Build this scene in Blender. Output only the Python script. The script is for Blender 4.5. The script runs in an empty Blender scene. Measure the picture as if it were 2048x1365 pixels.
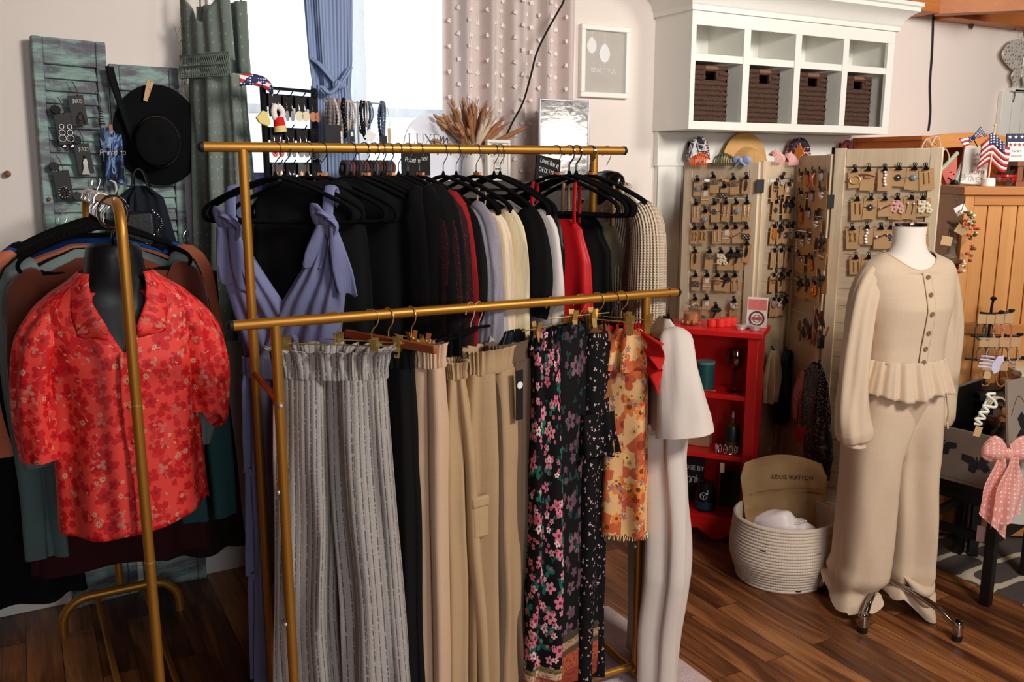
LAMP_POS = (3.68, .45, 1.785)
import bpy, bmesh, math, random
from mathutils import Vector, Matrix, noise
PI = math.pi
rnd = random.Random(11)
C = bpy.context.scene.collection
V = Vector

# ------------------------------------------------------------ camera model
FPX, PITCH, YAW, EYE = 1775.0, math.radians(11.1), math.radians(29.0), 1.58
SP, CP = math.sin(PITCH), math.cos(PITCH)
FWD = V((math.sin(YAW), math.cos(YAW), 0)); RGT = V((math.cos(YAW), -math.sin(YAW), 0))
CAM = V((0, 0, EYE))
WALL_Y = 3.45

def ray(px, py):                       # direction with forward horizontal length 1
    v = (py - 682.5) / FPX; u = (px - 1024) / FPX
    zf = CP - v * SP; dn = SP + v * CP
    return FWD + RGT * (u / zf) + V((0, 0, -dn / zf))
def atD(px, py, D): return CAM + ray(px, py) * D
def onZ(px, py, z):
    r = ray(px, py); return CAM + r * ((z - EYE) / r.z)
def onY(px, py, Y):
    r = ray(px, py); return CAM + r * (Y / r.y)
def onPl(px, py, p0, n):
    r = ray(px, py); return CAM + r * ((p0 - CAM).dot(n) / r.dot(n))

# ------------------------------------------------------------ materials
def lin(c):
    out = []
    for x in c[:3]:
        x = x / 255.0
        out.append(x / 12.92 if x <= 0.04045 else ((x + 0.055) / 1.055) ** 2.4)
    return (*out, 1.0)

class NT:
    """small helper to write shader node trees"""
    def __init__(s, name):
        s.m = bpy.data.materials.new(name); s.m.use_nodes = True
        s.t = s.m.node_tree; s.n = s.t.nodes; s.n.clear()
        s.out = s.n.new('ShaderNodeOutputMaterial')
        s.b = s.n.new('ShaderNodeBsdfPrincipled'); s.l(s.b.outputs[0], s.out.inputs[0])
        s.tc = s.n.new('ShaderNodeTexCoord')
    def l(s, a, b): s.t.links.new(a, b)
    def put(s, sock, v):
        if hasattr(v, 'is_output') or isinstance(v, bpy.types.NodeSocket): s.l(v, sock)
        else: sock.default_value = v
    def new(s, typ, ins=None, **kw):
        nd = s.n.new(typ)
        for k, v in kw.items(): setattr(nd, k, v)
        for k, v in (ins or {}).items(): s.put(nd.inputs[k], v)
        return nd
    def math(s, op, a, b=0.0, c=0.0, clamp=False):
        nd = s.n.new('ShaderNodeMath'); nd.operation = op; nd.use_clamp = clamp
        s.put(nd.inputs[0], a); s.put(nd.inputs[1], b); s.put(nd.inputs[2], c); return nd.outputs[0]
    def mix(s, f, a, b, blend='MIX'):
        nd = s.n.new('ShaderNodeMix'); nd.data_type = 'RGBA'; nd.blend_type = blend
        s.put(nd.inputs[0], f); s.put(nd.inputs[6], a); s.put(nd.inputs[7], b); return nd.outputs[2]
    def scale(s, vec, xyz):
        nd = s.n.new('ShaderNodeMapping'); s.l(vec, nd.inputs[0]); nd.inputs['Scale'].default_value = xyz
        return nd.outputs[0]
    def noise(s, vec, sc, det=3.0, rough=.55, dist=0.0):
        return s.new('ShaderNodeTexNoise', {'Vector': vec, 'Scale': sc, 'Detail': det, 'Roughness': rough, 'Distortion': dist}).outputs['Fac']
    def ramp(s, f, stops, interp='LINEAR'):
        nd = s.n.new('ShaderNodeValToRGB'); nd.color_ramp.interpolation = interp; e = nd.color_ramp.elements
        while len(e) < len(stops): e.new(.5)
        for k, (p, c) in enumerate(stops): e[k].position = p; e[k].color = c if len(c) == 4 else (*c, 1)
        s.put(nd.inputs[0], f); return nd.outputs[0]
    def bump(s, h, strength=.3, dist=.002):
        nd = s.new('ShaderNodeBump', {'Height': h, 'Strength': strength, 'Distance': dist})
        s.l(nd.outputs[0], s.b.inputs['Normal']); return nd
    def set(s, **kw):
        for k, v in kw.items(): s.put(s.b.inputs[k.replace('_', ' ')], v)
        return s

MATS = {}
def M(name, col, rough=.6, metal=0.0, var=.10, vs=18.0, bump=0.0, bs=250.0, spec=.5, coat=0.0, trans=0.0, ior=1.45, alpha=1.0, emit=0.0):
    if name in MATS: return MATS[name]
    t = NT(name); c = lin(col); o = t.tc.outputs['Object']
    f = t.noise(o, vs)
    col2 = t.mix(f, tuple([x * (1 - var) for x in c[:3]] + [1]), tuple([min(1, x * (1 + var)) for x in c[:3]] + [1]))
    t.set(Base_Color=col2, Roughness=rough, Metallic=metal, IOR=ior, Alpha=alpha)
    t.b.inputs['Specular IOR Level'].default_value = spec
    t.b.inputs['Coat Weight'].default_value = coat
    t.b.inputs['Transmission Weight'].default_value = trans
    if emit: t.b.inputs['Emission Color'].default_value = c; t.b.inputs['Emission Strength'].default_value = emit
    if bump: t.bump(t.noise(o, bs), bump, .001)
    MATS[name] = t.m; return t.m

def cloth(name, col, weave='fine', var=.12, rough=.9, sheen=.0, col2=None, amt=.35):
    """woven / ribbed / knitted fabric"""
    if name in MATS: return MATS[name]
    t = NT(name); c = lin(col); o = t.tc.outputs['Object']; uv = t.tc.outputs['UV']
    base = t.mix(t.noise(o, 9.0), tuple([x * (1 - var) for x in c[:3]] + [1]), tuple([min(1, x * (1 + var)) for x in c[:3]] + [1]))
    if weave == 'fine':
        h = t.noise(t.scale(o, (1, 1, .35)), 420.0, 2.0)
        t.bump(h, .35, .0012)
    elif weave == 'slub':
        h = t.noise(t.scale(o, (1.0, 1.0, .04)), 260.0, 2.0)
        h2 = t.noise(t.scale(o, (.06, .06, 1.0)), 260.0, 2.0)
        hh = t.math('ADD', h, h2)
        base = t.mix(t.math('MULTIPLY', t.math('SUBTRACT', hh, .7, clamp=True), amt), base, lin(col2 or tuple(int(x * .72) for x in col)))
        t.bump(hh, .3, .001)
    elif weave == 'rib':                                 # vertical ribs along UV u (metres)
        w = t.new('ShaderNodeTexWave', {'Vector': t.scale(uv, (1, 0.0, 1)), 'Scale': 16.0, 'Distortion': 0.0}, wave_type='BANDS', bands_direction='X').outputs['Fac']
        line = t.math('LESS_THAN', w, .08)
        dash = t.math('GREATER_THAN', t.noise(t.scale(uv, (30, 110, 1)), 1.0, 1.0), .42)
        mel = t.noise(o, 330.0, 2.0, .8)
        base = t.mix(t.math('MULTIPLY', t.math('SUBTRACT', mel, .35, clamp=True), 1.6, clamp=True), tuple([x * .55 for x in c[:3]] + [1]), base)
        base = t.mix(t.math('MULTIPLY', t.math('MULTIPLY', line, dash), .75), base, lin(col2 or tuple(int(x * .4) for x in col)))
        t.bump(t.math('ADD', w, t.math('MULTIPLY', mel, .4)), .55, .003)
    elif weave == 'knit':
        w = t.new('ShaderNodeTexWave', {'Vector': t.scale(uv, (1, 0.0, 1)), 'Scale': 30.0}, wave_type='BANDS', bands_direction='X').outputs['Fac']
        w2 = t.new('ShaderNodeTexWave', {'Vector': t.scale(uv, (0, 1, 1)), 'Scale': 42.0, 'Distortion': .6}, wave_type='BANDS', bands_direction='Y').outputs['Fac']
        h = t.math('MULTIPLY', w, t.math('ADD', w2, .4))
        base = t.mix(t.math('MULTIPLY', t.math('SUBTRACT', .35, h, clamp=True), 2.2, clamp=True), base, lin(col2 or tuple(int(x * .55) for x in col)))
        t.bump(h, .9, .004)
    elif weave == 'ribknit':
        w = t.new('ShaderNodeTexWave', {'Vector': t.scale(uv, (1, 0.0, 1)), 'Scale': 26.0}, wave_type='BANDS', bands_direction='X').outputs['Fac']
        n = t.noise(t.scale(uv, (60, 160, 1)), 1.0, 1.0)
        base = t.mix(t.math('MULTIPLY', t.math('SUBTRACT', .45, w, clamp=True), 1.3, clamp=True), base, lin(col2 or tuple(int(x * .6) for x in col)))
        t.bump(t.math('ADD', w, t.math('MULTIPLY', n, .4)), .8, .003)
    elif weave == 'sparkle':
        v = t.new('ShaderNodeTexVoronoi', {'Vector': o, 'Scale': 260.0})
        g = t.math('LESS_THAN', v.outputs['Distance'], .16)
        base = t.mix(t.math('MULTIPLY', g, .5), base, lin(col2 or (190, 120, 120)))
        t.bump(t.noise(o, 300.0), .5, .002)
    elif weave == 'crinkle':
        h = t.noise(t.scale(o, (1, 1, .12)), 150.0, 3.0)
        t.bump(h, .6, .0025)
    t.set(Base_Color=base, Roughness=rough)
    t.b.inputs['Specular IOR Level'].default_value = .25
    if sheen: t.b.inputs['Sheen Weight'].default_value = sheen
    MATS[name] = t.m; return t.m

def petal_mask(t, vec, scale, petals, size, seed=0.0, inner=0.0, keep=.5):
    """flowers scattered in voronoi cells; returns (mask, centre mask, cell random)"""
    mp = t.n.new('ShaderNodeMapping'); t.l(vec, mp.inputs[0]); mp.inputs['Location'].default_value = (seed, seed * 1.7, 0)
    v = t.new('ShaderNodeTexVoronoi', {'Vector': mp.outputs[0], 'Scale': scale, 'Randomness': .8}, voronoi_dimensions='2D')
    d = t.new('ShaderNodeVectorMath', operation='SUBTRACT'); t.l(mp.outputs[0], d.inputs[0]); t.l(v.outputs['Position'], d.inputs[1])
    sx = t.new('ShaderNodeSeparateXYZ', {0: d.outputs[0]})
    r = t.math('MULTIPLY', t.math('SQRT', t.math('ADD', t.math('MULTIPLY', sx.outputs[0], sx.outputs[0]), t.math('MULTIPLY', sx.outputs[1], sx.outputs[1]))), scale)
    rc = t.new('ShaderNodeSeparateColor', {0: v.outputs['Color']})
    ang = t.math('ADD', t.math('ARCTAN2', sx.outputs[1], sx.outputs[0]), t.math('MULTIPLY', rc.outputs[0], 6.28))
    pet = t.math('ADD', t.math('MULTIPLY', t.math('ABSOLUTE', t.math('COSINE', t.math('MULTIPLY', ang, petals / 2.0))), 1 - inner), inner)
    szv = t.math('MULTIPLY', t.math('ADD', t.math('MULTIPLY', rc.outputs[1], .5), .65), size)
    m = t.math('LESS_THAN', r, t.math('MULTIPLY', pet, szv))
    m = t.math('MULTIPLY', m, t.math('GREATER_THAN', rc.outputs[2], 1 - keep))
    cm = t.math('MULTIPLY', t.math('LESS_THAN', r, t.math('MULTIPLY', szv, .28)), t.math('GREATER_THAN', rc.outputs[2], 1 - keep))
    return m, cm, rc.outputs[0]

def flat_xz(t):
    """2-D cloth coordinates: UV in metres"""
    return t.tc.outputs['UV']

def floral(name, ground, layers, rough=.85, border=None, spec=.25, bumpy=.3):
    """printed fabric; layers: (scale, petals, size, seed, inner, keep, colour, colour2, centre colour)"""
    if name in MATS: return MATS[name]
    t = NT(name); uv = flat_xz(t); o = t.tc.outputs['Object']
    # slight warp so that the print is not mechanical
    nz = t.new('ShaderNodeTexNoise', {'Vector': o, 'Scale': 14.0}); wv = t.new('ShaderNodeVectorMath', operation='SCALE'); t.l(nz.outputs['Color'], wv.inputs[0]); wv.inputs['Scale'].default_value = .008
    ad = t.new('ShaderNodeVectorMath', operation='ADD'); t.l(uv, ad.inputs[0]); t.l(wv.outputs[0], ad.inputs[1]); uv2 = ad.outputs[0]
    g = lin(ground)
    base = t.mix(t.noise(o, 10.0), tuple([x * .9 for x in g[:3]] + [1]), tuple([min(1, x * 1.1) for x in g[:3]] + [1]))
    for (sc, pe, sz, sd, inn, keep, c1, c2, cc) in layers:
        m, cm, rv = petal_mask(t, uv2, sc, pe, sz, sd, inn, keep)
        pc = t.mix(rv, lin(c1), lin(c2)); base = t.mix(m, base, pc)
        if cc: base = t.mix(cm, base, lin(cc))
    if border:                                            # printed hem bands measured up from v = border[0]
        v = t.new('ShaderNodeSeparateXYZ', {0: uv}).outputs[1]
        top = border[0]
        s2 = t.math('DIVIDE', v, top, clamp=True)
        band = t.ramp(s2, border[1], 'CONSTANT')
        dots = t.math('GREATER_THAN', t.noise(t.scale(uv, (1, 1, 1)), 110.0, 1.0), .56)
        band = t.mix(t.math('MULTIPLY', dots, .6), band, lin((60, 40, 35)))
        base = t.mix(t.math('LESS_THAN', v, top), base, band)
    t.set(Base_Color=base, Roughness=rough); t.b.inputs['Specular IOR Level'].default_value = spec
    t.bump(t.noise(t.scale(o, (1, 1, .5)), 380.0, 2.0), bumpy, .001)
    MATS[name] = t.m; return t.m

def wood(name, c1, c2, axis=2, scale=9.0, rough=.5, stretch=.07, bump=.12, coat=0.0, contrast=(.32, .68)):
    if name in MATS: return MATS[name]
    t = NT(name); o = t.tc.outputs['Object']
    sc = [1.0, 1.0, 1.0]; sc[axis] = stretch
    n1 = t.noise(t.scale(o, tuple(sc)), scale, 6.0, .62, 1.2)
    n2 = t.noise(t.scale(o, tuple(sc)), scale * 9, 3.0, .6)
    f = t.math('ADD', t.math('MULTIPLY', n1, .75), t.math('MULTIPLY', n2, .25))
    col = t.ramp(f, [(contrast[0], lin(c2)), (contrast[1], lin(c1))])
    t.set(Base_Color=col, Roughness=rough); t.b.inputs['Coat Weight'].default_value = coat
    t.bump(n2, bump, .001)
    MATS[name] = t.m; return t.m

# ------------------------------------------------------------ mesh builder
class MB:
    def __init__(s): s.v, s.f, s.u = [], [], []
    def add(s, vs, fs, uvs=None, mtx=None):
        b = len(s.v)
        s.v += [(mtx @ V(p)) if mtx else V(p) for p in vs]
        for k, f in enumerate(fs):
            s.f.append(tuple(b + i for i in f)); s.u.append(uvs[k] if uvs else None)
        return s
    def box(s, c, d, mtx=None):
        x, y, z = c; a, b, h = d[0] / 2, d[1] / 2, d[2] / 2
        vs = [(x + i * a, y + j * b, z + k * h) for k in (-1, 1) for j in (-1, 1) for i in (-1, 1)]
        return s.add(vs, [(0, 2, 3, 1), (4, 5, 7, 6), (0, 1, 5, 4), (2, 6, 7, 3), (0, 4, 6, 2), (1, 3, 7, 5)], None, mtx)
    def bx(s, lo, hi, mtx=None):
        return s.box([(lo[i] + hi[i]) / 2 for i in range(3)], [abs(hi[i] - lo[i]) for i in range(3)], mtx)
    def loft(s, rings, closed=True, cap0=False, cap1=False, uvw=True, mtx=None):
        n = len(rings[0]); vs = [p for r in rings for p in r]; fs, us = [], []
        # arc length u of the widest ring, v by distance between ring centres
        big = max(rings, key=lambda r: sum((V(r[(i + 1) % n]) - V(r[i])).length for i in range(n)))
        u = [0.0]
        for i in range(n): u.append(u[-1] + (V(big[(i + 1) % n]) - V(big[i])).length)
        cen = [sum((V(p) for p in r), V()) / n for r in rings]
        vv = [0.0]
        for k in range(1, len(rings)): vv.append(vv[-1] + (cen[k] - cen[k - 1]).length)
        m = n if closed else n - 1
        for k in range(len(rings) - 1):
            for i in range(m):
                j = (i + 1) % n
                fs.append((k * n + i, k * n + j, (k + 1) * n + j, (k + 1) * n + i))
                us.append(((u[i], vv[k]), (u[i + 1], vv[k]), (u[i + 1], vv[k + 1]), (u[i], vv[k + 1])))
        if cap0: fs.append(tuple(range(n))[::-1]); us.append(None)
        if cap1: fs.append(tuple((len(rings) - 1) * n + i for i in range(n))); us.append(None)
        return s.add(vs, fs, us, mtx)
    def grid(s, fn, nu, nv, su=1.0, sv=1.0, mtx=None):
        vs = [fn(i / nu, j / nv) for j in range(nv + 1) for i in range(nu + 1)]; fs, us = [], []
        for j in range(nv):
            for i in range(nu):
                a = j * (nu + 1) + i; fs.append((a, a + 1, a + nu + 2, a + nu + 1))
                us.append(((i / nu * su, j / nv * sv), ((i + 1) / nu * su, j / nv * sv), ((i + 1) / nu * su, (j + 1) / nv * sv), (i / nu * su, (j + 1) / nv * sv)))
        return s.add(vs, fs, us, mtx)
    def tube(s, pts, r, n=8, closed=False, caps=True, mtx=None, flat=1.0):
        P = [V(p) for p in pts]; N = len(P); rings = []
        up = None
        for i in range(N):
            a = P[(i - 1) % N] if (closed or i > 0) else P[i]; b = P[(i + 1) % N] if (closed or i < N - 1) else P[i]
            t = (b - a); t = t.normalized() if t.length > 1e-9 else V((0, 0, 1))
            if up is None:
                up = V((0, 0, 1)) if abs(t.z) < .9 else V((0, 1, 0))
            sx = t.cross(up); sx = sx.normalized() if sx.length > 1e-6 else t.orthogonal().normalized()
            up = sx.cross(t).normalized()
            rr = r[i] if isinstance(r, (list, tuple)) else r
            rings.append([P[i] + sx * (math.cos(2 * PI * k / n) * rr) + up * (math.sin(2 * PI * k / n) * rr * flat) for k in range(n)])
        if closed: rings.append(rings[0])
        return s.loft(rings, True, caps and not closed, caps and not closed, mtx=mtx)
    def lathe(s, prof, n=24, mtx=None, sx=1.0, sy=1.0):
        rings = [[(r * math.cos(2 * PI * k / n) * sx, r * math.sin(2 * PI * k / n) * sy, z) for k in range(n)] for r, z in prof]
        return s.loft(rings, True, prof[0][0] > 1e-6, prof[-1][0] > 1e-6, mtx=mtx)
    def prism(s, poly, y0, y1, mtx=None):                # polygon in x-z, extruded in y
        n = len(poly); vs = [(x, y0, z) for x, z in poly] + [(x, y1, z) for x, z in poly]
        fs = [tuple(range(n)), tuple(range(2 * n - 1, n - 1, -1))] + [(i, i + n, (i + 1) % n + n, (i + 1) % n) for i in range(n)]
        return s.add(vs, fs, None, mtx)
    def ball(s, c, r, n=10, sc=(1, 1, 1), mtx=None):
        m = max(4, n // 2 + 1)
        prof = [(math.sin(PI * i / m), -math.cos(PI * i / m)) for i in range(m + 1)]
        rings = [[(c[0] + r * a * math.cos(2 * PI * k / n) * sc[0], c[1] + r * a * math.sin(2 * PI * k / n) * sc[1], c[2] + r * h * sc[2]) for k in range(n)] for a, h in prof]
        return s.loft(rings, True, mtx=mtx)
    def mesh(s, name):
        me = bpy.data.meshes.new(name); me.from_pydata([tuple(p) for p in s.v], [], s.f)
        if any(s.u):
            uv = me.uv_layers.new(name='UVMap').data
            for p, us in zip(me.polygons, s.u):
                if us:
                    for li, q in zip(p.loop_indices, us): uv[li].uv = q
        bm = bmesh.new(); bm.from_mesh(me); bmesh.ops.recalc_face_normals(bm, faces=bm.faces); bm.to_mesh(me); bm.free()
        return me

def part(name, mb, m, parent=None, label=None, bevel=0.0, smooth=35.0, solid=0.0, sub=0, mtx=None):
    me = mb.mesh(name) if isinstance(mb, MB) else mb
    if m is not None:
        me.materials.clear(); me.materials.append(m)
    if smooth:
        me.polygons.foreach_set('use_smooth', [True] * len(me.polygons)); me.set_sharp_from_angle(angle=math.radians(smooth))
    o = bpy.data.objects.new(name, me); C.objects.link(o)
    if parent is not None: o.parent = parent
    if mtx is not None: o.matrix_local = mtx
    if label: o['label'] = label
    if bevel:
        b = o.modifiers.new('bevel', 'BEVEL'); b.width = bevel; b.segments = 2; b.limit_method = 'ANGLE'; b.angle_limit = math.radians(40)
    if solid:
        b = o.modifiers.new('thick', 'SOLIDIFY'); b.thickness = solid; b.offset = 0
    if sub:
        b = o.modifiers.new('smooth', 'SUBSURF'); b.levels = sub; b.render_levels = sub
    return o

def tag(o, label, cat, group=None, kind=None):
    o['label'] = label; o['category'] = cat
    if group: o['group'] = group
    if kind: o['kind'] = kind
    return o
def thing(name, label, cat, loc=(0, 0, 0), rz=0.0, group=None, mtx=None):
    o = bpy.data.objects.new(name, None); C.objects.link(o); o.empty_display_size = .05
    if mtx is not None: o.matrix_world = mtx
    else: o.location = loc; o.rotation_euler = (0, 0, rz)
    return tag(o, label, cat, group)
def struct(name, mb, m, bevel=0.0, smooth=35.0):
    o = part(name, mb, m, bevel=bevel, smooth=smooth); o['kind'] = 'structure'; return o
def copy_tree(o, parent=None, label=None, group=None):
    c = o.copy(); C.objects.link(c)
    if parent is not None: c.parent = parent
    if label: c['label'] = label
    if group: c['group'] = group
    for ch in list(o.children): copy_tree(ch, c)
    return c
def frame(origin, xaxis, normal=None):
    """matrix whose x runs along xaxis (horizontal), z up, y into the scene (away from viewer)"""
    x = V((xaxis[0], xaxis[1], 0)).normalized(); z = V((0, 0, 1)); y = z.cross(x)
    m = Matrix((x, y, z)).transposed().to_4x4(); m.translation = V(origin); return m
def facing(origin, phi_deg):
    """phi 0: x along the camera's right; positive: right end swings towards the camera"""
    a = -YAW - math.radians(phi_deg)
    return frame(origin, (math.cos(a), math.sin(a), 0))
def T(x=0, y=0, z=0): return Matrix.Translation((x, y, z))
def RX(d): return Matrix.Rotation(math.radians(d), 4, 'X')
def RY(d): return Matrix.Rotation(math.radians(d), 4, 'Y')
def RZ(d): return Matrix.Rotation(math.radians(d), 4, 'Z')
def lerp(a, b, t): return a + (b - a) * t
def sstep(a, b, x):
    t = max(0.0, min(1.0, (x - a) / (b - a))) if b != a else float(x > a); return t * t * (3 - 2 * t)
def interp(tab, x):
    if x <= tab[0][0]: return tab[0][1]
    for (x0, y0), (x1, y1) in zip(tab, tab[1:]):
        if x <= x1: return y0 + (y1 - y0) * (x - x0) / (x1 - x0)
    return tab[-1][1]
def smoothpath(pts, k=5, closed=False):
    """Catmull-Rom through pts"""
    P = [V(p) for p in pts]; n = len(P); out = []
    for i in range(n if closed else n - 1):
        g = (lambda j: P[j % n]) if closed else (lambda j: P[max(0, min(n - 1, j))])
        p0, p1, p2, p3 = g(i - 1), g(i), g(i + 1), g(i + 2)
        for q in range(k):
            t = q / k
            out.append(.5 * ((2 * p1) + (p2 - p0) * t + (2 * p0 - 5 * p1 + 4 * p2 - p3) * t * t + (3 * p1 - p0 - 3 * p2 + p3) * t ** 3))
    if not closed: out.append(P[-1])
    return out

# ------------------------------------------------------------ lettering
def text_mesh(s, size, depth=.0006, shear=0.0, spacing=1.0, align='CENTER'):
    cu = bpy.data.curves.new('lettering', 'FONT'); cu.body = s; cu.size = size; cu.extrude = depth; cu.shear = shear
    cu.space_character = spacing; cu.align_x = align; cu.align_y = 'CENTER'; cu.resolution_u = 3
    ob = bpy.data.objects.new('lettering', cu); me = bpy.data.meshes.new_from_object(ob)
    bpy.data.objects.remove(ob); bpy.data.curves.remove(cu); return me
def lettering(s, size, m, parent, mtx, **kw):
    """text standing in the local x-z plane, facing -y"""
    return part('lettering', text_mesh(s, size, **kw), m, parent, smooth=0, mtx=mtx @ RX(90))
STROKES = {  # single-stroke letters on a 4 x 6 grid
 'A': '00 26 40/12 32', 'B': '00 06 26 35 33 03/33 41 30 00', 'C': '45 26 05 01 20 41', 'D': '00 06 26 44 42 20 00', 'E': '46 06 00 40/03 33', 'F': '00 06 46/03 33',
 'H': '00 06/40 46/03 43', 'I': '20 26', 'K': '00 06/46 03 40', 'L': '06 00 40', 'M': '00 06 23 46 40', 'N': '00 06 40 46', 'O': '20 01 05 26 45 41 20', 'P': '00 06 36 44 33 03',
 'R': '00 06 36 44 33 03/23 40', 'S': '45 26 05 04 42 41 20 01', 'T': '20 26/06 46', 'U': '06 01 20 41 46', 'V': '06 20 46', 'W': '06 10 24 30 46', 'X': '00 46/06 40', 'Y': '06 23 46/23 20',
 'a': '34 04 00 30 34 30', 'b': '06 00 30 34 04', 'c': '34 04 00 30', 'd': '36 30 00 04 34', 'e': '02 32 34 04 00 30', 'f': '35 26 10/04 24', 'g': '34 04 00 30/34 3- 0-', 'h': '06 00/04 34 30',
 'i': '10 14', 'k': '06 00/34 02 30', 'l': '10 16', 'm': '00 04 24 20/24 44 40', 'n': '00 04 34 30', 'o': '00 04 34 30 00', 'p': '0- 04 34 30 00', 'q': '34 04 00 30/34 3-', 'r': '00 04 34', 's': '34 04 02 32 30 00', 't': '26 20 30/04 34',
 'u': '04 00 30 34', 'v': '04 20 44', 'w': '04 10 22 30 44', 'y': '04 00 30/34 3- 0-', '0': '20 01 05 26 45 41 20', '7': '06 46 10', '5': '46 06 04 44 41 20 01', '8': '03 05 26 45 43 01 20 41 03', '$': '45 26 05 04 42 41 20 01/27 2-', '.': '10 11', '#': '10 16/30 36/02 42/04 44', '&': '40 05 26 35 01 20 43', '!': '20 21/22 26'}
def scrawl(s, h, r=.0006, slant=.15, jit=.12, gap=.28, seed=1):
    """hand-drawn lettering in the local x-z plane, centred on the origin, facing -y"""
    q = random.Random(seed); mb = MB(); x = 0.0; u = h / 6; lines = []
    for ch in s:
        if ch == ' ': x += 3 * u; continue
        st = STROKES.get(ch) or STROKES.get(ch.upper()) or '00 30'
        wmax = 0; dy = q.uniform(-jit, jit) * u * 2
        for line in st.split('/'):
            pts = []
            for tk in line.split():
                gx = int(tk[0]); gz = -2 if tk[1] == '-' else int(tk[1]); wmax = max(wmax, gx)
                gx += q.uniform(-jit, jit); gz += q.uniform(-jit, jit)
                pts.append((x + gx * u * .8 + gz * u * slant, 0, gz * u + dy))
            lines.append(pts)
        x += (wmax * .8 + gap * 4) * u
    for pts in lines:
        P = smoothpath([(p[0] - x / 2, 0, p[2] - h * .4) for p in pts], 3)
        mb.tube(P, r, 4)
    return mb
# ============================================================ setting
mWall = M('painted plaster wall', (232, 221, 212), .85, var=.03, vs=3.0, bump=.15, bs=60)
mWhite = M('white painted wood', (240, 239, 231), .45, var=.02, bump=.04, bs=40)
mCeil = wood('brown plank ceiling', (112, 74, 46), (80, 50, 30), 0, 3)
mFar = M('tan shop wall', (120, 98, 80), .85, var=.06, vs=3.0)

def floor_mat():
    t = NT('wood plank floor'); o = t.tc.outputs['Object']
    sw = t.new('ShaderNodeMapping', {0: o}); sw.inputs['Rotation'].default_value = (0, 0, PI / 2)
    br = t.new('ShaderNodeTexBrick', {'Vector': sw.outputs[0], 'Color1': (0, 0, 0, 1), 'Color2': (1, 1, 1, 1), 'Mortar': (.5, .5, .5, 1), 'Scale': 1.0, 'Mortar Size': .0012,
               'Brick Width': .95, 'Row Height': .105, 'Bias': 0.0}, offset=.37)
    idx = t.new('ShaderNodeSeparateColor', {0: br.outputs['Color']}).outputs[0]
    off = t.new('ShaderNodeCombineXYZ', {0: t.math('MULTIPLY', idx, 7.3), 1: t.math('MULTIPLY', idx, 23.0), 2: t.math('MULTIPLY', idx, 5.0)})
    ad = t.new('ShaderNodeVectorMath', operation='ADD'); t.l(o, ad.inputs[0]); t.l(off.outputs[0], ad.inputs[1])
    g1 = t.noise(t.scale(ad.outputs[0], (1, .11, 1)), 10.0, 7.0, .62, 1.3)
    g2 = t.noise(t.scale(ad.outputs[0], (1, .05, 1)), 85.0, 3.0, .6)
    f = t.math('ADD', t.math('ADD', t.math('MULTIPLY', g1, .72), t.math('MULTIPLY', g2, .2)), t.math('MULTIPLY', t.math('SUBTRACT', idx, .5), .16))
    col = t.ramp(f, [(.27, lin((40, 20, 11))), (.40, lin((96, 54, 29))), (.51, lin((146, 90, 50))), (.67, lin((190, 132, 80)))])
    col = t.mix(br.outputs['Fac'], col, lin((28, 15, 9)))
    t.set(Base_Color=col, Roughness=t.math('ADD', t.math('MULTIPLY', g2, .2), .3))
    t.bump(t.math('SUBTRACT', t.math('MULTIPLY', g2, .35), br.outputs['Fac']), .2, .001)
    return t.m
struct('floor', MB().bx((-2.5, -3.0, -.1), (6.4, 3.45, 0)), floor_mat())
struct('ceiling', MB().bx((-2.65, -3.15, 2.75), (6.55, 3.6, 2.85)), mCeil)
WX0, WX1, WZ0, WZ1 = .72, 1.76, 1.15, 2.5
b = MB(); y0, y1 = WALL_Y, WALL_Y + .15
b.bx((-2.65, y0, 0), (WX0, y1, 2.75)).bx((WX1, y0, 0), (6.55, y1, 2.75)).bx((WX0, y0, 0), (WX1, y1, WZ0)).bx((WX0, y0, WZ1), (WX1, y1, 2.75))
struct('wall_back', b, mWall)
struct('wall_left', MB().bx((-2.65, -3.0, 0), (-2.5, 3.45, 2.75)), mFar)
struct('wall_right', MB().bx((6.4, -3.0, 0), (6.55, 3.45, 2.75)), mFar)
struct('wall_front', MB().bx((-2.5, -3.15, 0), (6.4, -3.0, 2.75)), mFar)
b = MB(); b.bx((-2.5, 3.435, 0), (6.4, 3.4499, .09)); struct('baseboard_back', b, mWhite, bevel=.004)
# window: casing, sash bars, panes, sill
win = bpy.data.objects.new('window_1', None); C.objects.link(win); win['kind'] = 'structure'
b = MB()
b.bx((WX0 - .055, 3.43, WZ0 - .06), (WX0, 3.46, WZ1 + .06)).bx((WX1, 3.43, WZ0 - .06), (WX1 + .055, 3.46, WZ1 + .06)).bx((WX0, 3.43, WZ1), (WX1, 3.46, WZ1 + .06))
part('window_frame', b, mWhite, win, bevel=.004)
b = MB()
b.bx((1.215, 3.47, WZ0), (1.265, 3.53, WZ1)).bx((WX0, 3.49, WZ0), (WX0 + .035, 3.53, WZ1)).bx((WX1 - .035, 3.49, WZ0), (WX1, 3.53, WZ1))
b.bx((WX0, 3.49, WZ0), (WX1, 3.53, WZ0 + .04)).bx((WX0, 3.49, WZ1 - .04), (WX1, 3.53, WZ1)).bx((WX0, 3.485, 1.78), (WX1, 3.535, 1.815))
part('window_sash', b, mWhite, win, bevel=.003)
part('window_sill', MB().bx((WX0 - .06, 3.36, WZ0 - .035), (WX1 + .06, 3.6, WZ0)), mWhite, win, bevel=.005)
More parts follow.
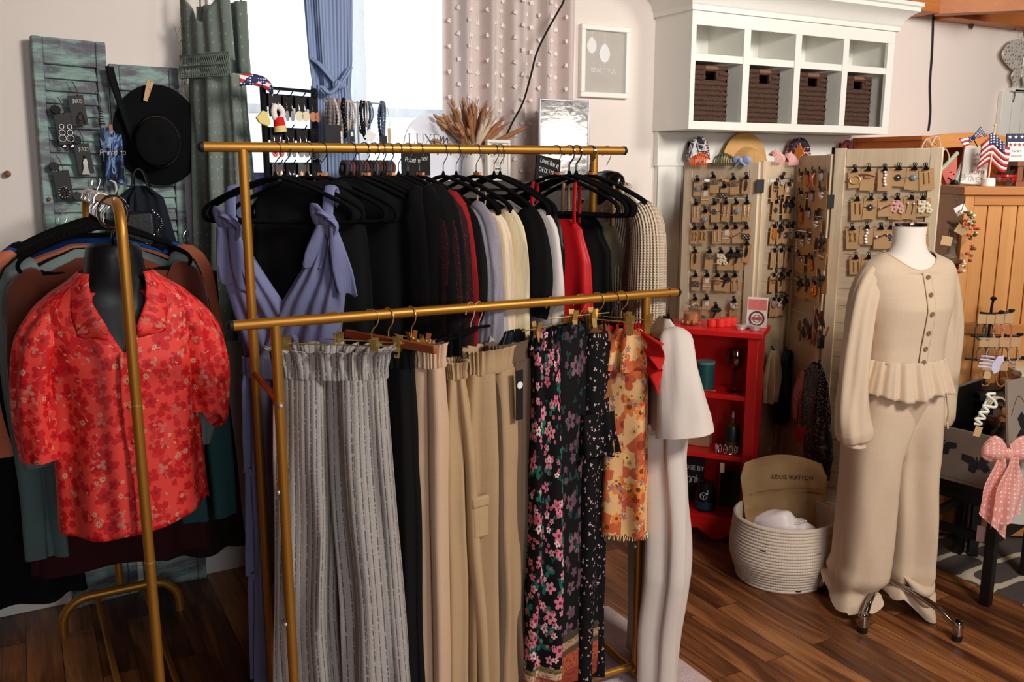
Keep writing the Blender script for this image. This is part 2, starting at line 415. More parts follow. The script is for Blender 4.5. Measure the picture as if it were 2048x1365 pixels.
def glass_mat(name, tint=(255, 255, 255), gl=.08, rough=.02):
    if name in MATS: return MATS[name]
    t = NT(name); tr = t.new('ShaderNodeBsdfTransparent', {0: lin(tint)}); g = t.new('ShaderNodeBsdfGlossy', {'Color': (1, 1, 1, 1), 'Roughness': rough})
    lw = t.new('ShaderNodeLayerWeight', {'Blend': .25})
    mx = t.new('ShaderNodeMixShader', {0: t.math('ADD', t.math('MULTIPLY', lw.outputs['Fresnel'], .5), gl, clamp=True)}); t.l(tr.outputs[0], mx.inputs[1]); t.l(g.outputs[0], mx.inputs[2])
    t.l(mx.outputs[0], t.out.inputs[0]); MATS[name] = t.m; return t.m
mGlass = glass_mat('clear glass')
part('window_pane', MB().bx((WX0 + .03, 3.505, WZ0 + .03), (WX1 - .03, 3.511, WZ1 - .03)), mGlass, win)

def sheer_mat(name, col, amt):
    t = NT(name); tr = t.new('ShaderNodeBsdfTransparent', {0: lin((246, 250, 255))})
    tl = t.new('ShaderNodeBsdfTranslucent', {0: lin(col)}); df = t.new('ShaderNodeBsdfDiffuse', {0: lin(col)})
    m1 = t.new('ShaderNodeMixShader', {0: .4}); t.l(tl.outputs[0], m1.inputs[1]); t.l(df.outputs[0], m1.inputs[2])
    n = t.noise(t.scale(t.tc.outputs['Object'], (1, 1, .1)), 500, 2)
    m2 = t.new('ShaderNodeMixShader', {0: t.math('ADD', t.math('MULTIPLY', n, .2), amt, clamp=True)}); t.l(tr.outputs[0], m2.inputs[1]); t.l(m1.outputs[0], m2.inputs[2])
    t.l(m2.outputs[0], t.out.inputs[0]); return t.m
b = MB()
b.grid(lambda u, v: V((.69 + 1.12 * u, 3.405 + .012 * math.sin(u * 46 + 2 * math.sin(u * 9)), 1.56 + v * 1.0)), 220, 8)
tag(part('sheer_curtain', b, sheer_mat('white sheer voile', (244, 248, 255), .4)), 'white sheer curtain filling the bright window', 'curtain')
rod = MB(); rod.tube([(.5, 3.33, 2.56), (2.3, 3.33, 2.56)], .012, 10)
tag(part('curtain_rod', rod, M('dark rod', (50, 45, 42), .4, .6)), 'dark rod above the window carrying the curtains', 'curtain rod')
# pinkish pom-pom curtain to the right of the sheer
def pom(u, v):
    x = 1.545 + .60 * u - .02 * (1 - v)
    return V((x, 3.335 + .028 * math.sin(u * 30 + .6 * math.sin(v * 3)) + .01 * math.sin(u * 71), .10 + v * 2.44))
t = NT('dusty pink dotted curtain'); g = lin((234, 219, 213)); o = t.tc.outputs['Object']
base = t.mix(t.noise(t.scale(o, (1, 1, .2)), 160, 2), tuple([x * .93 for x in g[:3]] + [1]), g)
t.set(Base_Color=base, Roughness=.9); t.bump(t.noise(o, 350, 2), .25, .001)
tl = t.new('ShaderNodeBsdfTranslucent', {0: g}); mx = t.new('ShaderNodeMixShader', {0: .22}); t.l(t.b.outputs[0], mx.inputs[1]); t.l(tl.outputs[0], mx.inputs[2]); t.l(mx.outputs[0], t.out.inputs[0])
mPom = t.m
cur = thing('pompom_curtain', 'pale pink curtain with rows of fluffy dots hanging beside the window', 'curtain')
b = MB().grid(pom, 150, 30); part('fabric', b, mPom, cur, solid=.002)
b = MB(); q = random.Random(5)
for i in range(34):
    for j in range(9):
        u = (j + .5 + (.5 if i % 2 else 0)) / 9.6
        if u > .985: continue
        p = pom(u, .32 + i * .02); a = q.uniform(0, 6)
        for k in range(4):
            b.ball((p.x + .006 * math.cos(a + k * 1.6), p.y - .006, p.z + .005 * math.sin(a + k * 1.6)), .0055, 6, (1, .7, 1))
part('pompom_tufts', b, M('tuft yarn', (240, 228, 222), .95, bump=.4), cur)
# black cord hanging from above in front of the curtain
pts = [onY(*p, 3.24) for p in ((1150, -70), (1128, 0), (1118, 20), (1090, 70), (1072, 110), (1062, 150), (1046, 205), (1025, 245), (1008, 284), (1000, 330))]
tag(part('hanging_cable', MB().tube(smoothpath(pts, 5), .0042, 7), M('black rubber cord', (12, 12, 13), .5)), 'black electric cord slanting down in front of the pink curtain', 'cord')

# small framed print on the wall
fx0, fx1, fz0, fz1 = 2.248, 2.512, 1.888, 2.198
fr = thing('framed_print', 'white picture frame with pale bulb print hanging beside the curtain', 'picture', (fx0, 3.45, fz0)); w, h = fx1 - fx0, fz1 - fz0
b = MB(); fw_ = .022
b.bx((0, -.028, 0), (w, 0, fw_)).bx((0, -.028, h - fw_), (w, 0, h)).bx((0, -.028, fw_), (fw_, 0, h - fw_)).bx((w - fw_, -.028, fw_), (w, 0, h - fw_))
part('frame', b, mWhite, fr, bevel=.003)
pr = part('print', MB().bx((fw_, -.008, fw_), (w - fw_, -.004, h - fw_)), M('pale grey print paper', (205, 198, 190), .7), fr)
b = MB()
for cx, cz, r in ((.065, .225, .026), (.135, .195, .030)):
    b.prism([(cx + r * math.sin(a) * (1 - .35 * max(0, math.cos(a))), cz + r * 1.35 * math.cos(a)) for a in [2 * PI * k / 24 for k in range(24)]], -.0100, -.0085)
    b.bx((cx - .002, -.0100, cz + r * 1.3), (cx + .002, -.0085, cz + r * 1.3 + .04))
part('bulb_drawing', b, M('white ink', (250, 250, 246), .6), pr)
lettering('BEAUTIFUL', .028, M('white ink'  , (250, 250, 246), .6), pr, T(.132, -.0092, .118))
part('glass', MB().bx((fw_, -.014, fw_), (w - fw_, -.0125, h - fw_)), mGlass, fr)

# wood peg in the left part of the wall
p = onY(15, 348, 3.45)
tag(part('wall_peg', MB().lathe([(.009, 0), (.011, .01), (.010, .022), (.0, .026)], 14), M('brown peg', (120, 84, 58), .5), mtx=T(p.x, p.y, p.z) @ RX(90)), 'small brown peg stuck in the bare wall above the blue top', 'peg')

# ============================================================ wall cabinet with four cubbies
CY = 3.19; cx0, cx1, cz0, cz1 = 2.672, 4.0, 1.747, 2.285
cab = thing('wall_cabinet', 'white wall-hung cabinet with four open cubbies and crown moulding', 'cabinet', (0, 0, 0))
Lx = [onY(x, y, CY).x for x, y in ((1394, 50), (1503, 62), (1605, 72), (1700, 82))]; Rx = [onY(x, y, CY).x for x, y in ((1490, 58), (1593, 69), (1689, 80), (1777, 89))]
zt = onY(1394, 49, CY).z; zb = onY(1390, 242, CY).z; zs1 = onY(1392, 106, CY).z; zs0 = onY(1392, 121, CY).z
b = MB()
b.bx((cx0, CY + .018, cz0), (cx0 + .018, 3.449, cz1)).bx((cx1 - .018, CY + .018, cz0), (cx1, 3.449, cz1)).bx((cx0 + .018, CY + .018, cz0), (cx1 - .018, 3.437, cz0 + .018)).bx((cx0 + .018, CY + .018, cz1 - .018), (cx1 - .018, 3.437, cz1)).bx((cx0 + .018, 3.437, cz0), (cx1 - .018, 3.449, cz1))
for i in range(3): b.bx((Rx[i], CY + .018, cz0 + .018), (Lx[i + 1], 3.437, cz1 - .018))
part('carcass', b, mWhite, cab)
b = MB(); edges = [cx0] + [e for p in zip(Lx, Rx) for e in p] + [cx1]
b.bx((cx0, CY, cz0), (cx1, CY + .018, zb)).bx((cx0, CY, zt), (cx1, CY + .018, cz1))
for i in range(0, 10, 2): b.bx((edges[i], CY, zb), (edges[i + 1], CY + .018, zt))
part('face_frame', b, mWhite, cab, bevel=.0015)
for l, r in zip(Lx, Rx): part('shelf', MB().bx((l + .001, CY + .004, zs0), (r - .001, 3.437, zs1)), mWhite, cab, bevel=.001)
prof = [(0, 0), (.014, 0), (.014, .022), (.022, .03), (.026, .05), (.045, .07), (.066, .086), (.078, .092), (.078, .11), (.088, .116), (.088, .134), (0, .134)]
zc = cz1 - .03; rings = []
for (x, y, ox, oy) in ((cx0, 3.449, -1, 0), (cx0, CY, -1, -1), (cx1, CY, 1, -1), (cx1, 3.449, 1, 0)):
    rings.append([(x + ox * a, y + oy * a, zc + z) for a, z in prof])
part('crown_moulding', MB().loft(rings, True, True, True), mWhite, cab)
# baskets
def basket_mesh(w, d, h):
    body = MB(); q = random.Random(3); rows = 11; rh = h / rows; hx0, hx1, hz0, hz1 = w * .36, w * .68, h * .74, h * .90
    t = .012
    body.bx((0, d - t, 0), (w, d, h)).bx((0, 0, 0), (t, d, h)).bx((w - t, 0, 0), (w, d, h)).bx((0, 0, 0), (w, d, t))
    body.bx((0, 0, 0), (w, t, hz0)).bx((0, 0, hz0), (hx0, t, h)).bx((hx1, 0, hz0), (w, t, h)).bx((hx0, 0, hz1), (hx1, t, h))
    for r in range(rows):
        z = (r + .5) * rh; n = 11
        for i in range(n):
            x = (i + .5 + (.25 if r % 2 else -.25)) * w / n
            if hx0 - .006 < x < hx1 + .006 and hz0 < z + rh * .3 and z - rh * .3 < hz1: continue
            s = q.uniform(.85, 1.15)
            body.ball((0, 0, 0), rh * .55, 8, (1.25 * s, .45, .75), mtx=T(min(max(x, .01), w - .01), -.002, z + q.uniform(-.001, .001)) @ RY(24 if r % 2 else -24))
        for yy in range(7):
            for X in (0, w): body.ball((0, 0, 0), rh * .55, 6, (.4, 1.3, .8), mtx=T(X, (yy + .5) * d / 7, z))
    rim = MB(); 
    for i in range(9): rim.ball((0, 0, 0), .011, 6, (1.1, .8, .9), mtx=T(w * .36 + (i + .5) * w * .32 / 9, -.003, h * .955) @ RY(35))
    return body, rim
mBask = M('dark woven seagrass', (74, 49, 36), .75, var=.45, vs=60, bump=.5, bs=160)
mBaskL = M('light handle wrap', (128, 92, 72), .75, var=.3, vs=60, bump=.5, bs=160)
bw, bd, bh = .205, .2, .245
bm1, bm2 = basket_mesh(bw, bd, bh); bm1 = bm1.mesh('basket_body'); bm2 = bm2.mesh('handle_wrap')
bl = ['dark woven basket in the white cabinet, closest to the picture frame', 'second dark woven basket from the picture frame, beside a narrow dark gap', 'third dark woven basket from the picture frame in the white cabinet', 'fourth dark woven basket from the picture frame, at the far end of the cabinet']
for i in range(4):
    x0 = Lx[i] + (.012 if i else .004)
    k = thing('woven_basket', bl[i], 'basket', (x0, CY + .022 + .004 * i, zb + .001), group='baskets in the wall cabinet')
    part('basket_body', bm1, mBask, k, smooth=60); part('handle_wrap', bm2, mBaskL, k, smooth=60)

# white hook board under the cabinet
hb = thing('hook_board', 'white coat hook board and panelling on the wall below the cabinet', 'coat rack')
part('upper_board', MB().bx((2.68, 3.415, 1.585), (3.99, 3.449, 1.746)), mWhite, hb, bevel=.002)
part('lower_panel', MB().bx((2.69, 3.425, .0), (3.99, 3.4495, 1.584)), mWhite, hb)
b = MB()
for i in range(9): b.bx((2.69 + i * .145, 3.4225, .0), (2.693 + i * .145, 3.426, 1.584))
part('panel_groove', b, M('groove shade', (176, 170, 160), .6), hb)
mBlk = M('matte black metal', (14, 14, 15), .45, .3, var=.05)
hooks = [onY(x, y, 3.41) for x, y in ((1380, 282), (1484, 275), (1578, 290), (1668, 293))]
for p in hooks:
    b = MB(); b.tube(smoothpath([(p.x, 3.414, p.z - .03), (p.x, 3.395, p.z - .035), (p.x, 3.375, p.z - .02), (p.x, 3.37, p.z + .008)], 4), .0055, 8).ball((p.x, 3.37, p.z + .01), .008, 8)
    b.bx((p.x - .01, 3.41, p.z - .05), (p.x + .01, 3.4149, p.z - .005)); part('hook', b, mBlk, hb)
# ============================================================ gold garment racks
mGold = M('brushed gold paint', (176, 122, 46), .42, .6, var=.06, vs=30, bump=.03, bs=200)
mGoldDk = M('polished brass', (224, 188, 112), .28, .75, var=.06)
mRose = M('rose gold wire', (236, 182, 150), .22, .5, var=.05)
mSteel = M('chrome wire', (222, 220, 217), .16, .6, var=.04)
mRubber = M('black rubber', (16, 16, 17), .6, var=.05)
FA, FB = V((.511, 2.073, 1.22)), V((1.564, 2.025, 1.22)); RD = (FB - FA).normalized(); RN = V((-RD.y, RD.x, 0))
BA, BB = FA + RN * .30 + V((0, 0, .41)), FB + RN * .30 + V((0, 0, .41))
R_RAIL = .0127
rack = thing('garment_rack', 'gold metal double-rail clothes rack in the middle of the shop floor', 'clothes rack', (0, 0, 0))
L = (FB - FA).length
for nm, A, Bp in (('lower_rail', FA, FB), ('upper_rail', BA, BB)):
    a, e = A - RD * .098, Bp + RD * .108
    part(nm, MB().tube([a, e], R_RAIL, 20), mGold, rack)
    for p, s in ((a, -1), (e, 1)): part('end_cap', MB().tube([p - RD * .002 * s, p + RD * .006 * s, p + RD * .013 * s], [R_RAIL + .0008, R_RAIL + .0006, .006], 18), mRubber, rack)
for A in (FA, FB):
    part('front_post', MB().tube([A - V((0, 0, .006)), V((A.x, A.y, .02))], .0125, 18), mGold, rack)
    part('rear_post', MB().tube([A + RN * .30 + V((0, 0, .404)), V((A.x, A.y, .02)) + RN * .30], .0125, 18), mGold, rack)
    b = MB()
    for z in (1.10, .72, .36): b.tube([V((A.x, A.y, z)), V((A.x, A.y, z + .0025))], .0134, 18)
    for z in (1.46, 1.12, .70): b.tube([V((A.x, A.y, z)) + RN * .3, V((A.x, A.y, z + .0025)) + RN * .3], .0134, 18)
    part('post_joint', b, mGold, rack)
    part('side_brace', MB().tube([V((A.x, A.y, 1.025)), V((A.x, A.y, 1.035)) + RN * .30], .0095, 14), mGold, rack)
    b = MB(); d = -RD if A is FA else RD
    part('foot_bar', MB().tube([V((A.x, A.y, .025)) - RN * .10, V((A.x, A.y, .025)) + RN * .40], .0125, 14), mGold, rack)
    for z in (1.02, .80, .45): part('bolt', MB().ball((0, 0, 0), .0062, 10, mtx=T(*(V((A.x, A.y, z)) - (RN if z > 1 else RD) * .0125))), mSteel, rack)
    for k in (-.10, .40): part('rubber_foot', MB().tube([V((A.x, A.y, .0)) + RN * k, V((A.x, A.y, .02)) + RN * k], .016, 14), mRubber, rack)
part('base_bar', MB().tube([FA * 1 - V((0, 0, 1.17)), FB - V((0, 0, 1.17))], .011, 14), mGold, rack)

# round-cornered rack by the wall
NA = V((.21, 2.228, 0)); NB = V((.199, 3.190, 0)); ND = (NB - NA).normalized(); NX = V((ND.y, -ND.x, 0))
rk2 = thing('garment_rack', 'gold round-cornered clothes rack in the corner behind the coral shirt', 'clothes rack', (0, 0, 0))
zt2 = 1.497
path = [NA, NA + V((0, 0, .6)), NA + V((0, 0, 1.2)), NA + V((0, 0, zt2 - .075))]
for k in range(1, 7): a = k / 6 * PI / 2; path.append(NA + ND * (.075 - .075 * math.cos(a)) + V((0, 0, zt2 - .075 + .075 * math.sin(a))))
path += [NA + ND * .5 + V((0, 0, zt2))]
for k in range(0, 7): a = k / 6 * PI / 2; path.append(NB - ND * (.075 - .075 * math.sin(a)) + V((0, 0, zt2 - .075 + .075 * math.cos(a))))
path += [NB + V((0, 0, .15))]
path[0] = NA + V((0, 0, .13))
part('bent_tube', MB().tube(path, .0125, 16), mGold, rk2)
b = MB()
for z in (1.02, .62): b.tube([NA + V((0, 0, z)), NA + V((0, 0, z + .003))], .0136, 16)
part('tube_joint', b, mGoldDk, rk2)
for P, s in ((NA, -1), (NB, 1)):
    pts = [P + NX * -.19 + V((0, 0, .0))]
    for k in range(0, 9): a = k / 8 * PI / 2; pts.append(P + NX * (-.19 + .09 * (1 - math.cos(a))) + V((0, 0, .035 + .09 * math.sin(a))))
    for k in range(0, 9): a = k / 8 * PI / 2; pts.append(P + NX * (.10 + .09 * math.sin(a)) + V((0, 0, .035 + .09 * math.cos(a))))
    pts.append(P + NX * .19)
    part('arched_foot', MB().tube(pts, .0155, 14), mGold, rk2)
for s in (-.075, .075): part('base_bar', MB().tube([NA + NX * s + V((0, 0, .115)), NB + NX * s + V((0, 0, .115))], .0095, 12), mGold, rk2)

# ============================================================ hangers
mVelvet = M('black velvet flocking', (5, 5, 6), .95, var=.2, bump=.2, bs=400, spec=.15)
mHangWood = wood('orange hanger wood', (176, 92, 44), (132, 62, 27), 0, 8)
def hook_mb(top=.0150, s0=-.075):
    pts = [(0, 0, s0), (0, 0, -.045), (.004, 0, -.036), (.016, 0, -.022), (.0205, 0, -.005)]
    for k in range(0, 9): a = math.radians(-5 + k * 24); pts.append((.0195 * math.cos(a), 0, -.0045 + .0195 * math.sin(a)))
    pts.append((-.0215, 0, -.0125))
    return MB().tube(smoothpath(pts, 3), .0015, 6).ball((-.0218, 0, -.0135), .0026, 6)
def velvet_mb():
    half = [(0, -.077), (.022, -.079), (.06, -.090), (.11, -.108), (.165, -.132), (.200, -.151), (.2125, -.166), (.2115, -.181), (.198, -.191), (.15, -.193), (.07, -.193)]
    pts = [V((x, 0, z)) for x, z in half] + [V((-x, 0, z)) for x, z in reversed(half)][:-1]
    b = MB().tube(smoothpath(pts, 4, True), .0092, 10, closed=True, flat=.6)
    b.lathe([(.0075, -.082), (.0062, -.073), (.0035, -.064), (.0024, -.061)], 12)
    return b
_vm, _hm = velvet_mb().mesh('hanger_body'), hook_mb().mesh('hook')
hanger_used = {}
mMark = M('tan size marker', (206, 134, 88), .6); _sm = MB().box((.004, 0, -.074), (.024, .010, .018)).mesh('size_marker')
def rail_at(px, rail):
    A, Bp = (BA, BB) if rail == 'back' else (FA, FB)
    lo, hi = -.3, 1.4
    for _ in range(40):
        m = (lo + hi) / 2; p = A + (Bp - A) * m; d = p - CAM; zc = d.dot(FWD) * CP - d.z * SP
        if 1024 + FPX * d.dot(RGT) / zc < px: lo = m
        else: hi = m
    return A + (Bp - A) * lo
def hanger(mtx, label, group=None):
    h = thing('velvet_hanger', label, 'hanger', mtx=mtx, group=group)
    part('hanger_body', _vm, mVelvet, h); part('hook', _hm, mRose, h, 'rose gold hook')
    hanger_used[0] = hanger_used.get(0, 0) + 1
    if hanger_used[0] % 3 == 0: part('size_marker', _sm, mMark, h, 'tan size marker')
    return h
def clip_hanger(mtx, label, half=.15, bar='wire', clips=(-.11, .11), s=.066):
    """trouser hanger with a bar and two clips"""
    h = thing('clip_hanger', label, 'hanger', mtx=mtx, group=None)
    part('hook', hook_mb(s0=-s), mGoldDk if bar != 'black' else mRose, h)
    if bar == 'wire': part('bar', MB().tube([(-half, 0, -s), (half, 0, -s)], .0018, 8), mGoldDk, h)
    elif bar == 'wood': part('bar', MB().bx((-half, -.006, -s - .014), (half, .006, -s + .008)), mHangWood, h, bevel=.003)
    else: part('bar', MB().tube([(-half, 0, -s - .004), (0, 0, -s + .006), (half, 0, -s - .004)], .006, 8, flat=.6), mVelvet, h)
    for x in clips:
        if bar == 'black':
            part('clip', MB().bx((x - .008, -.010, -s - .052), (x + .008, .010, -s + .006)), mVelvet, h, bevel=.002)
        else:
            b = MB(); w = .0085
            for sg in (-1, 1):
                b.add([(x - w, sg * .013, -s + .018), (x + w, sg * .013, -s + .018), (x + w, sg * .005, -s - .010), (x - w, sg * .005, -s - .010), (x + w * .8, sg * .0105, -s - .036), (x - w * .8, sg * .0105, -s - .036)], [(0, 1, 2, 3), (3, 2, 4, 5)])
            b.tube([(x - w, 0, -s), (x + w, 0, -s)], .0042, 8)
            part('clip', b, mGoldDk, h, solid=.0014, smooth=0)
    return h

# ============================================================ garment generators (local: x across, -y towards viewer, s = distance below the rail)
def wob(x, y, seed, a): return a * noise.noise(V((x * 4.1 + seed * 3.7, y * 4.1, seed * 1.3)))
def ring(hw, hd, s, n, e=2.3, amp=0.0, k=7, ph=0.0, seed=0, cx=0.0, cy=0.0, gap=None, flat_in=None):
    out = []
    for i in range(n if gap is None else n + 1):
        if gap is None: th = 2 * PI * i / n - PI / 2
        else: th = -PI / 2 + 2 * PI * i / n
        c, sn = math.cos(th), math.sin(th)
        x = math.copysign(abs(c) ** (2 / e), c) * hw; y = math.copysign(abs(sn) ** (2 / e), sn) * hd
        if gap is not None and sn < 0:                   # front opening: compress the front half sideways
            g = gap
            if i <= n / 4: x = g + (hw - g) * (x / hw)
            else: x = -g + (hw - g) * (x / hw)
        f = amp * (math.sin(k * th + ph + 1.4 * noise.noise(V((s * 2.2, seed, 0)))) + .55 * math.sin((2 * k - 3) * th + ph * 2.1 + 2.0 * noise.noise(V((s * 2.8, seed + 9, 0)))))
        y += math.copysign(min(1, abs(sn) * 1.7), sn) * f; x += c * f * .45
        w = wob(x * 1.2 + (0 if sn < 0 else 5), s, seed, .35 * amp + .0025)
        out.append(V((cx + x, cy + y + w, -s)))
    return out
def body(hw, hd, s0, s1, ns=36, n=72, e=2.3, fold=((0, .002), (1, .01)), k=7, ph=0.0, seed=0, cx=None, cy=None, gap=None, cap=False):
    rings = []
    for j in range(ns + 1):
        s = lerp(s0, s1, j / ns)
        rings.append(ring(interp(hw, s), interp(hd, s), s, n, e, interp([(s0 + (s1 - s0) * a, v) for a, v in fold], s), k, ph, seed, interp(cx, s) if cx else 0, interp(cy, s) if cy else 0, None if gap is None else interp(gap, s)))
    return MB().loft(rings, closed=gap is None, cap0=cap)
def sleeve(path, radii, seed=0, amp=.004, n=28, sub=5, k=3, flat=.55):
    P = smoothpath(path, sub); N = len(P); rings = []
    for i, p in enumerate(P):
        t = (P[min(i + 1, N - 1)] - P[max(i - 1, 0)]).normalized(); u = i / (N - 1)
        a = t.cross(V((0, 1, 0))).normalized(); c = a.cross(t).normalized()
        r = interp(radii, u)
        rg_ = []
        for q in range(n):
            th = 2 * PI * q / n
            f = 1 + (amp * min(1, u * 4) / max(r, .01)) * (math.sin(k * th + 2.5 * noise.noise(V((u * 3, seed, 1)))) + .6 * math.sin((2 * k + 1) * th + u * 5 + seed))
            rg_.append(p + a * (math.cos(th) * r * f) + c * (math.sin(th) * r * flat * f))
        rings.append(rg_)
    return MB().loft(rings)
def shoulder_tabs(sn, nw, sw, drop, arm, ch, hem, L, dep):
    """half width / half depth against s for a top hanging from its shoulders"""
    hw = [(sn, nw), (sn + .006, nw + .01), (sn + drop * .5, lerp(nw, sw, .58)), (sn + drop, sw), (sn + drop + .02, sw + .004), (arm, ch), (L, hem)]
    hd = [(sn, .008), (sn + drop, dep * .75), (arm, dep), (L, dep * 1.15)]
    return hw, hd
def top_garment(name, label, cat, m, mtx, sn=.095, nw=.065, sw=.19, drop=.055, arm=.30, ch=.185, hem=.20, L=.72, dep=.016, slv='long', slen=None, seed=0, k=6, amp=.006, group=None, mslv=None, swid=.07, spread=.03):
    g = thing(name, label, cat, mtx=mtx, group=group)
    hw, hd = shoulder_tabs(sn, nw, sw, drop, arm, ch, hem, L, dep)
    part('body', body(hw, hd, sn, L, 40, 64, fold=((0, .0008), (.3, amp * .5), (1, amp * 1.3)), k=k, ph=seed, seed=seed), m, g, smooth=60)
    fl_ = .42 if group != 'tops and dresses on the upper rail' else .32
    if slv:
        ln = slen or {'long': .52, 'short': .24, 'elbow': .36}[slv]
        for sg in (-1, 1):
            x0 = sg * (sw - .012); z0 = -(sn + drop) - .012
            pth = [(x0 - sg * .02, 0, z0 + .012), (x0 + sg * .02, -.004, z0 - .02), (x0 + sg * (.025 + spread * .5), -.008, z0 - ln * .4), (x0 + sg * (.015 + spread), -.012, z0 - ln * .75), (x0 + sg * spread, -.010, z0 - ln)]
            part('sleeve', sleeve(pth, [(0, .035), (.12, swid * .9), (.5, swid), (1, swid * (.95 if slv != 'long' else .72))], seed + sg, .005, flat=fl_), mslv or m, g, smooth=60)
    return g
def pants_garment(name, label, m, mtx, s0=.08, wb=.06, ww=.14, hip=.15, hemw=.16, crotch=.36, L=1.05, dep=.035, seed=0, amp=.008, k=4, ruffle=0.0, mwb=None, legsplit=.012, group=None, bow=0.0):
    g = thing(name, label, 'trousers', mtx=mtx, group=group)
    for sg in (-1, 1):
        rings = []; NS = 60
        for j in range(NS + 1):
            s = lerp(s0 + wb, L, j / NS); t = (s - s0 - wb) / (L - s0 - wb)
            xo = interp([(0, ww * .985), (.15, hip), (1, hemw)], t)
            sp = sstep(crotch - .04, L, s)
            xi = -.004 + sp * legsplit * (1 + .4 * math.sin(s * 9 + seed))
            hwid = (xo - xi) / 2; cx = sg * (xo + xi) / 2
            a = amp * interp([(0, .55), (.12, .8), (1, 1.25)], t)
            rings.append(ring(hwid, dep * interp([(0, .75), (.25, 1), (1, .95)], t) * (1 - bow * math.sin(PI * t)), s, 48, 2.6, a, k, seed + sg * 1.3, seed + sg, cx + .006 * noise.noise(V((s * 3, seed, sg)))))
        part('leg', MB().loft(rings), m, g, smooth=60)
    # gathered waistband: outer wall, then over the edge and down inside
    rings = []; n = 120
    def wring(s, fl, inner=False):
        out = []
        for i in range(n):
            th = 2 * PI * i / n; c, sn = math.cos(th), math.sin(th); hw_, hd_ = ww + fl, dep * .78 + fl
            x = math.copysign(abs(c) ** (2 / 2.4), c) * hw_; y = math.copysign(abs(sn) ** (2 / 2.4), sn) * hd_
            ru = (.0022 + ruffle * (1 - (s - s0) / wb)) * math.sin(th * 23 + seed + 2 * math.sin(th * 5))
            out.append(V((x + c * ru, y + math.copysign(min(1, 2 * abs(sn)), sn) * ru, -s + .35 * ru)))
        return out
    for s, fl in ((s0 + wb + .004, 0), (s0 + wb, .0015), (s0 + wb * .7, -.001), (s0 + wb * .4, .001), (s0 + wb * .15, .002), (s0, .004 + ruffle), (s0 - .001, .001 + ruffle), (s0 + wb * .15, -.003), (s0 + wb * .6, -.006)): rings.append(wring(s, fl))
    part('waistband', MB().loft(rings), mwb or m, g, smooth=60)
    return g
# ============================================================ fabrics
K_BLACK = cloth('black jersey', (6, 6, 7), var=.25)
K_BLACK2 = cloth('black green knit', (7, 10, 11), 'fine', var=.25)
K_NAVY = cloth('navy black satin', (8, 10, 16), var=.3, rough=.45)
K_PERI = cloth('periwinkle crepe', (112, 116, 152), 'crinkle', var=.06)
K_MAROON = cloth('maroon lurex knit', (44, 14, 18), 'sparkle', var=.2)
K_RED = cloth('crimson knit', (142, 22, 26), 'fine', var=.1)
K_LILAC = cloth('pale lilac grey rib', (176, 170, 182), 'rib', var=.05, col2=(140, 134, 150))
K_CREAM = cloth('cream crinkle cotton', (228, 206, 176), 'crinkle', var=.05)
K_CREAM2 = cloth('butter cream cotton', (222, 205, 168), 'crinkle', var=.05)
K_TEE = cloth('off white jersey', (218, 208, 204), 'fine', var=.04)
K_BLUE = cloth('pale blue jersey', (150, 172, 196), 'fine', var=.05)
K_SATIN = cloth('red satin', (200, 26, 30), 'fine', var=.06, rough=.4)
K_OLIVE = cloth('olive satin', (128, 116, 92), 'fine', var=.08, rough=.5)
K_CROCHET = cloth('oatmeal crochet knit', (216, 196, 172), 'knit', var=.05, col2=(168, 142, 116))
K_GREY = cloth('heather grey rib jersey', (204, 197, 191), 'rib', var=.06, col2=(62, 58, 58))
K_TAN = cloth('pinkish tan linen', (208, 176, 146), 'slub', var=.05, amt=.2)
K_KHAKI = cloth('khaki twill', (186, 156, 118), 'slub', var=.06, amt=.2)
K_KHAKI2 = cloth('sand twill', (178, 148, 112), 'slub', var=.06, amt=.2)
K_BROWN = cloth('taupe twill', (104, 84, 68), 'slub', var=.08)
K_STONE = cloth('stone jersey', (214, 202, 192), 'fine', var=.04)
K_GREYW = cloth('grey white rayon', (170, 166, 164), 'crinkle')
L_BLACK = [(17, 3, .36, 3.1, .1, .6, (22, 92, 78), (30, 116, 98), None), (30, 3, .30, 1.1, .1, .4, (26, 100, 80), (16, 70, 62), None),
    (20, 5, .42, 7.3, .45, .5, (196, 96, 118), (222, 150, 160), (120, 34, 60)), (29, 5, .40, 5.9, .5, .36, (208, 112, 132), (238, 214, 208), (150, 60, 80)), (46, 5, .36, 2.2, .5, .3, (206, 92, 116), (190, 110, 130), (90, 30, 50))]
F_BLACK2 = floral('black floral gathered', (7, 6, 9), L_BLACK)
F_BLACK = floral('black floral print', (7, 6, 9), L_BLACK,
    border=(.115, [(0, lin((172, 110, 82))), (.10, lin((96, 72, 56))), (.16, lin((200, 150, 120))), (.34, lin((120, 96, 60))), (.42, lin((186, 120, 104))), (.62, lin((150, 78, 58))), (.70, lin((206, 170, 140))), (.86, lin((120, 110, 70)))]))
L_DARK = [
    (13, 5, .42, 4.3, .4, .6, (88, 62, 72), (120, 92, 98), (50, 30, 40)), (20, 3, .32, 1.7, .1, .6, (22, 52, 50), (30, 64, 60), None), (24, 5, .38, 8.8, .5, .4, (108, 60, 74), (84, 70, 84), None)]
F_DARK2 = floral('dim floral gathered', (9, 8, 11), L_DARK)
F_DARK = floral('dim floral chiffon', (9, 8, 11), L_DARK,
    border=(.17, [(0, lin((150, 62, 42))), (.30, lin((176, 84, 52))), (.62, lin((90, 66, 48))), (.72, lin((170, 140, 104))), (.86, lin((70, 62, 44)))]))
F_BIRD = floral('black bird print', (6, 6, 8), [(44, 3, .25, 6.1, .0, .55, (222, 186, 184), (176, 130, 134), None), (58, 2, .20, 2.6, .0, .3, (170, 140, 142), (220, 200, 198), None)])
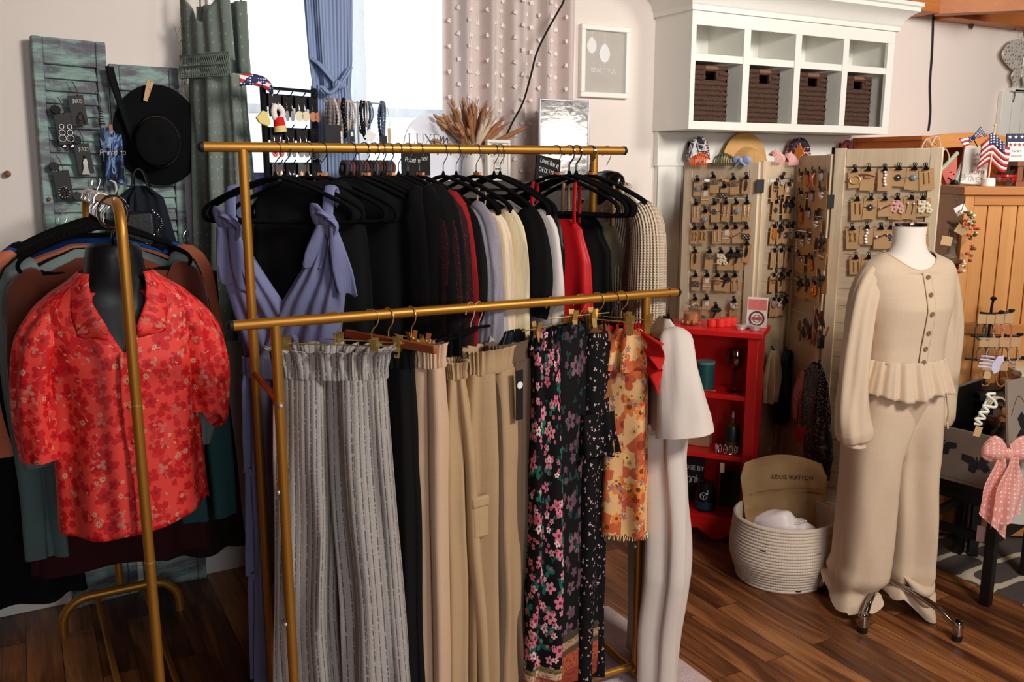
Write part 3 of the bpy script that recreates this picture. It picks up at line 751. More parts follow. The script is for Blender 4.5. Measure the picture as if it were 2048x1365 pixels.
F_ORANGE = floral('peach orange floral', (226, 178, 122), [
    (13, 5, .60, 2.9, .6, .8, (204, 106, 62), (188, 84, 52), (150, 60, 40)), (17, 6, .46, 6.3, .5, .6, (232, 140, 60), (196, 90, 50), (120, 60, 30)), (26, 7, .36, 9.1, .3, .5, (236, 206, 120), (196, 128, 96), (120, 84, 50)), (34, 5, .34, 4.7, .3, .35, (150, 110, 120), (170, 120, 90), None)], bumpy=.5)
F_CORAL = floral('coral floral georgette', (226, 62, 52), [
    (17, 3, .36, 2.2, .08, .34, (190, 38, 36), (204, 40, 38), None), (27, 5, .46, 4.4, .62, .62, (200, 16, 22), (186, 20, 26), (150, 14, 20)), (44, 5, .50, 7.7, .7, .55, (202, 14, 22), (190, 24, 28), None),
    (27, 3, .36, 1.3, .05, .26, (196, 128, 108), (206, 60, 52), None), (28, 9, .24, 9.4, .15, .2, (226, 178, 136), (214, 150, 118), (150, 84, 60)), (56, 2, .30, 3.6, .05, .3, (216, 150, 126), (176, 34, 34), None)], rough=.62, spec=.35)

# ============================================================ hanging tops on the upper rail
def tops():
    G = 'tops and dresses on the upper rail'
    rows = [
     # px, phi, dict
     (612, 10, dict(name='sleeveless_blouse', label='black v-neck sleeveless top hanging behind the periwinkle dress', m=K_BLACK, sw=.15, nw=.10, drop=.05, slv=None, ch=.165, hem=.18, sn=.085, L=.80)),
     (700, 20, dict(name='jumper', label='black jumper with the widest front, on the upper rail beside the periwinkle dress', m=K_BLACK, sw=.20, sn=.080, nw=.045, drop=.065, slv='long', L=.80, swid=.065)),
     (728, 27, dict(name='jumper', label='black cardigan hanging right behind the widest black jumper', m=K_BLACK, sw=.205, sn=.080, nw=.045, drop=.065, slv='long', L=.80)),
     (748, 32, dict(name='jumper', label='black-green sweater whose dark sleeve shows before the maroon knits', m=K_BLACK2, sw=.205, sn=.082, nw=.05, drop=.065, slv='long', L=.78, spread=.045)),
     (762, 36, dict(name='sparkly_sweater', label='maroon sparkly sweater nearer to the black tops', m=K_MAROON, sw=.20, slv='long', L=.70, sn=.115)),
     (778, 38, dict(name='sparkly_sweater', label='maroon sparkly sweater next to the crimson top', m=K_MAROON, sw=.205, slv='long', L=.70, sn=.115)),
     (796, 39, dict(name='jumper', label='plain crimson top on the upper rail behind the maroon sweaters', m=K_RED, sw=.195, slv='long', L=.70, sn=.105)),
     (815, 40, dict(name='tee_shirt', label='black tee between the crimson top and the lilac grey top', m=K_BLACK, sw=.195, slv='short', L=.66, sn=.13)),
     (838, 40, dict(name='jumper', label='pale lilac grey ribbed top with dropped shoulder on the upper rail', m=K_LILAC, sw=.21, slv='elbow', L=.60, sn=.10, drop=.085)),
     (886, 42, dict(name='cotton_blouse', label='cream crinkled blouse with lace neckline and wide cuffs', m=K_CREAM, sw=.19, slv='long', L=.60, sn=.150, drop=.06, nw=.085, swid=.062, lace=1)),
     (912, 42, dict(name='cotton_blouse', label='butter cream blouse hanging behind the lace-necked cream blouse', m=K_CREAM2, sw=.185, slv='elbow', L=.56, sn=.150, drop=.055, nw=.09, strap=1)),
     (952, 42, dict(name='tee_shirt', label='black tee hanging behind the two cream blouses', m=K_BLACK, sw=.19, slv='short', L=.78, sn=.14)),
     (988, 43, dict(name='tee_shirt', label='off white tee with pale blue back on the upper rail', m=K_TEE, sw=.18, slv='elbow', L=.52, sn=.145, drop=.06, swid=.06, mslv=None, blue=1)),
     (1000, 43, dict(name='satin_blouse', label='navy black shiny blouse beside the off white tee', m=K_NAVY, sw=.15, slv='short', L=.66, sn=.13)),
     (1112, 34, dict(name='satin_camisole', label='bright red satin camisole hung from velvet hanger by straps', m=K_SATIN, sw=.095, nw=.06, drop=.03, slv=None, ch=.125, hem=.15, sn=.205, arm=.33, L=.62, strap=2)),
     (1138, 36, dict(name='sleeveless_blouse', label='black sleeveless top between the red camisole and the olive one', m=K_BLACK, sw=.11, nw=.085, drop=.03, slv=None, ch=.145, hem=.16, sn=.20, L=.72)),
     (1152, 38, dict(name='sleeveless_blouse', label='black short top hanging beside the olive camisoles', m=K_BLACK, sw=.10, nw=.07, drop=.03, slv=None, ch=.13, hem=.14, sn=.20, L=.50)),
     (1182, 40, dict(name='satin_camisole', label='olive beige camisole with tan straps by the crochet cardigan', m=K_OLIVE, sw=.11, nw=.08, drop=.03, slv=None, ch=.135, hem=.15, sn=.215, L=.70, strap=3)),
    ]
    for i, (px, phi, d) in enumerate(rows):
        mtx = facing(rail_at(px, 'back'), phi)
        d = dict(d); lace = d.pop('lace', 0); strap = d.pop('strap', 0); blue = d.pop('blue', 0)
        hanger(mtx, 'black velvet hanger holding the ' + d['label'].split(' on the')[0].split(' hanging')[0].split(' whose')[0].split(' with')[0].split(' behind')[0].split(' between')[0].split(' beside')[0].split(' hung')[0].split(' next')[0].split(' nearer')[0] + {4: ' nearest the black tops', 5: ' beside the crimson one', 9: ' with lace', 7: ' beside the lilac top', 11: ' behind the cream blouses', 0: ' behind the periwinkle dress', 1: ' with widest front', 15: ' beside the red camisole', 16: ' beside the olive one', 2: ' on the upper rail', 3: ' with dark green tint', 14: ' by straps', 17: ' by tan straps', 10: ' behind the lace one', 8: ' with dropped shoulder', 12: ' with blue back', 6: '', 13: ' on the upper rail'}.get(i, ''), 'velvet hangers on the upper rail')
        g = top_garment(cat={'jumper': 'top', 'cotton_blouse': 'blouse', 'tee_shirt': 't-shirt', 'sleeveless_blouse': 'top', 'satin_camisole': 'top', 'satin_blouse': 'blouse', 'sparkly_sweater': 'sweater'}[d['name']], mtx=mtx, seed=i * 1.7 + .3, group=G, **d)
        if lace:
            b = MB()
            for k in range(22):
                a = PI * k / 21; x = .085 * math.cos(a); z = -.150 - .02 * math.sin(a)
                b.tube([(x + .007 * math.cos(q * PI / 4), -.012 + .001 * (k % 2), z + .007 * math.sin(q * PI / 4)) for q in range(8)], .0016, 5, closed=True)
            part('lace_trim', b, d['m'], g)
        if strap:
            w = {1: .10, 2: .075, 3: .095}[strap]; top = {1: -.112, 2: -.10, 3: -.105}[strap]
            for sg in (-1, 1):
                b = MB(); zz = -(d['sn']) - .012
                pth = [(sg * w, -.014, zz), (sg * w, -.017, (zz + top) / 2), (sg * w, -.012, top - .002), (sg * w, 0, top + .004), (sg * w, .012, top - .002), (sg * w, .016, (zz + top) / 2), (sg * w, .012, zz)]
                b.tube(smoothpath(pth, 4), .006 if strap != 1 else .0035, 8, flat=.35); part('strap', b, d['m'] if strap != 3 else cloth('tan strap', (196, 152, 112)), g)
        if blue:
            part('back_panel', body([(.2, .14), (.26, .185), (.62, .19)], [(.2, .006), (.62, .01)], .2, .56, 14, 40, cy=[(0, .035), (.6, .04)], seed=4), K_BLUE, g, smooth=60)
tops()

# oatmeal crochet cardigan on the end of the rail
px = 1222; mtx = facing(rail_at(px, 'back'), 60)
g = thing('crochet_cardigan', 'oatmeal crochet cardigan on the end of the upper rail', 'cardigan', mtx=mtx, group='tops and dresses on the upper rail')
hw, hd = shoulder_tabs(.115, .07, .175, .075, .32, .165, .18, .82, .045)
part('body', body(hw, hd, .115, .82, 40, 72, fold=((0, .001), (1, .012)), k=4, seed=3), K_CROCHET, g, smooth=60)
for sg in (-1, 1):
    x0 = sg * .16; z0 = -.20
    part('sleeve', sleeve([(x0 - sg * .02, 0, z0 + .02), (x0 + sg * .03, -.004, z0 - .03), (x0 + sg * .045, -.01, z0 - .2), (x0 + sg * .045, -.01, z0 - .4), (x0 + sg * .03, -.01, z0 - .56)], [(0, .03), (.12, .055), (.5, .066), (1, .06)], sg, .004, flat=.75), K_CROCHET, g, smooth=60)
part('knit_collar', MB().tube(smoothpath([(-.075, -.02, -.13), (-.06, .02, -.112), (0, .035, -.106), (.06, .02, -.112), (.075, -.02, -.13), (.05, -.05, -.26), (.035, -.055, -.45)], 5), .016, 8, flat=.6), K_CROCHET, g)
mGloss = M('glossy black plastic', (10, 10, 11), .16, var=.05, spec=.6)
f = thing('hanging_torso_form', 'glossy black moulded torso form hooked on the end of the upper rail', 'mannequin', mtx=facing(rail_at(1222, 'back') + V((0, .02, 0)), 58), group=None)
part('hook', hook_mb(), mSteel, f)
rings = []
for s, hw_, hd_, cy in ((.060, .012, .01, 0), (.066, .05, .03, 0), (.08, .066, .045, 0), (.10, .070, .05, 0), (.125, .066, .048, 0), (.15, .055, .042, 0), (.175, .05, .04, 0), (.20, .06, .045, 0)):
    rings.append([V((hw_ * math.cos(2 * PI * k / 36), hd_ * math.sin(2 * PI * k / 36) * (1 if math.sin(2 * PI * k / 36) > 0 else .6), -s)) for k in range(36)])
part('moulded_neck', MB().loft(rings, True, True, True), mGloss, f, smooth=60)

# a few spare hangers at the end with bare tips
for px, phi, lab in ((1140, 42, 'bare-tipped velvet hanger, first of those crowding by the rear post'), (1154, 43, 'velvet hanger whose rounded tip shows between two other tips near the rear post'), (1180, 41, 'velvet hanger with its rounded tip farthest out over the crochet cardigan')):
    h = hanger(facing(rail_at(px, 'back') + V((0, 0, -.0)), phi), lab, 'velvet hangers on the upper rail')
    b = MB(); b.tube(smoothpath([(.12, .012, -.135), (.12, 0, -.098), (.12, -.012, -.135)], 5), .007, 8, flat=.4)

# ============================================================ periwinkle maxi dress
mtx = facing(rail_at(548, 'back'), 12)
mdress = mtx @ T(0, .028, 0)
hanger(mtx, 'velvet hanger carrying the periwinkle dress by its tied straps', 'velvet hangers on the upper rail')
hanger(facing(rail_at(566, 'back'), 9), 'velvet hanger tight behind the one carrying the periwinkle dress', 'velvet hangers on the upper rail')
hanger(facing(rail_at(640, 'back'), 14), 'velvet hanger standing empty above the black v-neck top', 'velvet hangers on the upper rail')
d = thing('maxi_dress', 'periwinkle blue tiered maxi dress with tied shoulder bows and deep v neck', 'dress', mtx=mdress, group='tops and dresses on the upper rail')
def bodice(sg):
    """sg -1: panel from the viewer's left strap, +1 from the right strap; crosses the middle below the v"""
    def fn(u, v):
        s = lerp(.205, .575, v)
        outer = interp([(.205, .150), (.27, .166), (.34, .178), (.42, .166), (.575, .142)], s)
        inner = interp([(.205, .128), (.30, .072), (.405, .0), (.575, -.085)], s)
        x = lerp(inner, outer, u) * sg
        puff = -.020 - .022 * math.sin(PI * min(1, v * 1.05)) * math.sin(PI * (.15 + .7 * u)) - (.006 if sg > 0 else 0) * v
        pl = .0055 * math.sin(u * 26 + v * 3) * (1 - .5 * v) + .004 * math.sin(u * 11 + 4 * v)
        edge = .03 * max(0, u - .85) / .15
        return V((x, puff + pl + edge, -s + .004 * math.sin(u * 7)))
    return MB().grid(fn, 60, 44, .2, .4)
for sg in (-1, 1): part('bodice_panel', bodice(sg), K_PERI, d, solid=.0018, smooth=60)
part('back_bodice', MB().grid(lambda u, v: V((lerp(-1, 1, u) * lerp(.165, .142, v), .03 + .012 * math.cos(u * 24) * .4, -lerp(.42, .575, v))), 40, 8, .3, .16), K_PERI, d, solid=.0018, smooth=60)
def tier(s0, s1, w0, w1, amp, seed):
    return body([(s0, w0), (s0 + .02, w0 + .003), (s1, w1)], [(s0, .034), (s1, .044)], s0, s1, 26, 120, 2.2, ((0, amp * .35), (.1, amp * .7), (1, amp)), 11, seed, seed)
part('waistband', body([(.565, .142), (.62, .142)], [(.565, .035), (.62, .036)], .565, .622, 4, 90, 2.2, ((0, .002), (1, .002)), 15, 1, 1), K_PERI, d, smooth=60)
part('skirt', tier(.618, .895, .142, .150, .010, 1), K_PERI, d, smooth=60)
part('skirt_tier', tier(.888, 1.218, .149, .158, .011, 2), K_PERI, d, smooth=60)
part('skirt_tier', tier(1.210, 1.56, .156, .172, .012, 3), K_PERI, d, smooth=60)
for s in (.893, 1.214): part('tier_ruffle', body([(s - .008, .154), (s, .153), (s + .012, .157)], [(s - .008, .043), (s + .012, .044)], s - .008, s + .012, 4, 160, 2.2, ((0, .006), (1, .004)), 31, s, 2), K_PERI, d, smooth=60)
for sg, kx, ks in ((-1, -.136, .195), (1, .140, .185)):
    b = MB()
    b.tube(smoothpath([(kx, -.03, -ks), (kx * 1.01, -.022, -.15), (kx * 1.01, -.012, -.112), (kx * 1.02, .004, -.103), (kx * 1.02, .018, -.118), (kx * 1.03, .024, -.2), (kx * 1.0, .03, -.42)], 6), [.016] * 37, 10, flat=.45)
    part('strap', b, K_PERI, d)
    b = MB(); b.ball((kx, -.036, -ks), .026, 14, (1.0, .8, .85))
    b.tube(smoothpath([(kx - .02, -.04, -ks + .014), (kx + .004, -.062, -ks + .018), (kx + .03, -.05, -ks - .004)], 5), .012, 8, flat=.6)
    # loops and tails
    for (dx, dz, l) in ((.034, -.015, .05), (-.024, .018, .04)): b.tube(smoothpath([(kx, -.04, -ks), (kx + dx * .7, -.058, -ks + dz + .018), (kx + dx, -.05, -ks + dz), (kx + dx * .6, -.045, -ks + dz - .026), (kx, -.038, -ks - .01)], 5), .013, 8, flat=.55)
    part('shoulder_knot', b, K_PERI, d, smooth=60)
    tails = ((.012, .050, .175), (-.02, -.002, .16)) if sg < 0 else ((.022, .060, .19), (-.01, -.042, .12))
    for x0, x1, l in tails:
        def fn(u, v, x0=x0, x1=x1, l=l):
            w = lerp(.011, .024, min(1, v * 1.6)) * (1 if v < .72 else 1 - .0 * v)
            tip = .03 * abs(u - (.8 if sg > 0 else .3)) if v > .95 else 0
            return V((kx + lerp(x0, x1, v) + (u - .5) * 2 * w, -.048 - .010 * math.sin(v * 3 + u * 3), -ks - .012 - v * l + tip))
        part('strap_tail', MB().grid(fn, 8, 16), K_PERI, d, solid=.0015, smooth=60)

# ============================================================ trousers, skirts and dresses on the lower rail
GL = 'bottoms and dresses on the lower rail'
mt = facing(rail_at(700, 'front') + RN * -.0, 6)
def low(px, phi): return facing(rail_at(px, 'front'), phi)
m1 = low(668, 8)
clip_hanger(low(668, 8), 'gold clip hanger gripping the grey ribbed trousers', .135, 'wire', (-.125, .098))
pants_garment('ribbed_trousers', 'heather grey ribbed wide-leg trousers with ruffled paper-bag waist', K_GREY, m1 @ T(-.012, -.004, 0), .074, .068, .142, .146, .186, .34, 1.06, .055, 2, .012, 5, .010, None, .02, GL)
m2 = low(742, 16)
clip_hanger(m2, 'gold clip hanger behind the grey trousers, holding black ones', .13, 'wire', (-.09, .07))
pants_garment('trousers', 'plain black trousers squeezed between the grey and the tan trousers', K_BLACK, m2 @ T(.020, .014, 0), .088, .04, .085, .088, .090, .34, 1.05, .03, 5, group=GL)
m3 = low(776, 40)
h = clip_hanger(m3, 'orange wooden clamp hanger lying behind the tan trousers', .165, 'wood', ())
m4 = low(822, 46)
clip_hanger(m4, 'gold clip hanger gripping the pinkish tan trousers', .07, 'wire', (.0, .055))
pants_garment('linen_trousers', 'pinkish tan straight trousers with elastic waist, folded on gold clips', K_TAN, facing(atD(859, 640, rail_at(855, 'front').dot(FWD) - .05).xy.to_3d() + V((0, 0, 1.22)), 24), .072, .058, .038, .044, .040, .9, 1.12, .040, 8, .006, 2, .0012, None, .003, GL)
m5 = low(941, -58)
clip_hanger(m5, 'black clip hanger with the khaki cargo trousers', .15, 'black', (-.10, .10), .06)
g = pants_garment('cargo_trousers', 'khaki cargo trousers with flapped thigh pocket on black clips', K_KHAKI, facing(atD(906, 640, rail_at(906, 'front').dot(FWD) - .045).xy.to_3d() + V((0, 0, 1.22)), -20) @ RY(-1.7), .125, .042, .026, .040, .062, .36, 1.10, .045, 11, .008, 3, .002, None, .010, GL)
b = MB(); b.bx((.004, -.056, -.60), (.052, -.040, -.49)).bx((.002, -.059, -.515), (.055, -.042, -.485)); part('cargo_pocket', b, K_KHAKI, g, bevel=.006, mtx=RZ(14))
m6 = low(957, -60)
clip_hanger(m6, 'black clip hanger with the sand trousers that carry a round tag', .15, 'black', (-.10, .10), .06)
g = pants_garment('twill_trousers', 'sand coloured gathered-waist trousers with a black swing tag', K_KHAKI2, low(968, -44) @ T(0, -.02, 0), .105, .060, .078, .088, .096, .36, 1.10, .045, 14, .011, 4, .003, None, .015, GL)
tagm = M('black card', (15, 15, 17), .6, var=.05); wht = M('white card', (232, 230, 226), .7, var=.03)
tg = part('swing_tag', MB().bx((.036, -.064, -.30), (.062, -.0625, -.165)), tagm, g)
part('round_label', MB().lathe([(0, 0), (.010, 0), (.010, .0008), (0, .0008)], 20, mtx=T(.049, -.0650, -.205) @ RX(90)), wht, tg)
pants_garment('twill_trousers', 'dim taupe trousers hanging beyond the sand ones', K_BROWN, low(1014, -46), .10, .05, .07, .075, .09, .36, 1.10, .035, 16, group=GL)
# grey-white and navy slivers behind
top_garment('rayon_blouse', 'grey white blouse showing as a sliver beside the taupe trousers', 'blouse', K_GREYW, low(1034, -52) @ T(0, .05, .06), sw=.05, nw=.03, ch=.055, hem=.06, L=.42, slv=None, seed=3, group=GL, dep=.012)
top_garment('navy_dress', 'long navy black dress hanging between the taupe trousers and the pink-flowered skirt', 'dress', K_NAVY, low(1046, -50) @ T(0, .03, .02), sw=.07, nw=.04, ch=.075, hem=.085, L=1.02, slv=None, seed=6, group=GL, dep=.02)

def skirt_piece(name, label, cat, m, mtx, s0, s1, w0, w1, d0=.02, d1=.035, seed=0, k=6, amp=.012, yoke=None, group=GL):
    g = thing(name, label, cat, mtx=mtx, group=group)
    rings = []
    ns = 50
    for j in range(ns + 1):
        s = lerp(s1, s0, j / ns)             # from hem upwards: UV v is height above the hem
        t = (s - s0) / (s1 - s0)
        rings.append(ring(lerp(w0, w1, t ** 1.3), lerp(d0, d1, t), s, 80, 2.3, amp * lerp(.35, 1.2, t), k, seed, seed))
    part('skirt', MB().loft(rings), m, g, smooth=60)
    if yoke: part('gathered_yoke', body([(yoke[0], yoke[2]), (yoke[1], w0 + .004)], [(yoke[0], .022), (yoke[1], .026)], yoke[0], yoke[1], 12, 90, 2.3, ((0, .004), (1, .005)), 17, 2, 3), {F_BLACK: F_BLACK2, F_DARK: F_DARK2}.get(m, m), g, smooth=60)
    return g
m7 = low(1103, -48)
clip_hanger(m7, 'gold clip hanger at the pink-flowered black skirt', .12, 'wire', (-.06, .07))
skirt_piece('floral_maxi_skirt', 'black maxi skirt printed with pink flowers and green leaves, banded hem', 'skirt', F_BLACK, m7 @ T(-.008, 0, 0), .12, 1.165, .062, .098, .04, .06, 4, 5, .014, (.075, .125, .05))
m8 = low(1140, -44)
skirt_piece('floral_chiffon_dress', 'dim black floral chiffon dress with rust banded hem behind the pink-flowered skirt', 'dress', F_DARK, m8 @ T(.0, .0, 0), .10, 1.13, .075, .105, .035, .055, 6, 5, .012, (.065, .105, .06))
m9 = low(1160, -30)
clip_hanger(m9, 'gold clip hanger standing above the bird-printed black dress', .10, 'wire', (-.02, .045), .045)
g = thing('bird_print_dress', 'long black dress scattered with tiny pale birds', 'dress', mtx=low(1186, -22), group=GL)
rings = []
for j in range(61):
    t = 1 - j / 60; s = lerp(.09, 1.15, t)
    hwv = interp([(.09, .040), (.16, .060), (.30, .070), (.42, .074), (.44, .060), (.62, .056), (1.15, .062)], s); cxv = interp([(.09, 0), (.36, .012), (.5, -.008), (1.15, -.022)], s)
    rings.append(ring(hwv, lerp(.03, .05, t), s, 72, 2.3, .012 * lerp(.4, 1.2, t), 4, 2, 6, cxv))
part('body', MB().loft(rings), F_BIRD, g, smooth=60)
part('ruffle', body([(.33, .078), (.44, .088)], [(.33, .05), (.44, .065)], .32, .44, 8, 90, 2.3, ((0, .006), (1, .014)), 9, 1, 2), F_BIRD, g, smooth=60)
for sg in (-1, 1): part('strap', MB().tube([(sg * .03, -.02, -.10), (sg * .028, -.012, -.06), (sg * .028, 0, -.045)], .003, 6), K_BLACK, g)
# orange floral dress
m10 = low(1224, 18)
h = clip_hanger(low(1195, 30), 'gold clip hanger over the orange floral dress', .12, 'wire', (-.03, .10), .06)
hanger(m10 @ T(.0, .0, 0), 'velvet hanger in the collar of the orange floral dress', None)
g = skirt_piece('orange_floral_dress', 'peach and orange flowered dress with frayed hem near the end of the lower rail', 'dress', F_ORANGE, m10 @ T(.050, -.01, 0), .20, .690, .062, .070, .03, .045, 5, 4, .009)
part('yoke', body([(.085, .035), (.12, .062), (.205, .064)], [(.085, .012), (.205, .03)], .085, .205, 10, 60, seed=4), F_ORANGE, g, smooth=60)
part('sheer_sleeve', sleeve([(-.05, 0, -.10), (-.09, -.02, -.13), (-.105, -.03, -.2), (-.085, -.03, -.29)], [(0, .03), (.5, .045), (1, .05)], 2, .006, flat=.6), cloth('sheer brown ruffle', (134, 84, 50), 'crinkle'), g, smooth=60)
b = MB(); q = random.Random(4)
for k in range(70):
    a = 2 * PI * k / 70; x, y = .070 * math.cos(a), .045 * math.sin(a)
    b.tube([(x, y, -.686), (x * 1.03 + q.uniform(-.003, .003), y * 1.05, -.700 + q.uniform(-.004, .004))], .0012, 4)
part('frayed_hem', b, cloth('frayed thread', (232, 206, 160)), g)
# red ruffled dress
mr = low(1243, 26); K_RUF = cloth('scarlet crepe', (188, 28, 24), 'crinkle', var=.08)
g = thing('ruffled_dress', 'scarlet dress with pointed flutter sleeves behind the orange floral dress', 'dress', mtx=mr, group=GL)
clip_hanger(low(1243, 30), 'gold clip hanger at the scarlet ruffled dress', .10, 'wire', (.02, .085), .062)
part('body', body([(.08, .05), (.16, .075), (.40, .078), (.60, .085)], [(.08, .015), (.6, .03)], .08, .60, 24, 60, seed=8, k=5), K_RUF, g, smooth=60)
for sg in (-1, 1):
    def fn(u, v, sg=sg):
        a = lerp(-.9, 1.0, u); r = lerp(.0, .085, v)
        x0, z0 = sg * (.065 + .01 * u), -.085 - .10 * u
        return V((x0 + sg * r * (.95 - .25 * u), -.03 - .02 * math.sin(u * 17) * v - .03 * v, z0 - r * (.35 + .5 * u) + .012 * v * math.sin(u * 13)))
    part('flutter_sleeve', MB().grid(fn, 40, 10), K_RUF, g, solid=.0015, smooth=60)
for z in (.075, .10): part('ruched_neck', body([(z, .055), (z + .03, .062)], [(z, .03), (z + .03, .032)], z, z + .03, 4, 80, 2.3, ((0, .008), (1, .006)), 19, z, 3), K_RUF, g, smooth=60)
# cream belted set on the outermost hook
mc = low(1338, 82)
g0 = hanger(mc @ Matrix.Diagonal((.62, 1, 1, 1)), 'velvet hanger hooked over the outer end of the lower rail', None)
g = thing('belted_jumpsuit', 'stone coloured short-sleeved jumpsuit with tied belt on the outer end of the lower rail', 'jumpsuit', mtx=Matrix.Translation(RD * .014) @ mc @ T(0, -.026, 0), group=GL)
hw, hd = shoulder_tabs(.070, .05, .130, .045, .24, .125, .11, .42, .055)
part('bodice', body(hw, hd, .070, .42, 30, 64, fold=((0, .001), (.4, .007), (1, .012)), k=5, seed=2), K_STONE, g, smooth=60)
for sg in (-1, 1):
    part('sleeve', sleeve([(sg * .09, 0, -.105), (sg * .118, -.002, -.128), (sg * .146, .002, -.21), (sg * .166, .010, -.30), (sg * .176, .018, -.375)], [(0, .025), (.2, .042), (.6, .056), (1, .070)], sg, .004, flat=1.15), K_STONE, g, smooth=60)
    rings = []
    for j in range(50):
        s = lerp(.40, 1.19, j / 49); t = j / 49
        xo = interp([(0, .13), (.3, .16), (.55, .175), (.8, .15), (1, .14)], t); xi = .002 + .012 * t
        rings.append(ring((xo - xi) / 2, interp([(0, .056), (.5, .062), (1, .056)], t), s, 44, 2.3, .013, 4, sg, 4 + sg, sg * (xo + xi) / 2, .014 * math.sin(PI * min(1, t * 1.25)) ** 2))
    part('leg', MB().loft(rings), K_STONE, g, smooth=60)
b = MB(); rings = [ring(.132, .062, s, 60, 2.3, .002, 5, 1, 3) for s in (.352, .358, .395, .401)]; b.loft(rings)
part('belt', b, K_STONE, g, smooth=60)
part('belt_tie', MB().tube(smoothpath([(.0, -.066, -.375), (.06, -.075, -.39), (.12, -.07, -.365), (.07, -.065, -.41), (.05, -.07, -.46), (.06, -.07, -.50)], 5), .012, 8, flat=.4), K_STONE, g)
# ============================================================ weathered shutters by the wall
def shutter_mat():
    t = NT('weathered teal paint'); o = t.tc.outputs['Object']
    n1 = t.noise(t.scale(o, (1.0, 1, 3.0)), 7.0, 4, .6, .5); n2 = t.noise(t.scale(o, (.25, 1, 2.2)), 34.0, 4, .7); n3 = t.noise(t.scale(o, (3, 3, .12)), 40.0, 3, .7)
    col = t.ramp(n1, [(.34, lin((96, 92, 102))), (.45, lin((112, 118, 122))), (.53, lin((136, 164, 156))), (.70, lin((156, 184, 174)))])
    col = t.mix(t.math('MULTIPLY', t.math('SUBTRACT', n2, .45, clamp=True), 2.6, clamp=True), col, lin((72, 76, 82)))
    col = t.mix(t.math('MULTIPLY', t.math('SUBTRACT', n3, .56, clamp=True), 2.5, clamp=True), col, lin((168, 178, 172)))
    t.set(Base_Color=col, Roughness=.7); t.bump(n2, .25, .001); return t.m
mShut = shutter_mat()
def shutter(label, mtx, w, h):
    s = thing('louvered_shutter', label, 'shutter', mtx=mtx, group=None); st = .032
    b = MB()
    b.bx((0, 0, 0), (st, .03, h)).bx((w - st, 0, 0), (w, .03, h))
    b.bx((st, .003, h - .085), (w - st, .027, h)).bx((st, .003, 0), (w - st, .027, .10)).bx((st, .003, h * .46), (w - st, .027, h * .46 + .07))
    part('shutter_frame', b, mShut, s, bevel=.004)
    for za, zb2 in ((.10, h * .46 - .02), (h * .46 + .075, h - .10)):
        b = MB(); z = za
        while z < zb2: b.box((0, 0, 0), (w - 2 * st - .002, .0065, .05), T(w / 2, .015, z + .018) @ RX(-22)); z += .040
        part('louvers', b, mShut, s, bevel=.002)
    return s
sm1 = frame((.052, 3.375, 0), (1, .16, 0)) @ RY(1.3); sm2 = frame((.298, 3.405, 0), (1, .02, 0)) @ RY(.7)
sh1 = shutter('taller grey teal louvered shutter with earring cards, against the wall behind the coral shirt', sm1, .226, 2.0)
sh2 = shutter('shorter dark teal louvered shutter behind the round black hat', sm2, .226, 1.925)
part('brown_knob', MB().ball((.016, -.006, 1.475), .007, 10), M('brown peg', (120, 84, 58), .5), sh1)
n1 = (sm1.to_3x3() @ V((0, 1, 0))); o1 = sm1.translation
n2 = (sm2.to_3x3() @ V((0, 1, 0))); o2 = sm2.translation
mSilver = M('bright silver', (208, 206, 204), .2, 1.0, var=.1); mGoldJ = M('yellow gold jewellery', (220, 178, 96), .2, 1.0, var=.1)
mChalk = M('chalk marker', (225, 224, 222), .9)
def on_shutter(px, py, k=1, off=.02):
    p = onPl(px, py, o1 if k == 1 else o2, n1 if k == 1 else n2); return p - (n1 if k == 1 else n2) * off
def local(mtx, p): return mtx.inverted() @ p
def s_hook(p, label, h=.06):
    k = thing('wire_hook', label, 'hook', mtx=frame(p, (1, .1, 0)))
    part('wire', MB().tube(smoothpath([(-.012, .012, h * .55), (-.006, .014, h * .95), (.008, 0, h), (.012, -.004, h * .75), (-.004, -.006, h * .1), (0, -.010, -.006), (.014, -.012, .002), (.018, -.010, .018)], 5), .0016, 6), mSilver, k)
def tear(b, x, z, r, th=.0012, n=26):
    b.tube([(x + r * .75 * math.sin(a) * math.sin(a / 2), -.006, z - r + r * math.cos(a)) for a in [2 * PI * k / n for k in range(n)]], th, 6, closed=True)
cards = [((152, 222), 26, 52, 'tear', '$800', 'black earring card with silver teardrop hoops, highest on the shutter'), ((126, 258), 28, 54, 'rings', '', 'black card with long silver triple-ring earrings on the shutter'),
         ((164, 318), 26, 54, 'figure', '$700', 'black card with a single silver charm below the highest card'), ((123, 370), 27, 50, 'drop', '', 'black card with a filigree drop earring, lowest on the shutter')]
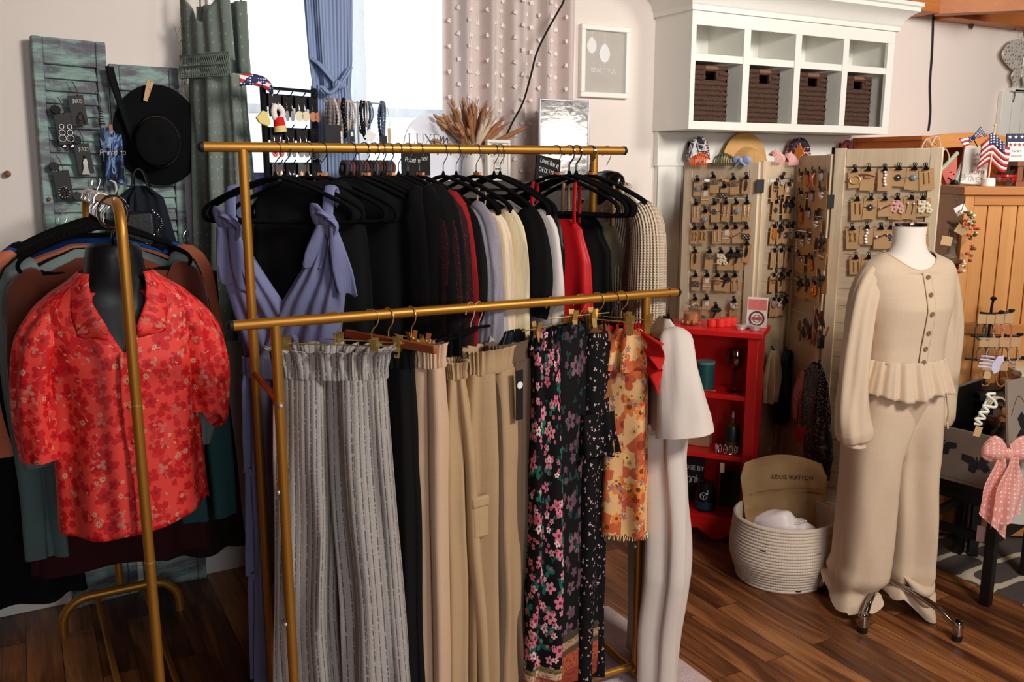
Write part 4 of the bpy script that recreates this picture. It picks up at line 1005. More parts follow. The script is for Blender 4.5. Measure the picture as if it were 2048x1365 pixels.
for (px, py), w_, h_, kind, txt, lab in cards:
    p = on_shutter(px, py, 1, .028); m = frame(p, (1, .16, 0)); S = .00187; w2, h2 = w_ * S, h_ * S
    k = thing('earring_card', lab, 'earrings', mtx=m, group='earring cards on the shutter')
    part('card', MB().bx((-w2 / 2, -.0008, -h2 / 2), (w2 / 2, .0008, h2 / 2)), tagm, k, mtx=RY(-6))
    part('hook', MB().tube(smoothpath([(0, .0, h2 / 2 - .004), (.002, -.006, h2 / 2 + .01), (-.006, .004, h2 / 2 + .04), (-.012, .012, h2 / 2 + .052)], 4), .0014, 6), mSilver, k)
    b = MB()
    if kind == 'tear':
        for r in (.022, .018, .014): tear(b, .006, -.004, r)
    elif kind == 'rings':
        for x in (-.011, .013):
            for j, r in enumerate((.007, .009, .011)): b.tube([(x + r * math.cos(a), -.006, .006 - j * .019 + r * math.sin(a)) for a in [2 * PI * q / 20 for q in range(20)]], .0013, 6, closed=True)
            b.ball((x + .004, -.006, -.058), .008, 10, (1, .3, 1))
    elif kind == 'figure': b.prism([(-.002, .0), (.006, .0), (.009, -.012), (.008, -.03), (.014, -.052), (-.012, -.052), (-.005, -.03), (-.006, -.012)], -.008, -.004).ball((.002, -.006, .008), .005, 8)
    else:
        for r in (.020, .015, .010): tear(b, 0, -.005, r, .0018)
        for q in range(12): b.ball((.016 * math.sin(q * .52), -.006, -.024 + .018 * math.cos(q * .52)), .003, 6)
    part('earring', b, mSilver, k)
    if txt: part('handwriting', scrawl(txt, .011, .0006, seed=3), mChalk, k, mtx=T(0, -.0016, h2 * .3))
for i, (px, py) in enumerate(((107, 220), (148, 280), (104, 333), (150, 392))):
    p = on_shutter(px, py, 1, .03)
    k = thing('display_hook', ('topmost', 'second highest', 'third highest', 'lowest')[i] + ' empty black paddle hook on the taller shutter', 'hook', mtx=frame(p, (1, .16, 0)), group='paddle hooks on the shutter')
    part('paddle', MB().lathe([(0, -.002), (.015, -.002), (.0165, 0), (.015, .002), (0, .002)], 8, mtx=RX(70)), mBlk, k)
    part('arm', MB().tube([(.008, .0, -.006), (.022, .018, -.022)], .003, 8), mBlk, k)
s_hook(on_shutter(190, 390, 1, .03), 'empty silver wire hook beside the bandana, high on the shutter')
s_hook(on_shutter(124, 462, 1, .03), 'empty silver wire hook low on the shutter, above the black hangers')
# spiral earring and bandana
p = on_shutter(197, 236, 1, .03); k = thing('spiral_earring', 'silver spiral drop earring hooked at the edge of the taller shutter', 'earring', mtx=frame(p, (1, .1, 0)))
b = MB().tube(smoothpath([(-.012, .012, .075), (-.004, 0, .085), (.004, 0, .06), (0, 0, .03)], 5), .0013, 6)
for j in range(7): r = .004 + .0012 * j; b.tube([(r * math.cos(2 * PI * q / 16), r * .6 * math.sin(2 * PI * q / 16), .03 - j * .0085) for q in range(16)], .0022, 6, closed=True)
part('spiral', b, mSilver, k)
def bandana_mat():
    t = NT('blue black bandana'); n = t.noise(t.scale(t.tc.outputs['Object'], (1, 1, .6)), 26, 3, .6, .8)
    t.set(Base_Color=t.ramp(n, [(.42, lin((14, 18, 34))), (.49, lin((56, 84, 140))), (.56, lin((150, 176, 214))), (.60, lin((24, 30, 52)))]), Roughness=.8); return t.m
p = on_shutter(214, 262, 1, .045); k = thing('bandana', 'blue and black patterned bandana with a handwritten price, hanging between the shutters', 'bandana', mtx=frame(p, (1, .05, 0)))
part('cloth', MB().grid(lambda u, v: V(((u - .5) * .068 * (1 - .12 * v), .010 * math.sin(u * 9 + v * 4), -v * .175 + .01 * math.sin(u * 5))), 14, 20), bandana_mat(), k, solid=.003, smooth=60)
part('handwriting', scrawl('Priced to', .016, .0008, seed=5), mChalk, k, mtx=T(0, -.014, -.075))
part('clip', MB().bx((-.006, -.012, -.002), (.006, .004, .02)), mHangWood, k)
p = on_shutter(219, 372, 1, .04); k = thing('enamel_pendant', 'small white and black curved pendant below the bandana', 'pendant', mtx=frame(p, (1, .1, 0)))
part('pendant', MB().tube(smoothpath([(-.012, 0, .02), (.006, -.004, .012), (.010, -.004, -.012), (.002, 0, -.03)], 5), [.004, .005, .006, .007, .008, .009, .009, .009, .008, .008, .007, .007, .006, .005, .004, .003], 8, flat=.5), M('white enamel', (226, 222, 218), .3), k)
part('chain', MB().tube([(-.012, 0, .02), (-.014, .002, .05)], .001, 6), mSilver, k)
# black felt hat with clothes peg
p = on_shutter(313, 272, 2, .035); hm = frame(p, (.96, -.2, 0)) @ RX(4)
hat = thing('felt_hat', 'round black felt hat pegged to the shorter shutter', 'hat', mtx=hm); mFelt = M('black felt', (11, 11, 13), .92, bump=.3, bs=300, spec=.2)
rings = []
for r, y in ((.168, 0), (.169, -.004), (.160, -.010), (.12, -.013), (.092, -.014), (.084, -.03), (.080, -.07), (.074, -.092), (.055, -.100), (.02, -.094), (.0, -.092)):
    rings.append([V((r * math.cos(2 * PI * q / 48) * .86, y - .008 * math.cos(4 * PI * q / 48) * (r > .1), r * 1.02 * math.sin(2 * PI * q / 48) - (.02 if r < .1 else 0))) for q in range(48)])
part('felt', MB().loft(rings, True, True), mFelt, hat, smooth=50)
part('hat_cord', MB().tube([(.083 * .86 * math.cos(a), -.032, .084 * 1.02 * math.sin(a) - .02) for a in [2 * PI * q / 40 for q in range(40)]], .0011, 6, closed=True), M('tan cord', (92, 70, 44), .7), hat)
pg = thing('clothes_peg', 'wooden clothes peg gripping the top of the black hat', 'clothes peg', mtx=frame(on_shutter(291, 184, 2, .05), (1, 0, 0)) @ RY(18))
mPeg = wood('peg wood', (206, 168, 112), (170, 126, 76), 2, 30)
for sg in (-1, 1): part('peg_half', MB().bx((-.0055 + sg * .004, -.006 + sg * .003, -.036), (.0055 + sg * .004, -.001 + sg * .003, .036)), mPeg, pg, bevel=.001, mtx=RY(sg * 4))
part('spring', MB().tube([(.009 * math.cos(q * .8), -.004 + .0008 * q, .004 + .006 * math.sin(q * .8)) for q in range(14)], .0011, 6), mSilver, pg)
# ribbon strap, tote and quilted bag
k = thing('ribbon_strap', 'long black ribbon looped over the corner of the shorter shutter', 'ribbon', mtx=frame(on_shutter(224, 135, 2, .02), (1, 0, 0)))
def rib(u, v): return V((lerp(-.012, .085, v ** 1.2) + (u - .5) * .026 * (1 - .5 * v), -.012 - .02 * math.sin(PI * v) - .006 * math.sin(u * 6), -.40 * v))
part('ribbon', MB().grid(rib, 6, 24), cloth('black grosgrain', (13, 13, 16)), k, solid=.0015, smooth=60)
k = thing('mesh_tote', 'dark sheer gathered tote hanging under the black hat', 'bag', mtx=frame(on_shutter(275, 372, 2, .05), (1, -.1, 0)))
part('bag_body', body([(0, .02), (.04, .07), (.20, .105), (.26, .09)], [(0, .01), (.1, .035), (.26, .03)], 0, .26, 20, 60, fold=((0, .01), (.5, .008), (1, .005)), k=9, seed=7), cloth('dark navy mesh', (24, 30, 40), 'fine'), k, smooth=60)
part('handle', MB().tube(smoothpath([(-.03, 0, -.02), (-.012, -.005, .05), (.012, -.005, .05), (.03, 0, -.02)], 5), .004, 6), tagm, k)
k = thing('crossbody_bag', 'black quilted crossbody bag with silver chain beside the dark tote', 'bag', mtx=frame(on_shutter(268, 455, 2, .10), (1, -.1, 0)))
part('bag_body', MB().bx((-.055, -.03, -.09), (.055, .02, .06)), M('black quilted leather', (20, 22, 26), .5, bump=1.0, bs=90), k, bevel=.012)
b = MB()
for j in range(26):
    a = -.3 + j * .10; x, z = .05 + .028 * math.sin(j * .28), .06 - j * .0075
    b.tube([(x + .004 * math.cos(q * PI / 4), -.032 + (.003 if j % 2 else -.001) * math.sin(q * PI / 4), z + .0055 * math.sin(q * PI / 4)) for q in range(8)], .0011, 5, closed=True)
part('chain', b, mSilver, k); part('hanging_loop', MB().tube([(.0, .0, .05), (0, .05, .16), (0, .09, .20)], .003, 6), mBlk, k)
k = thing('suede_pouch', 'brown fringed suede pouch hanging low on the shorter shutter', 'pouch', mtx=frame(on_shutter(368, 492, 2, .06), (1, 0, 0)))
part('pouch_body', body([(0, .006), (.05, .04), (.12, .052)], [(0, .006), (.12, .02)], 0, .13, 10, 40, fold=((0, .004), (1, .006)), k=6, seed=2), cloth('brown suede', (96, 68, 52), 'slub'), k, smooth=60)
part('loop', MB().tube(smoothpath([(0, 0, -.01), (-.01, 0, .04), (.01, .01, .06), (.004, .01, .0)], 4), .0015, 6), mSilver, k)

# ============================================================ dresses hung on the curtain rod
def rod_hanger(x, y, label, wire=.0):
    h = thing('clothes_hanger', label, 'hanger', mtx=frame((x, y, 2.56), (1, 0, 0)) @ RZ(-10))
    part('hanger_body', _vm, mVelvet, h); part('hook', _hm, mRose, h); return h
K_SAGE = cloth('sage green dotted viscose', (116, 128, 118), 'fine', var=.08)
t = NT('sage clip dot'); o = t.tc.outputs['UV']; v = t.new('ShaderNodeTexVoronoi', {'Vector': t.scale(o, (42, 26, 1)), 'Scale': 1.0, 'Randomness': .25}, voronoi_dimensions='2D')
t.set(Base_Color=t.mix(t.math('LESS_THAN', v.outputs['Distance'], .13), t.mix(t.noise(t.tc.outputs['Object'], 9), lin((104, 116, 107)), lin((126, 138, 128))), lin((148, 158, 147))), Roughness=.85)
t.bump(t.noise(t.tc.outputs['Object'], 350, 2), .3, .001); K_SAGED = t.m
px0 = onY(428, 60, 3.27); gm = frame((px0.x, 3.27, 2.49), (.52, -.85, 0))
rod_hanger(px0.x, 3.33, 'velvet hanger up on the curtain rod carrying the sage dress')
g = thing('sage_dress', 'sage green dotted sundress with crochet insert hanging at the window edge', 'dress', mtx=gm, group=None)
def bod(u, v):
    s = lerp(.30, .56, v); x = lerp(-1, 1, u) * lerp(.115, .125, v); z = -s
    if v < .5: z = -(lerp(.30 + .14 * (1 - abs(2 * u - 1)), .56, v))
    return V((x, -.035 - .02 * math.sin(PI * u) + .005 * math.sin(u * 26), z))
part('bodice', MB().grid(bod, 40, 14, .24, .3), K_SAGED, g, solid=.002, smooth=60)
part('back_bodice', MB().grid(lambda u, v: V((lerp(-1, 1, u) * .118, .035 + .008 * math.sin(u * 20), -lerp(.36, .60, v))), 30, 8, .24, .25), K_SAGED, g, solid=.002, smooth=60)
b = MB()
for i in range(26):
    for sg in (-1, 1):
        x = -.118 + i * .0094; b.tube([(x, -.050 - .012 * math.sin(PI * (x + .12) / .24), -.535), (max(-.12, min(.12, x + sg * .02)), -.052, -.61)], .0016, 5)
for z in (-.535, -.572, -.61): b.tube([(lerp(-.12, .12, q / 12), -.05 - .012 * math.sin(PI * q / 12), z) for q in range(13)], .0025, 5)
part('crochet_insert', b, K_SAGE, g)
part('skirt', body([(.60, .122), (.75, .125), (1.15, .14), (1.50, .15)], [(.60, .045), (1.5, .06)], .60, 1.52, 40, 120, 2.2, ((0, .006), (.3, .012), (1, .018)), 8, 1.1, 4), K_SAGED, g, smooth=60)
for sg in (-1, 1): part('strap', MB().tube(smoothpath([(sg * .10, -.04, -.33), (sg * .085, -.03, -.2), (sg * .08, 0, -.105), (sg * .09, .03, -.25), (sg * .10, .036, -.38)], 5), .005, 8, flat=.4), K_SAGE, g)
b = MB(); q = random.Random(2)
for k_ in range(40): x = -.118 + q.uniform(-.012, .012); z = -.40 - k_ * .006; b.tube([(x, -.03 + q.uniform(-.03, .03), z), (x - q.uniform(-.004, .008), -.03 + q.uniform(-.03, .03), z - .045)], .0013, 4)
part('fringe', b, K_SAGE, g)
K_SKY = cloth('sky blue rib knit', (142, 160, 194), 'ribknit', var=.05, col2=(92, 110, 150))
p = onY(662, 60, 3.24); rod_hanger(p.x, 3.33, 'velvet hanger up on the curtain rod carrying the pale blue dress')
g = thing('knit_dress', 'pale blue ribbed knit dress with knotted waist hanging in front of the window', 'dress', mtx=frame((p.x, 3.262, 2.56), (.97, -.24, 0)))
part('bodice', body([(.10, .055), (.16, .085), (.30, .088), (.60, .078), (.70, .068)], [(.10, .02), (.4, .038), (.70, .03)], .10, .70, 30, 96, fold=((0, .002), (.5, .005), (1, .009)), k=6, seed=1), K_SKY, g, smooth=60)
part('skirt', body([(.69, .068), (.80, .075), (.95, .08), (1.12, .074)], [(.69, .03), (.85, .036), (1.12, .034)], .69, 1.125, 26, 110, fold=((0, .008), (.4, .010), (1, .008)), k=5, seed=3), K_SKY, g, smooth=60)
b = MB()
b.tube(smoothpath([(-.066, -.022, -.60), (-.04, -.040, -.62), (0, -.05, -.668), (.02, -.055, -.69)], 5), .016, 8, flat=.5).tube(smoothpath([(.066, -.02, -.625), (.05, -.04, -.65), (.03, -.05, -.68)], 5), .015, 8, flat=.5)
b.ball((.022, -.062, -.69), .022, 12, (1.1, .7, .8)).tube(smoothpath([(.02, -.066, -.69), (-.01, -.075, -.72), (-.035, -.07, -.70)], 4), .015, 8, flat=.5)
part('waist_knot', b, K_SKY, g, smooth=60)

# ============================================================ garments on the round-cornered rack
def rk(Y, dz=0, dx=0): return V((.205 + dx, Y, zt2 + dz))
LG = 'clothes on the corner rack'
mChrome = M('polished chrome', (200, 198, 196), .09, 1.0, var=.03)
K = lambda n, c, w='fine': cloth(n, c, w)
rows = [
 (3.08, 'jumper', 'black top at the wall end of the corner rack', K_BLACK, .19, .12, 'short', .60),
 (3.00, 'tee_shirt', 'royal blue tee sticking out on the corner rack', K('royal blue jersey', (26, 76, 150)), .215, .130, 'short', .66),
 (2.92, 'jumper', 'dusty pink speckled top behind the peach one on the corner rack', K('dusty pink knit', (178, 126, 116), 'slub'), .225, .140, 'elbow', .62),
 (2.85, 'ruffled_blouse', 'peach ruffled top on the corner rack', K('peach crepe', (206, 118, 86), 'crinkle'), .23, .140, 'long', .62),
 (2.77, 'jumper', 'black long-sleeved top between the peach and the grey green ones', K_BLACK, .205, .140, 'long', .66),
 (2.70, 'jumper', 'grey green top whose edge frames the brown top', K('grey green jersey', (112, 124, 122)), .192, .138, 'long', .64),
 (2.63, 'velvet_blouse', 'rust brown velvet top directly behind the coral shirt', cloth('rust brown velvet', (92, 42, 24), sheen=.3), .180, .155, 'elbow', .62)]
for i, (Y, nm, lab, m, sw, sn, slv, L_) in enumerate(rows):
    mtx = frame(rk(Y), (1, -.04 + .02 * (i % 3), 0))
    hg = thing('velvet_hanger', 'velvet hanger holding the ' + lab.split(' on the')[0].split(' at the')[0].split(' behind')[0].split(' between')[0].split(' whose')[0].split(' directly')[0].split(' sticking')[0] + ' on the corner rack', 'hanger', mtx=mtx, group='hangers on the corner rack')
    part('hanger_body', _vm, mVelvet, hg); part('hook', _hm, mChrome, hg, 'silver hook')
    top_garment(nm, lab, 'top', m, mtx, sn=sn, nw=.075, sw=sw, drop=.06, arm=.32, ch=.20, hem=.21, L=L_, dep=.02, slv=slv, slen=.36 if slv == 'elbow' else None, seed=i * 2.1, spread=.045 if i < 4 else .025, swid=.07 if i < 4 else .058, group=LG)
for i in range(5):
    Y = 3.115 - i * .075
    hg = thing('velvet_hanger', 'spare velvet hanger on the corner rack, ' + ('at the wall end', 'second from the wall end', 'third from the wall end', 'fourth from the wall end', 'closest behind the torso form')[i], 'hanger', mtx=frame(rk(Y), (1, .03 * (i % 2), 0)), group='hangers on the corner rack')
    part('hanger_body', _vm, mVelvet, hg); part('hook', _hm, mChrome, hg, 'silver hook')
pants_garment('teal_joggers', 'grey teal joggers with elastic cuffs below the brown velvet top', K('grey teal cotton', (82, 106, 106)), frame(rk(2.76, 0, -.215), (1, 0, 0)), .30, .05, .062, .064, .058, .6, 1.02, .04, 4, .007, 3, legsplit=.004, group=LG)
pants_garment('teal_shorts', 'dark teal shorts peeping out beyond the coral shirt near the floor', K('deep teal cotton', (40, 76, 78)), frame(rk(2.74, 0, .235), (1, 0, 0)), .40, .05, .07, .075, .08, .6, .985, .04, 6, .007, 3, legsplit=.006, group=LG)
skirt_piece('maroon_skirt', 'long dark maroon skirt hanging lowest on the corner rack', 'skirt', K('dark maroon crepe', (54, 14, 18), 'crinkle'), frame(rk(2.88), (1, 0, 0)), .35, 1.13, .20, .26, .03, .05, 3, 6, .014, group=LG)

skirt_piece('black_maxi_dress', 'long black dress filling the wall side of the corner rack, left of the teal joggers', 'dress', K_BLACK, frame(rk(3.0, 0, -.27), (1, 0, 0)), .25, 1.25, .10, .15, .03, .05, 8, 5, .014, group=LG)
skirt_piece('brown_maxi_dress', 'long dark brown dress on the corner rack beside the periwinkle dress', 'dress', K('dark umber crepe', (34, 22, 16), 'crinkle'), frame(rk(3.0, 0, .25), (1, 0, 0)), .25, 1.20, .10, .14, .03, .05, 9, 5, .014, group=LG)
# hanging torso form and coral shirt
SY = 2.43; tm = frame((.205, SY, 0), (1, -.03, 0))
tf = thing('hanging_torso_form', 'matte black hanging torso form wearing the coral shirt', 'mannequin', mtx=tm)
mTorso = M('satin black plastic', (13, 14, 15), .38, var=.05)
rings = []
for z, hw_, hd_, cy in ((1.383, .046, .042, .0), (1.392, .054, .050, 0), (1.385, .063, .058, 0), (1.36, .067, .060, .0), (1.325, .072, .062, .004), (1.295, .094, .064, .008), (1.27, .135, .062, .012), (1.235, .165, .07, .012), (1.18, .168, .085, .01), (1.10, .158, .098, 0), (1.0, .148, .098, .0), (.90, .135, .085, .005), (.82, .145, .09, .005), (.74, .155, .09, .005)):
    rings.append([V((hw_ * math.cos(2 * PI * q / 44), cy + hd_ * math.sin(2 * PI * q / 44), z)) for q in range(44)])
part('torso', MB().loft(rings, True, False, True), mTorso, tf, smooth=60)
part('neck_plate', MB().lathe([(0, 1.37), (.046, 1.37)], 30), mTorso, tf)
rr = local(tm, V((.206, 2.30, zt2)))
b = MB().tube([(rr.x - .004 + .034 * math.cos(a), rr.y + .01 + .014 * math.cos(a), zt2 - .022 + .038 * math.sin(a)) for a in [2 * PI * q / 40 for q in range(40)]], .0035, 8, closed=True)
part('hanging_ring', b, mChrome, tf)
part('hook_stem', MB().tube([(rr.x, rr.y + .02, zt2 - .056), (0, -.02, 1.42), (0, 0, 1.372)], .003, 8), mChrome, tf)
shirt = thing('floral_shirt', 'coral red floral button-up shirt with open collar on the black torso form', 'shirt', mtx=tm)
hw = [(.657, .182), (.75, .178), (.95, .174), (1.10, .180), (1.20, .190), (1.245, .186), (1.275, .155), (1.30, .115), (1.325, .085)]
hd = [(.657, .12), (.95, .11), (1.10, .115), (1.20, .09), (1.25, .075), (1.30, .066), (1.325, .062)]
gapt = [(.657, -.004), (1.12, -.004), (1.17, .022), (1.25, .060), (1.30, .066), (1.325, .060)]
rings = []; NS = 56
for j in range(NS + 1):
    z = lerp(.657, 1.325, j / NS)
    r = ring(interp(hw, z), interp(hd, z), -z, 120, 2.25, .008 * sstep(1.24, .9, z), 6, .8, 5, 0, .004, interp(gapt, z))
    if j < 14:   # curved shirt-tail hem
        k_ = (1 - j / 14) ** 1.5
        r = [V((p.x, p.y, p.z + k_ * (.012 * (abs(p.x) / .18) ** 2 + (.035 * max(0, p.x / .18) if p.y < 0 else .02)))) for p in r]
    rings.append(r)
part('shirt_body', MB().loft(rings, closed=False), F_CORAL, shirt, solid=.0016, smooth=60)
# placket strips
def placket(u, v):
    z = lerp(.665, 1.135, v); y = -interp(hd, z) - .004 - .004 * math.sin(v * 9)
    return V((lerp(-.016, .016, u) + .004 * math.sin(v * 7) + .008 * (1 - v), y + .0 * u, z))
part('placket', MB().grid(placket, 6, 40, .032, .47), F_CORAL, shirt, solid=.002, smooth=60)
for sg in (-1, 1):
    # lapel folded back along the v opening, then pointed collar
    def lap(u, v, sg=sg):
        z = lerp(1.195, 1.308, v); g_ = max(0.0, interp(gapt, z)); y = -interp(hd, z) * (1 - (g_ / interp(hw, z)) ** 2.2 * .55) - .010
        wdt = .004 + .060 * min(1, v / .10) - .022 * v
        return V((sg * (g_ + u * wdt - .002), y - .010 * math.sin(PI * u) + .010 * u, z - .034 * u * (1 - .5 * v)))
    part('lapel', MB().grid(lap, 10, 24, .05, .18), F_CORAL, shirt, solid=.0016, smooth=60)
    def col(u, v, sg=sg):
        # u: from back neck to the collar point, v: from neck edge outwards
        th = lerp(PI / 2, -PI / 2 + .62, u); nx, ny = .070 * math.cos(th), .058 * math.sin(th) + .008
        zt = 1.338 - .052 * u ** 1.6; out = v * lerp(.034, .058, u ** 2); pt = .024 * (u ** 5) * v
        return V((sg * (nx + out * (.80 + .25 * u)), ny - out * .42 * u - .006 * math.sin(PI * v), zt - out * lerp(1.0, .82, u) - pt))
    part('collar', MB().grid(col, 26, 8, .2, .06), F_CORAL, shirt, solid=.002, smooth=60)
    zl = .868 if sg < 0 else .935
    pth = [(sg * .110, .0, 1.238), (sg * .148, -.004, 1.212), (sg * .182, -.012, 1.15), (sg * .200, -.018, 1.05), (sg * .203, -.022, .95), (sg * .200, -.024, zl)]
    part('sleeve', sleeve(pth, [(0, .03), (.14, .052), (.4, .056), (.8, .052), (1, .050)], 3 + sg, .006, 36, 6, 3, .95), F_CORAL, shirt, smooth=60)
mShell = M('pearl button', (214, 120, 104), .3)
for z in (1.09, 1.0, .91, .82, .73): part('button', MB().lathe([(0, 0), (.0055, 0), (.0055, .002), (0, .0025)], 14, mtx=T(.004 + .004 * math.sin((z - .665) / .47 * 7) + .008 * (1.135 - z) / .47, -interp(hd, z) - .008, z) @ RX(90)), mShell, shirt)
# ============================================================ console in front of the window and its displays
mConsole = wood('dark stained console wood', (52, 42, 38), (30, 24, 22), 0, 8)
TZ = 1.528
cs = thing('display_console', 'tall dark wood console below the window carrying jewellery stands and signs', 'console', (0, 0, 0))
xa, xb = onY(548, 360, 3.02).x, onY(1190, 360, 3.02).x
part('console_top', MB().bx((xa, 2.965, TZ - .03), (xb, 3.195, TZ)), mConsole, cs, bevel=.004)
part('console_body', MB().bx((xa + .02, 2.99, .0), (xb - .02, 3.19, TZ - .03)), mConsole, cs)
part('front_ledge', MB().bx((xa - .06, 2.87, 1.27), (xb - .6, 2.99, 1.295)), mConsole, cs, bevel=.003)
def wp(px, py, Y, z=None):
    p = onY(px, py, Y); return V((p.x, p.y, p.z if z is None else z))
# painted board standing on the ledge
def art_mat():
    t = NT('blue purple abstract paint'); n = t.noise(t.tc.outputs['Object'], 9, 2, .5, 1.5)
    t.set(Base_Color=t.ramp(n, [(.30, lin((36, 40, 120))), (.42, lin((70, 84, 180))), (.5, lin((120, 96, 170))), (.56, lin((196, 84, 130))), (.62, lin((84, 120, 200))), (.72, lin((200, 196, 226)))], 'CONSTANT'), Roughness=.5); return t.m
k = thing('painted_board', 'abstract blue, purple and pink painted board behind the hangers', 'painting', mtx=T(xa - .06, 2.94, 1.2955))
part('board', MB().bx((0, 0, 0), (.34, .012, .20)), art_mat(), k); part('white_edge', MB().bx((0, -.003, .085), (.34, 0, .097)), mWhite, k)
k = thing('picture_card', 'lavender and pink printed card propped beside the sheer curtain', 'card', mtx=T(onY(476, 400, 3.36).x - .10, 3.36, WZ0))
part('card_board', MB().bx((0, 0, 0), (.30, .006, .41)), art_mat(), k)

# earring stand
es = frame(wp(530, 330, 3.06, TZ), (.90, .42, 0)); EW = .235
st = thing('earring_stand', 'black metal ladder stand with three rows of earring cards by the window', 'jewellery stand', mtx=es)
part('post', MB().bx((0, -.008, 0), (.014, .008, .32)), mBlk, st); part('post', MB().bx((EW - .014, -.008, 0), (EW, .008, .32)), mBlk, st)
b = MB().bx((.014, -.006, .306), (EW - .014, .006, .316)); part('top_bar', b, mBlk, st)
RZS = (.285, .176, .060)
for z in RZS: part('card_bar', MB().bx((.014, -.005, z - .035), (EW - .014, .003, z + .008)), mBlk, st)
for z in RZS:
    for q in range(4): part('peg', MB().tube([(.035 + q * .056, -.005, z), (.037 + q * .056, -.035, z + .004), (.040 + q * .056, -.044, z + .016)], .002, 6), mBlk, st)
mLeather = {n: M(n, c, .6) for n, c in {'coral leather': (214, 104, 96), 'grey leather': (134, 140, 142), 'cream shell': (228, 214, 180), 'smoke acrylic': (150, 146, 150), 'tan cork': (196, 146, 104), 'white shell': (236, 234, 232), 'copper glitter': (196, 130, 100)}.items()}
earr = [('tassel', None, 'white and red tassel earrings'), ('oval', 'smoke acrylic', 'smoky oval earrings'), ('disc', 'cream shell', 'round cream shell earrings'), ('disc', 'copper glitter', 'copper and white round earrings'),
        ('tear', 'coral leather', 'coral leather teardrop earrings'), ('tear', 'grey leather', 'grey leather teardrop earrings'), ('tear', 'smoke acrylic', 'dull grey teardrop earrings'), ('filigree', 'smoke acrylic', 'large dotted filigree earrings'),
        ('square', 'tan cork', 'tan cork square studs'), ('stud', 'white shell', 'tiny white stud earrings'), ('square', 'tan cork', 'wide tan cork square studs'), ('oval', 'white shell', 'white oval shell earrings')]
rown = ('top', 'middle', 'bottom')
for i, (kind, m, lab) in enumerate(earr):
    r, q = divmod(i, 4); x = .036 + q * .056; z = RZS[r] - .002
    c = thing('earring_card', 'black card with %s in the %s row of the window stand' % (lab, rown[r]), 'earrings', mtx=es @ T(x, -.022, z) @ RZ((-8, 5, -4, 9)[q]), group='earring cards on the window stand')
    part('card', MB().bx((-.023, -.0008, -.066), (.023, .0008, .008)), tagm if kind != 'square' else M('grey card', (84, 78, 76), .7), c)
    b = MB(); hk = MB()
    for sg in (-1, 1):
        x0 = sg * .012; hk.tube([(x0, -.002, -.018), (x0, -.006, -.03), (x0, -.006, -.042)], .0007, 5)
        if kind == 'tear': b.prism([(x0 + .014 * math.sin(a) * math.sin(a / 2), -.066 - .024 * -math.cos(a)) for a in [2 * PI * w_ / 20 for w_ in range(20)]], -.008, -.006)
        elif kind == 'disc': b.lathe([(0, 0), (.017, 0), (.017, .0015), (0, .0015)], 22, mtx=T(x0 * 1.1, -.007, -.060) @ RX(90))
        elif kind == 'oval': b.ball((x0, -.007, -.062), .014, 12, (.7, .15, 1.3))
        elif kind == 'filigree':
            for rr_ in (.021, .014, .007): b.tube([(x0 * 1.5 + rr_ * math.cos(2 * PI * w_ / 20), -.008, -.075 + rr_ * math.sin(2 * PI * w_ / 20)) for w_ in range(20)], .0018, 5, closed=True)
        elif kind == 'square': b.bx((x0 - .008, -.004, -.045), (x0 + .008, -.002, -.022))
        elif kind == 'stud': b.ball((x0 * .6, -.003, -.03), .0035, 8)
        elif kind == 'tassel': b.tube(smoothpath([(x0 * .4, -.01, -.03), (x0 * 1.4, -.018, -.05), (x0 * .9, -.018, -.075)], 4), [.010] * 9, 10)
    part('earring_hook', hk, mSilver, c)
    if kind == 'tassel':
        part('tassel', b, M('white tassel yarn', (236, 226, 220), .95, bump=.8, bs=300), c)
        part('red_tassel', MB().tube([(0, -.018, -.07), (.002, -.02, -.098)], [.017, .020], 14), M('red tassel yarn', (206, 26, 24), .95, bump=.8, bs=300), c)
        part('yellow_tassel', MB().tube([(.002, -.02, -.096), (.004, -.02, -.116)], [.020, .022], 14), M('yellow tassel yarn', (222, 204, 130), .95, bump=.8, bs=300), c)
    else: part('earring', b, mLeather[m], c)
k = thing('yellow_tassel_earring', 'pale yellow fan tassel sticking out beside the window stand', 'earring', mtx=es @ T(-.018, -.03, .215) @ RY(20))
part('fan', MB().prism([(-.012, .016), (.006, .018), (.030, -.012), (.022, -.026), (-.012, -.028), (-.030, -.016)], -.006, .004), M('yellow tassel yarn', (222, 204, 130), .95), k, bevel=.003)
part('fan_hook', MB().tube([(0, -.002, .016), (.012, 0, .028), (.018, .010, .03)], .001, 5), mSilver, k)
def flag_mat(nm, sc):
    t = NT(nm); o = t.scale(t.tc.outputs['Object'], (sc, sc, sc)); x = t.new('ShaderNodeSeparateXYZ', {0: o})
    zone = t.math('GREATER_THAN', t.noise(t.tc.outputs['Object'], 28, 1), .5)
    stripe = t.math('GREATER_THAN', t.math('SINE', t.math('ADD', t.math('MULTIPLY', x.outputs[2], 9.0), t.math('MULTIPLY', x.outputs[0], 2.0))), 0)
    v = t.new('ShaderNodeTexVoronoi', {'Vector': o, 'Scale': 4.0, 'Randomness': .1})
    star = t.math('LESS_THAN', v.outputs['Distance'], .28)
    t.set(Base_Color=t.mix(zone, t.mix(stripe, lin((186, 32, 40)), lin((236, 232, 230))), t.mix(star, lin((26, 34, 82)), lin((236, 232, 236)))), Roughness=.7); return t.m
k = thing('headband', 'stars and stripes fabric headband resting over the top of the window stand', 'headband', mtx=es @ T(-.060, -.006, .325))
pts = [(-.03, 0, .0), (.0, -.012, .006), (.05, -.022, -.002), (.085, -.016, -.022), (.10, .004, -.034)]
hp = smoothpath(pts, 6)
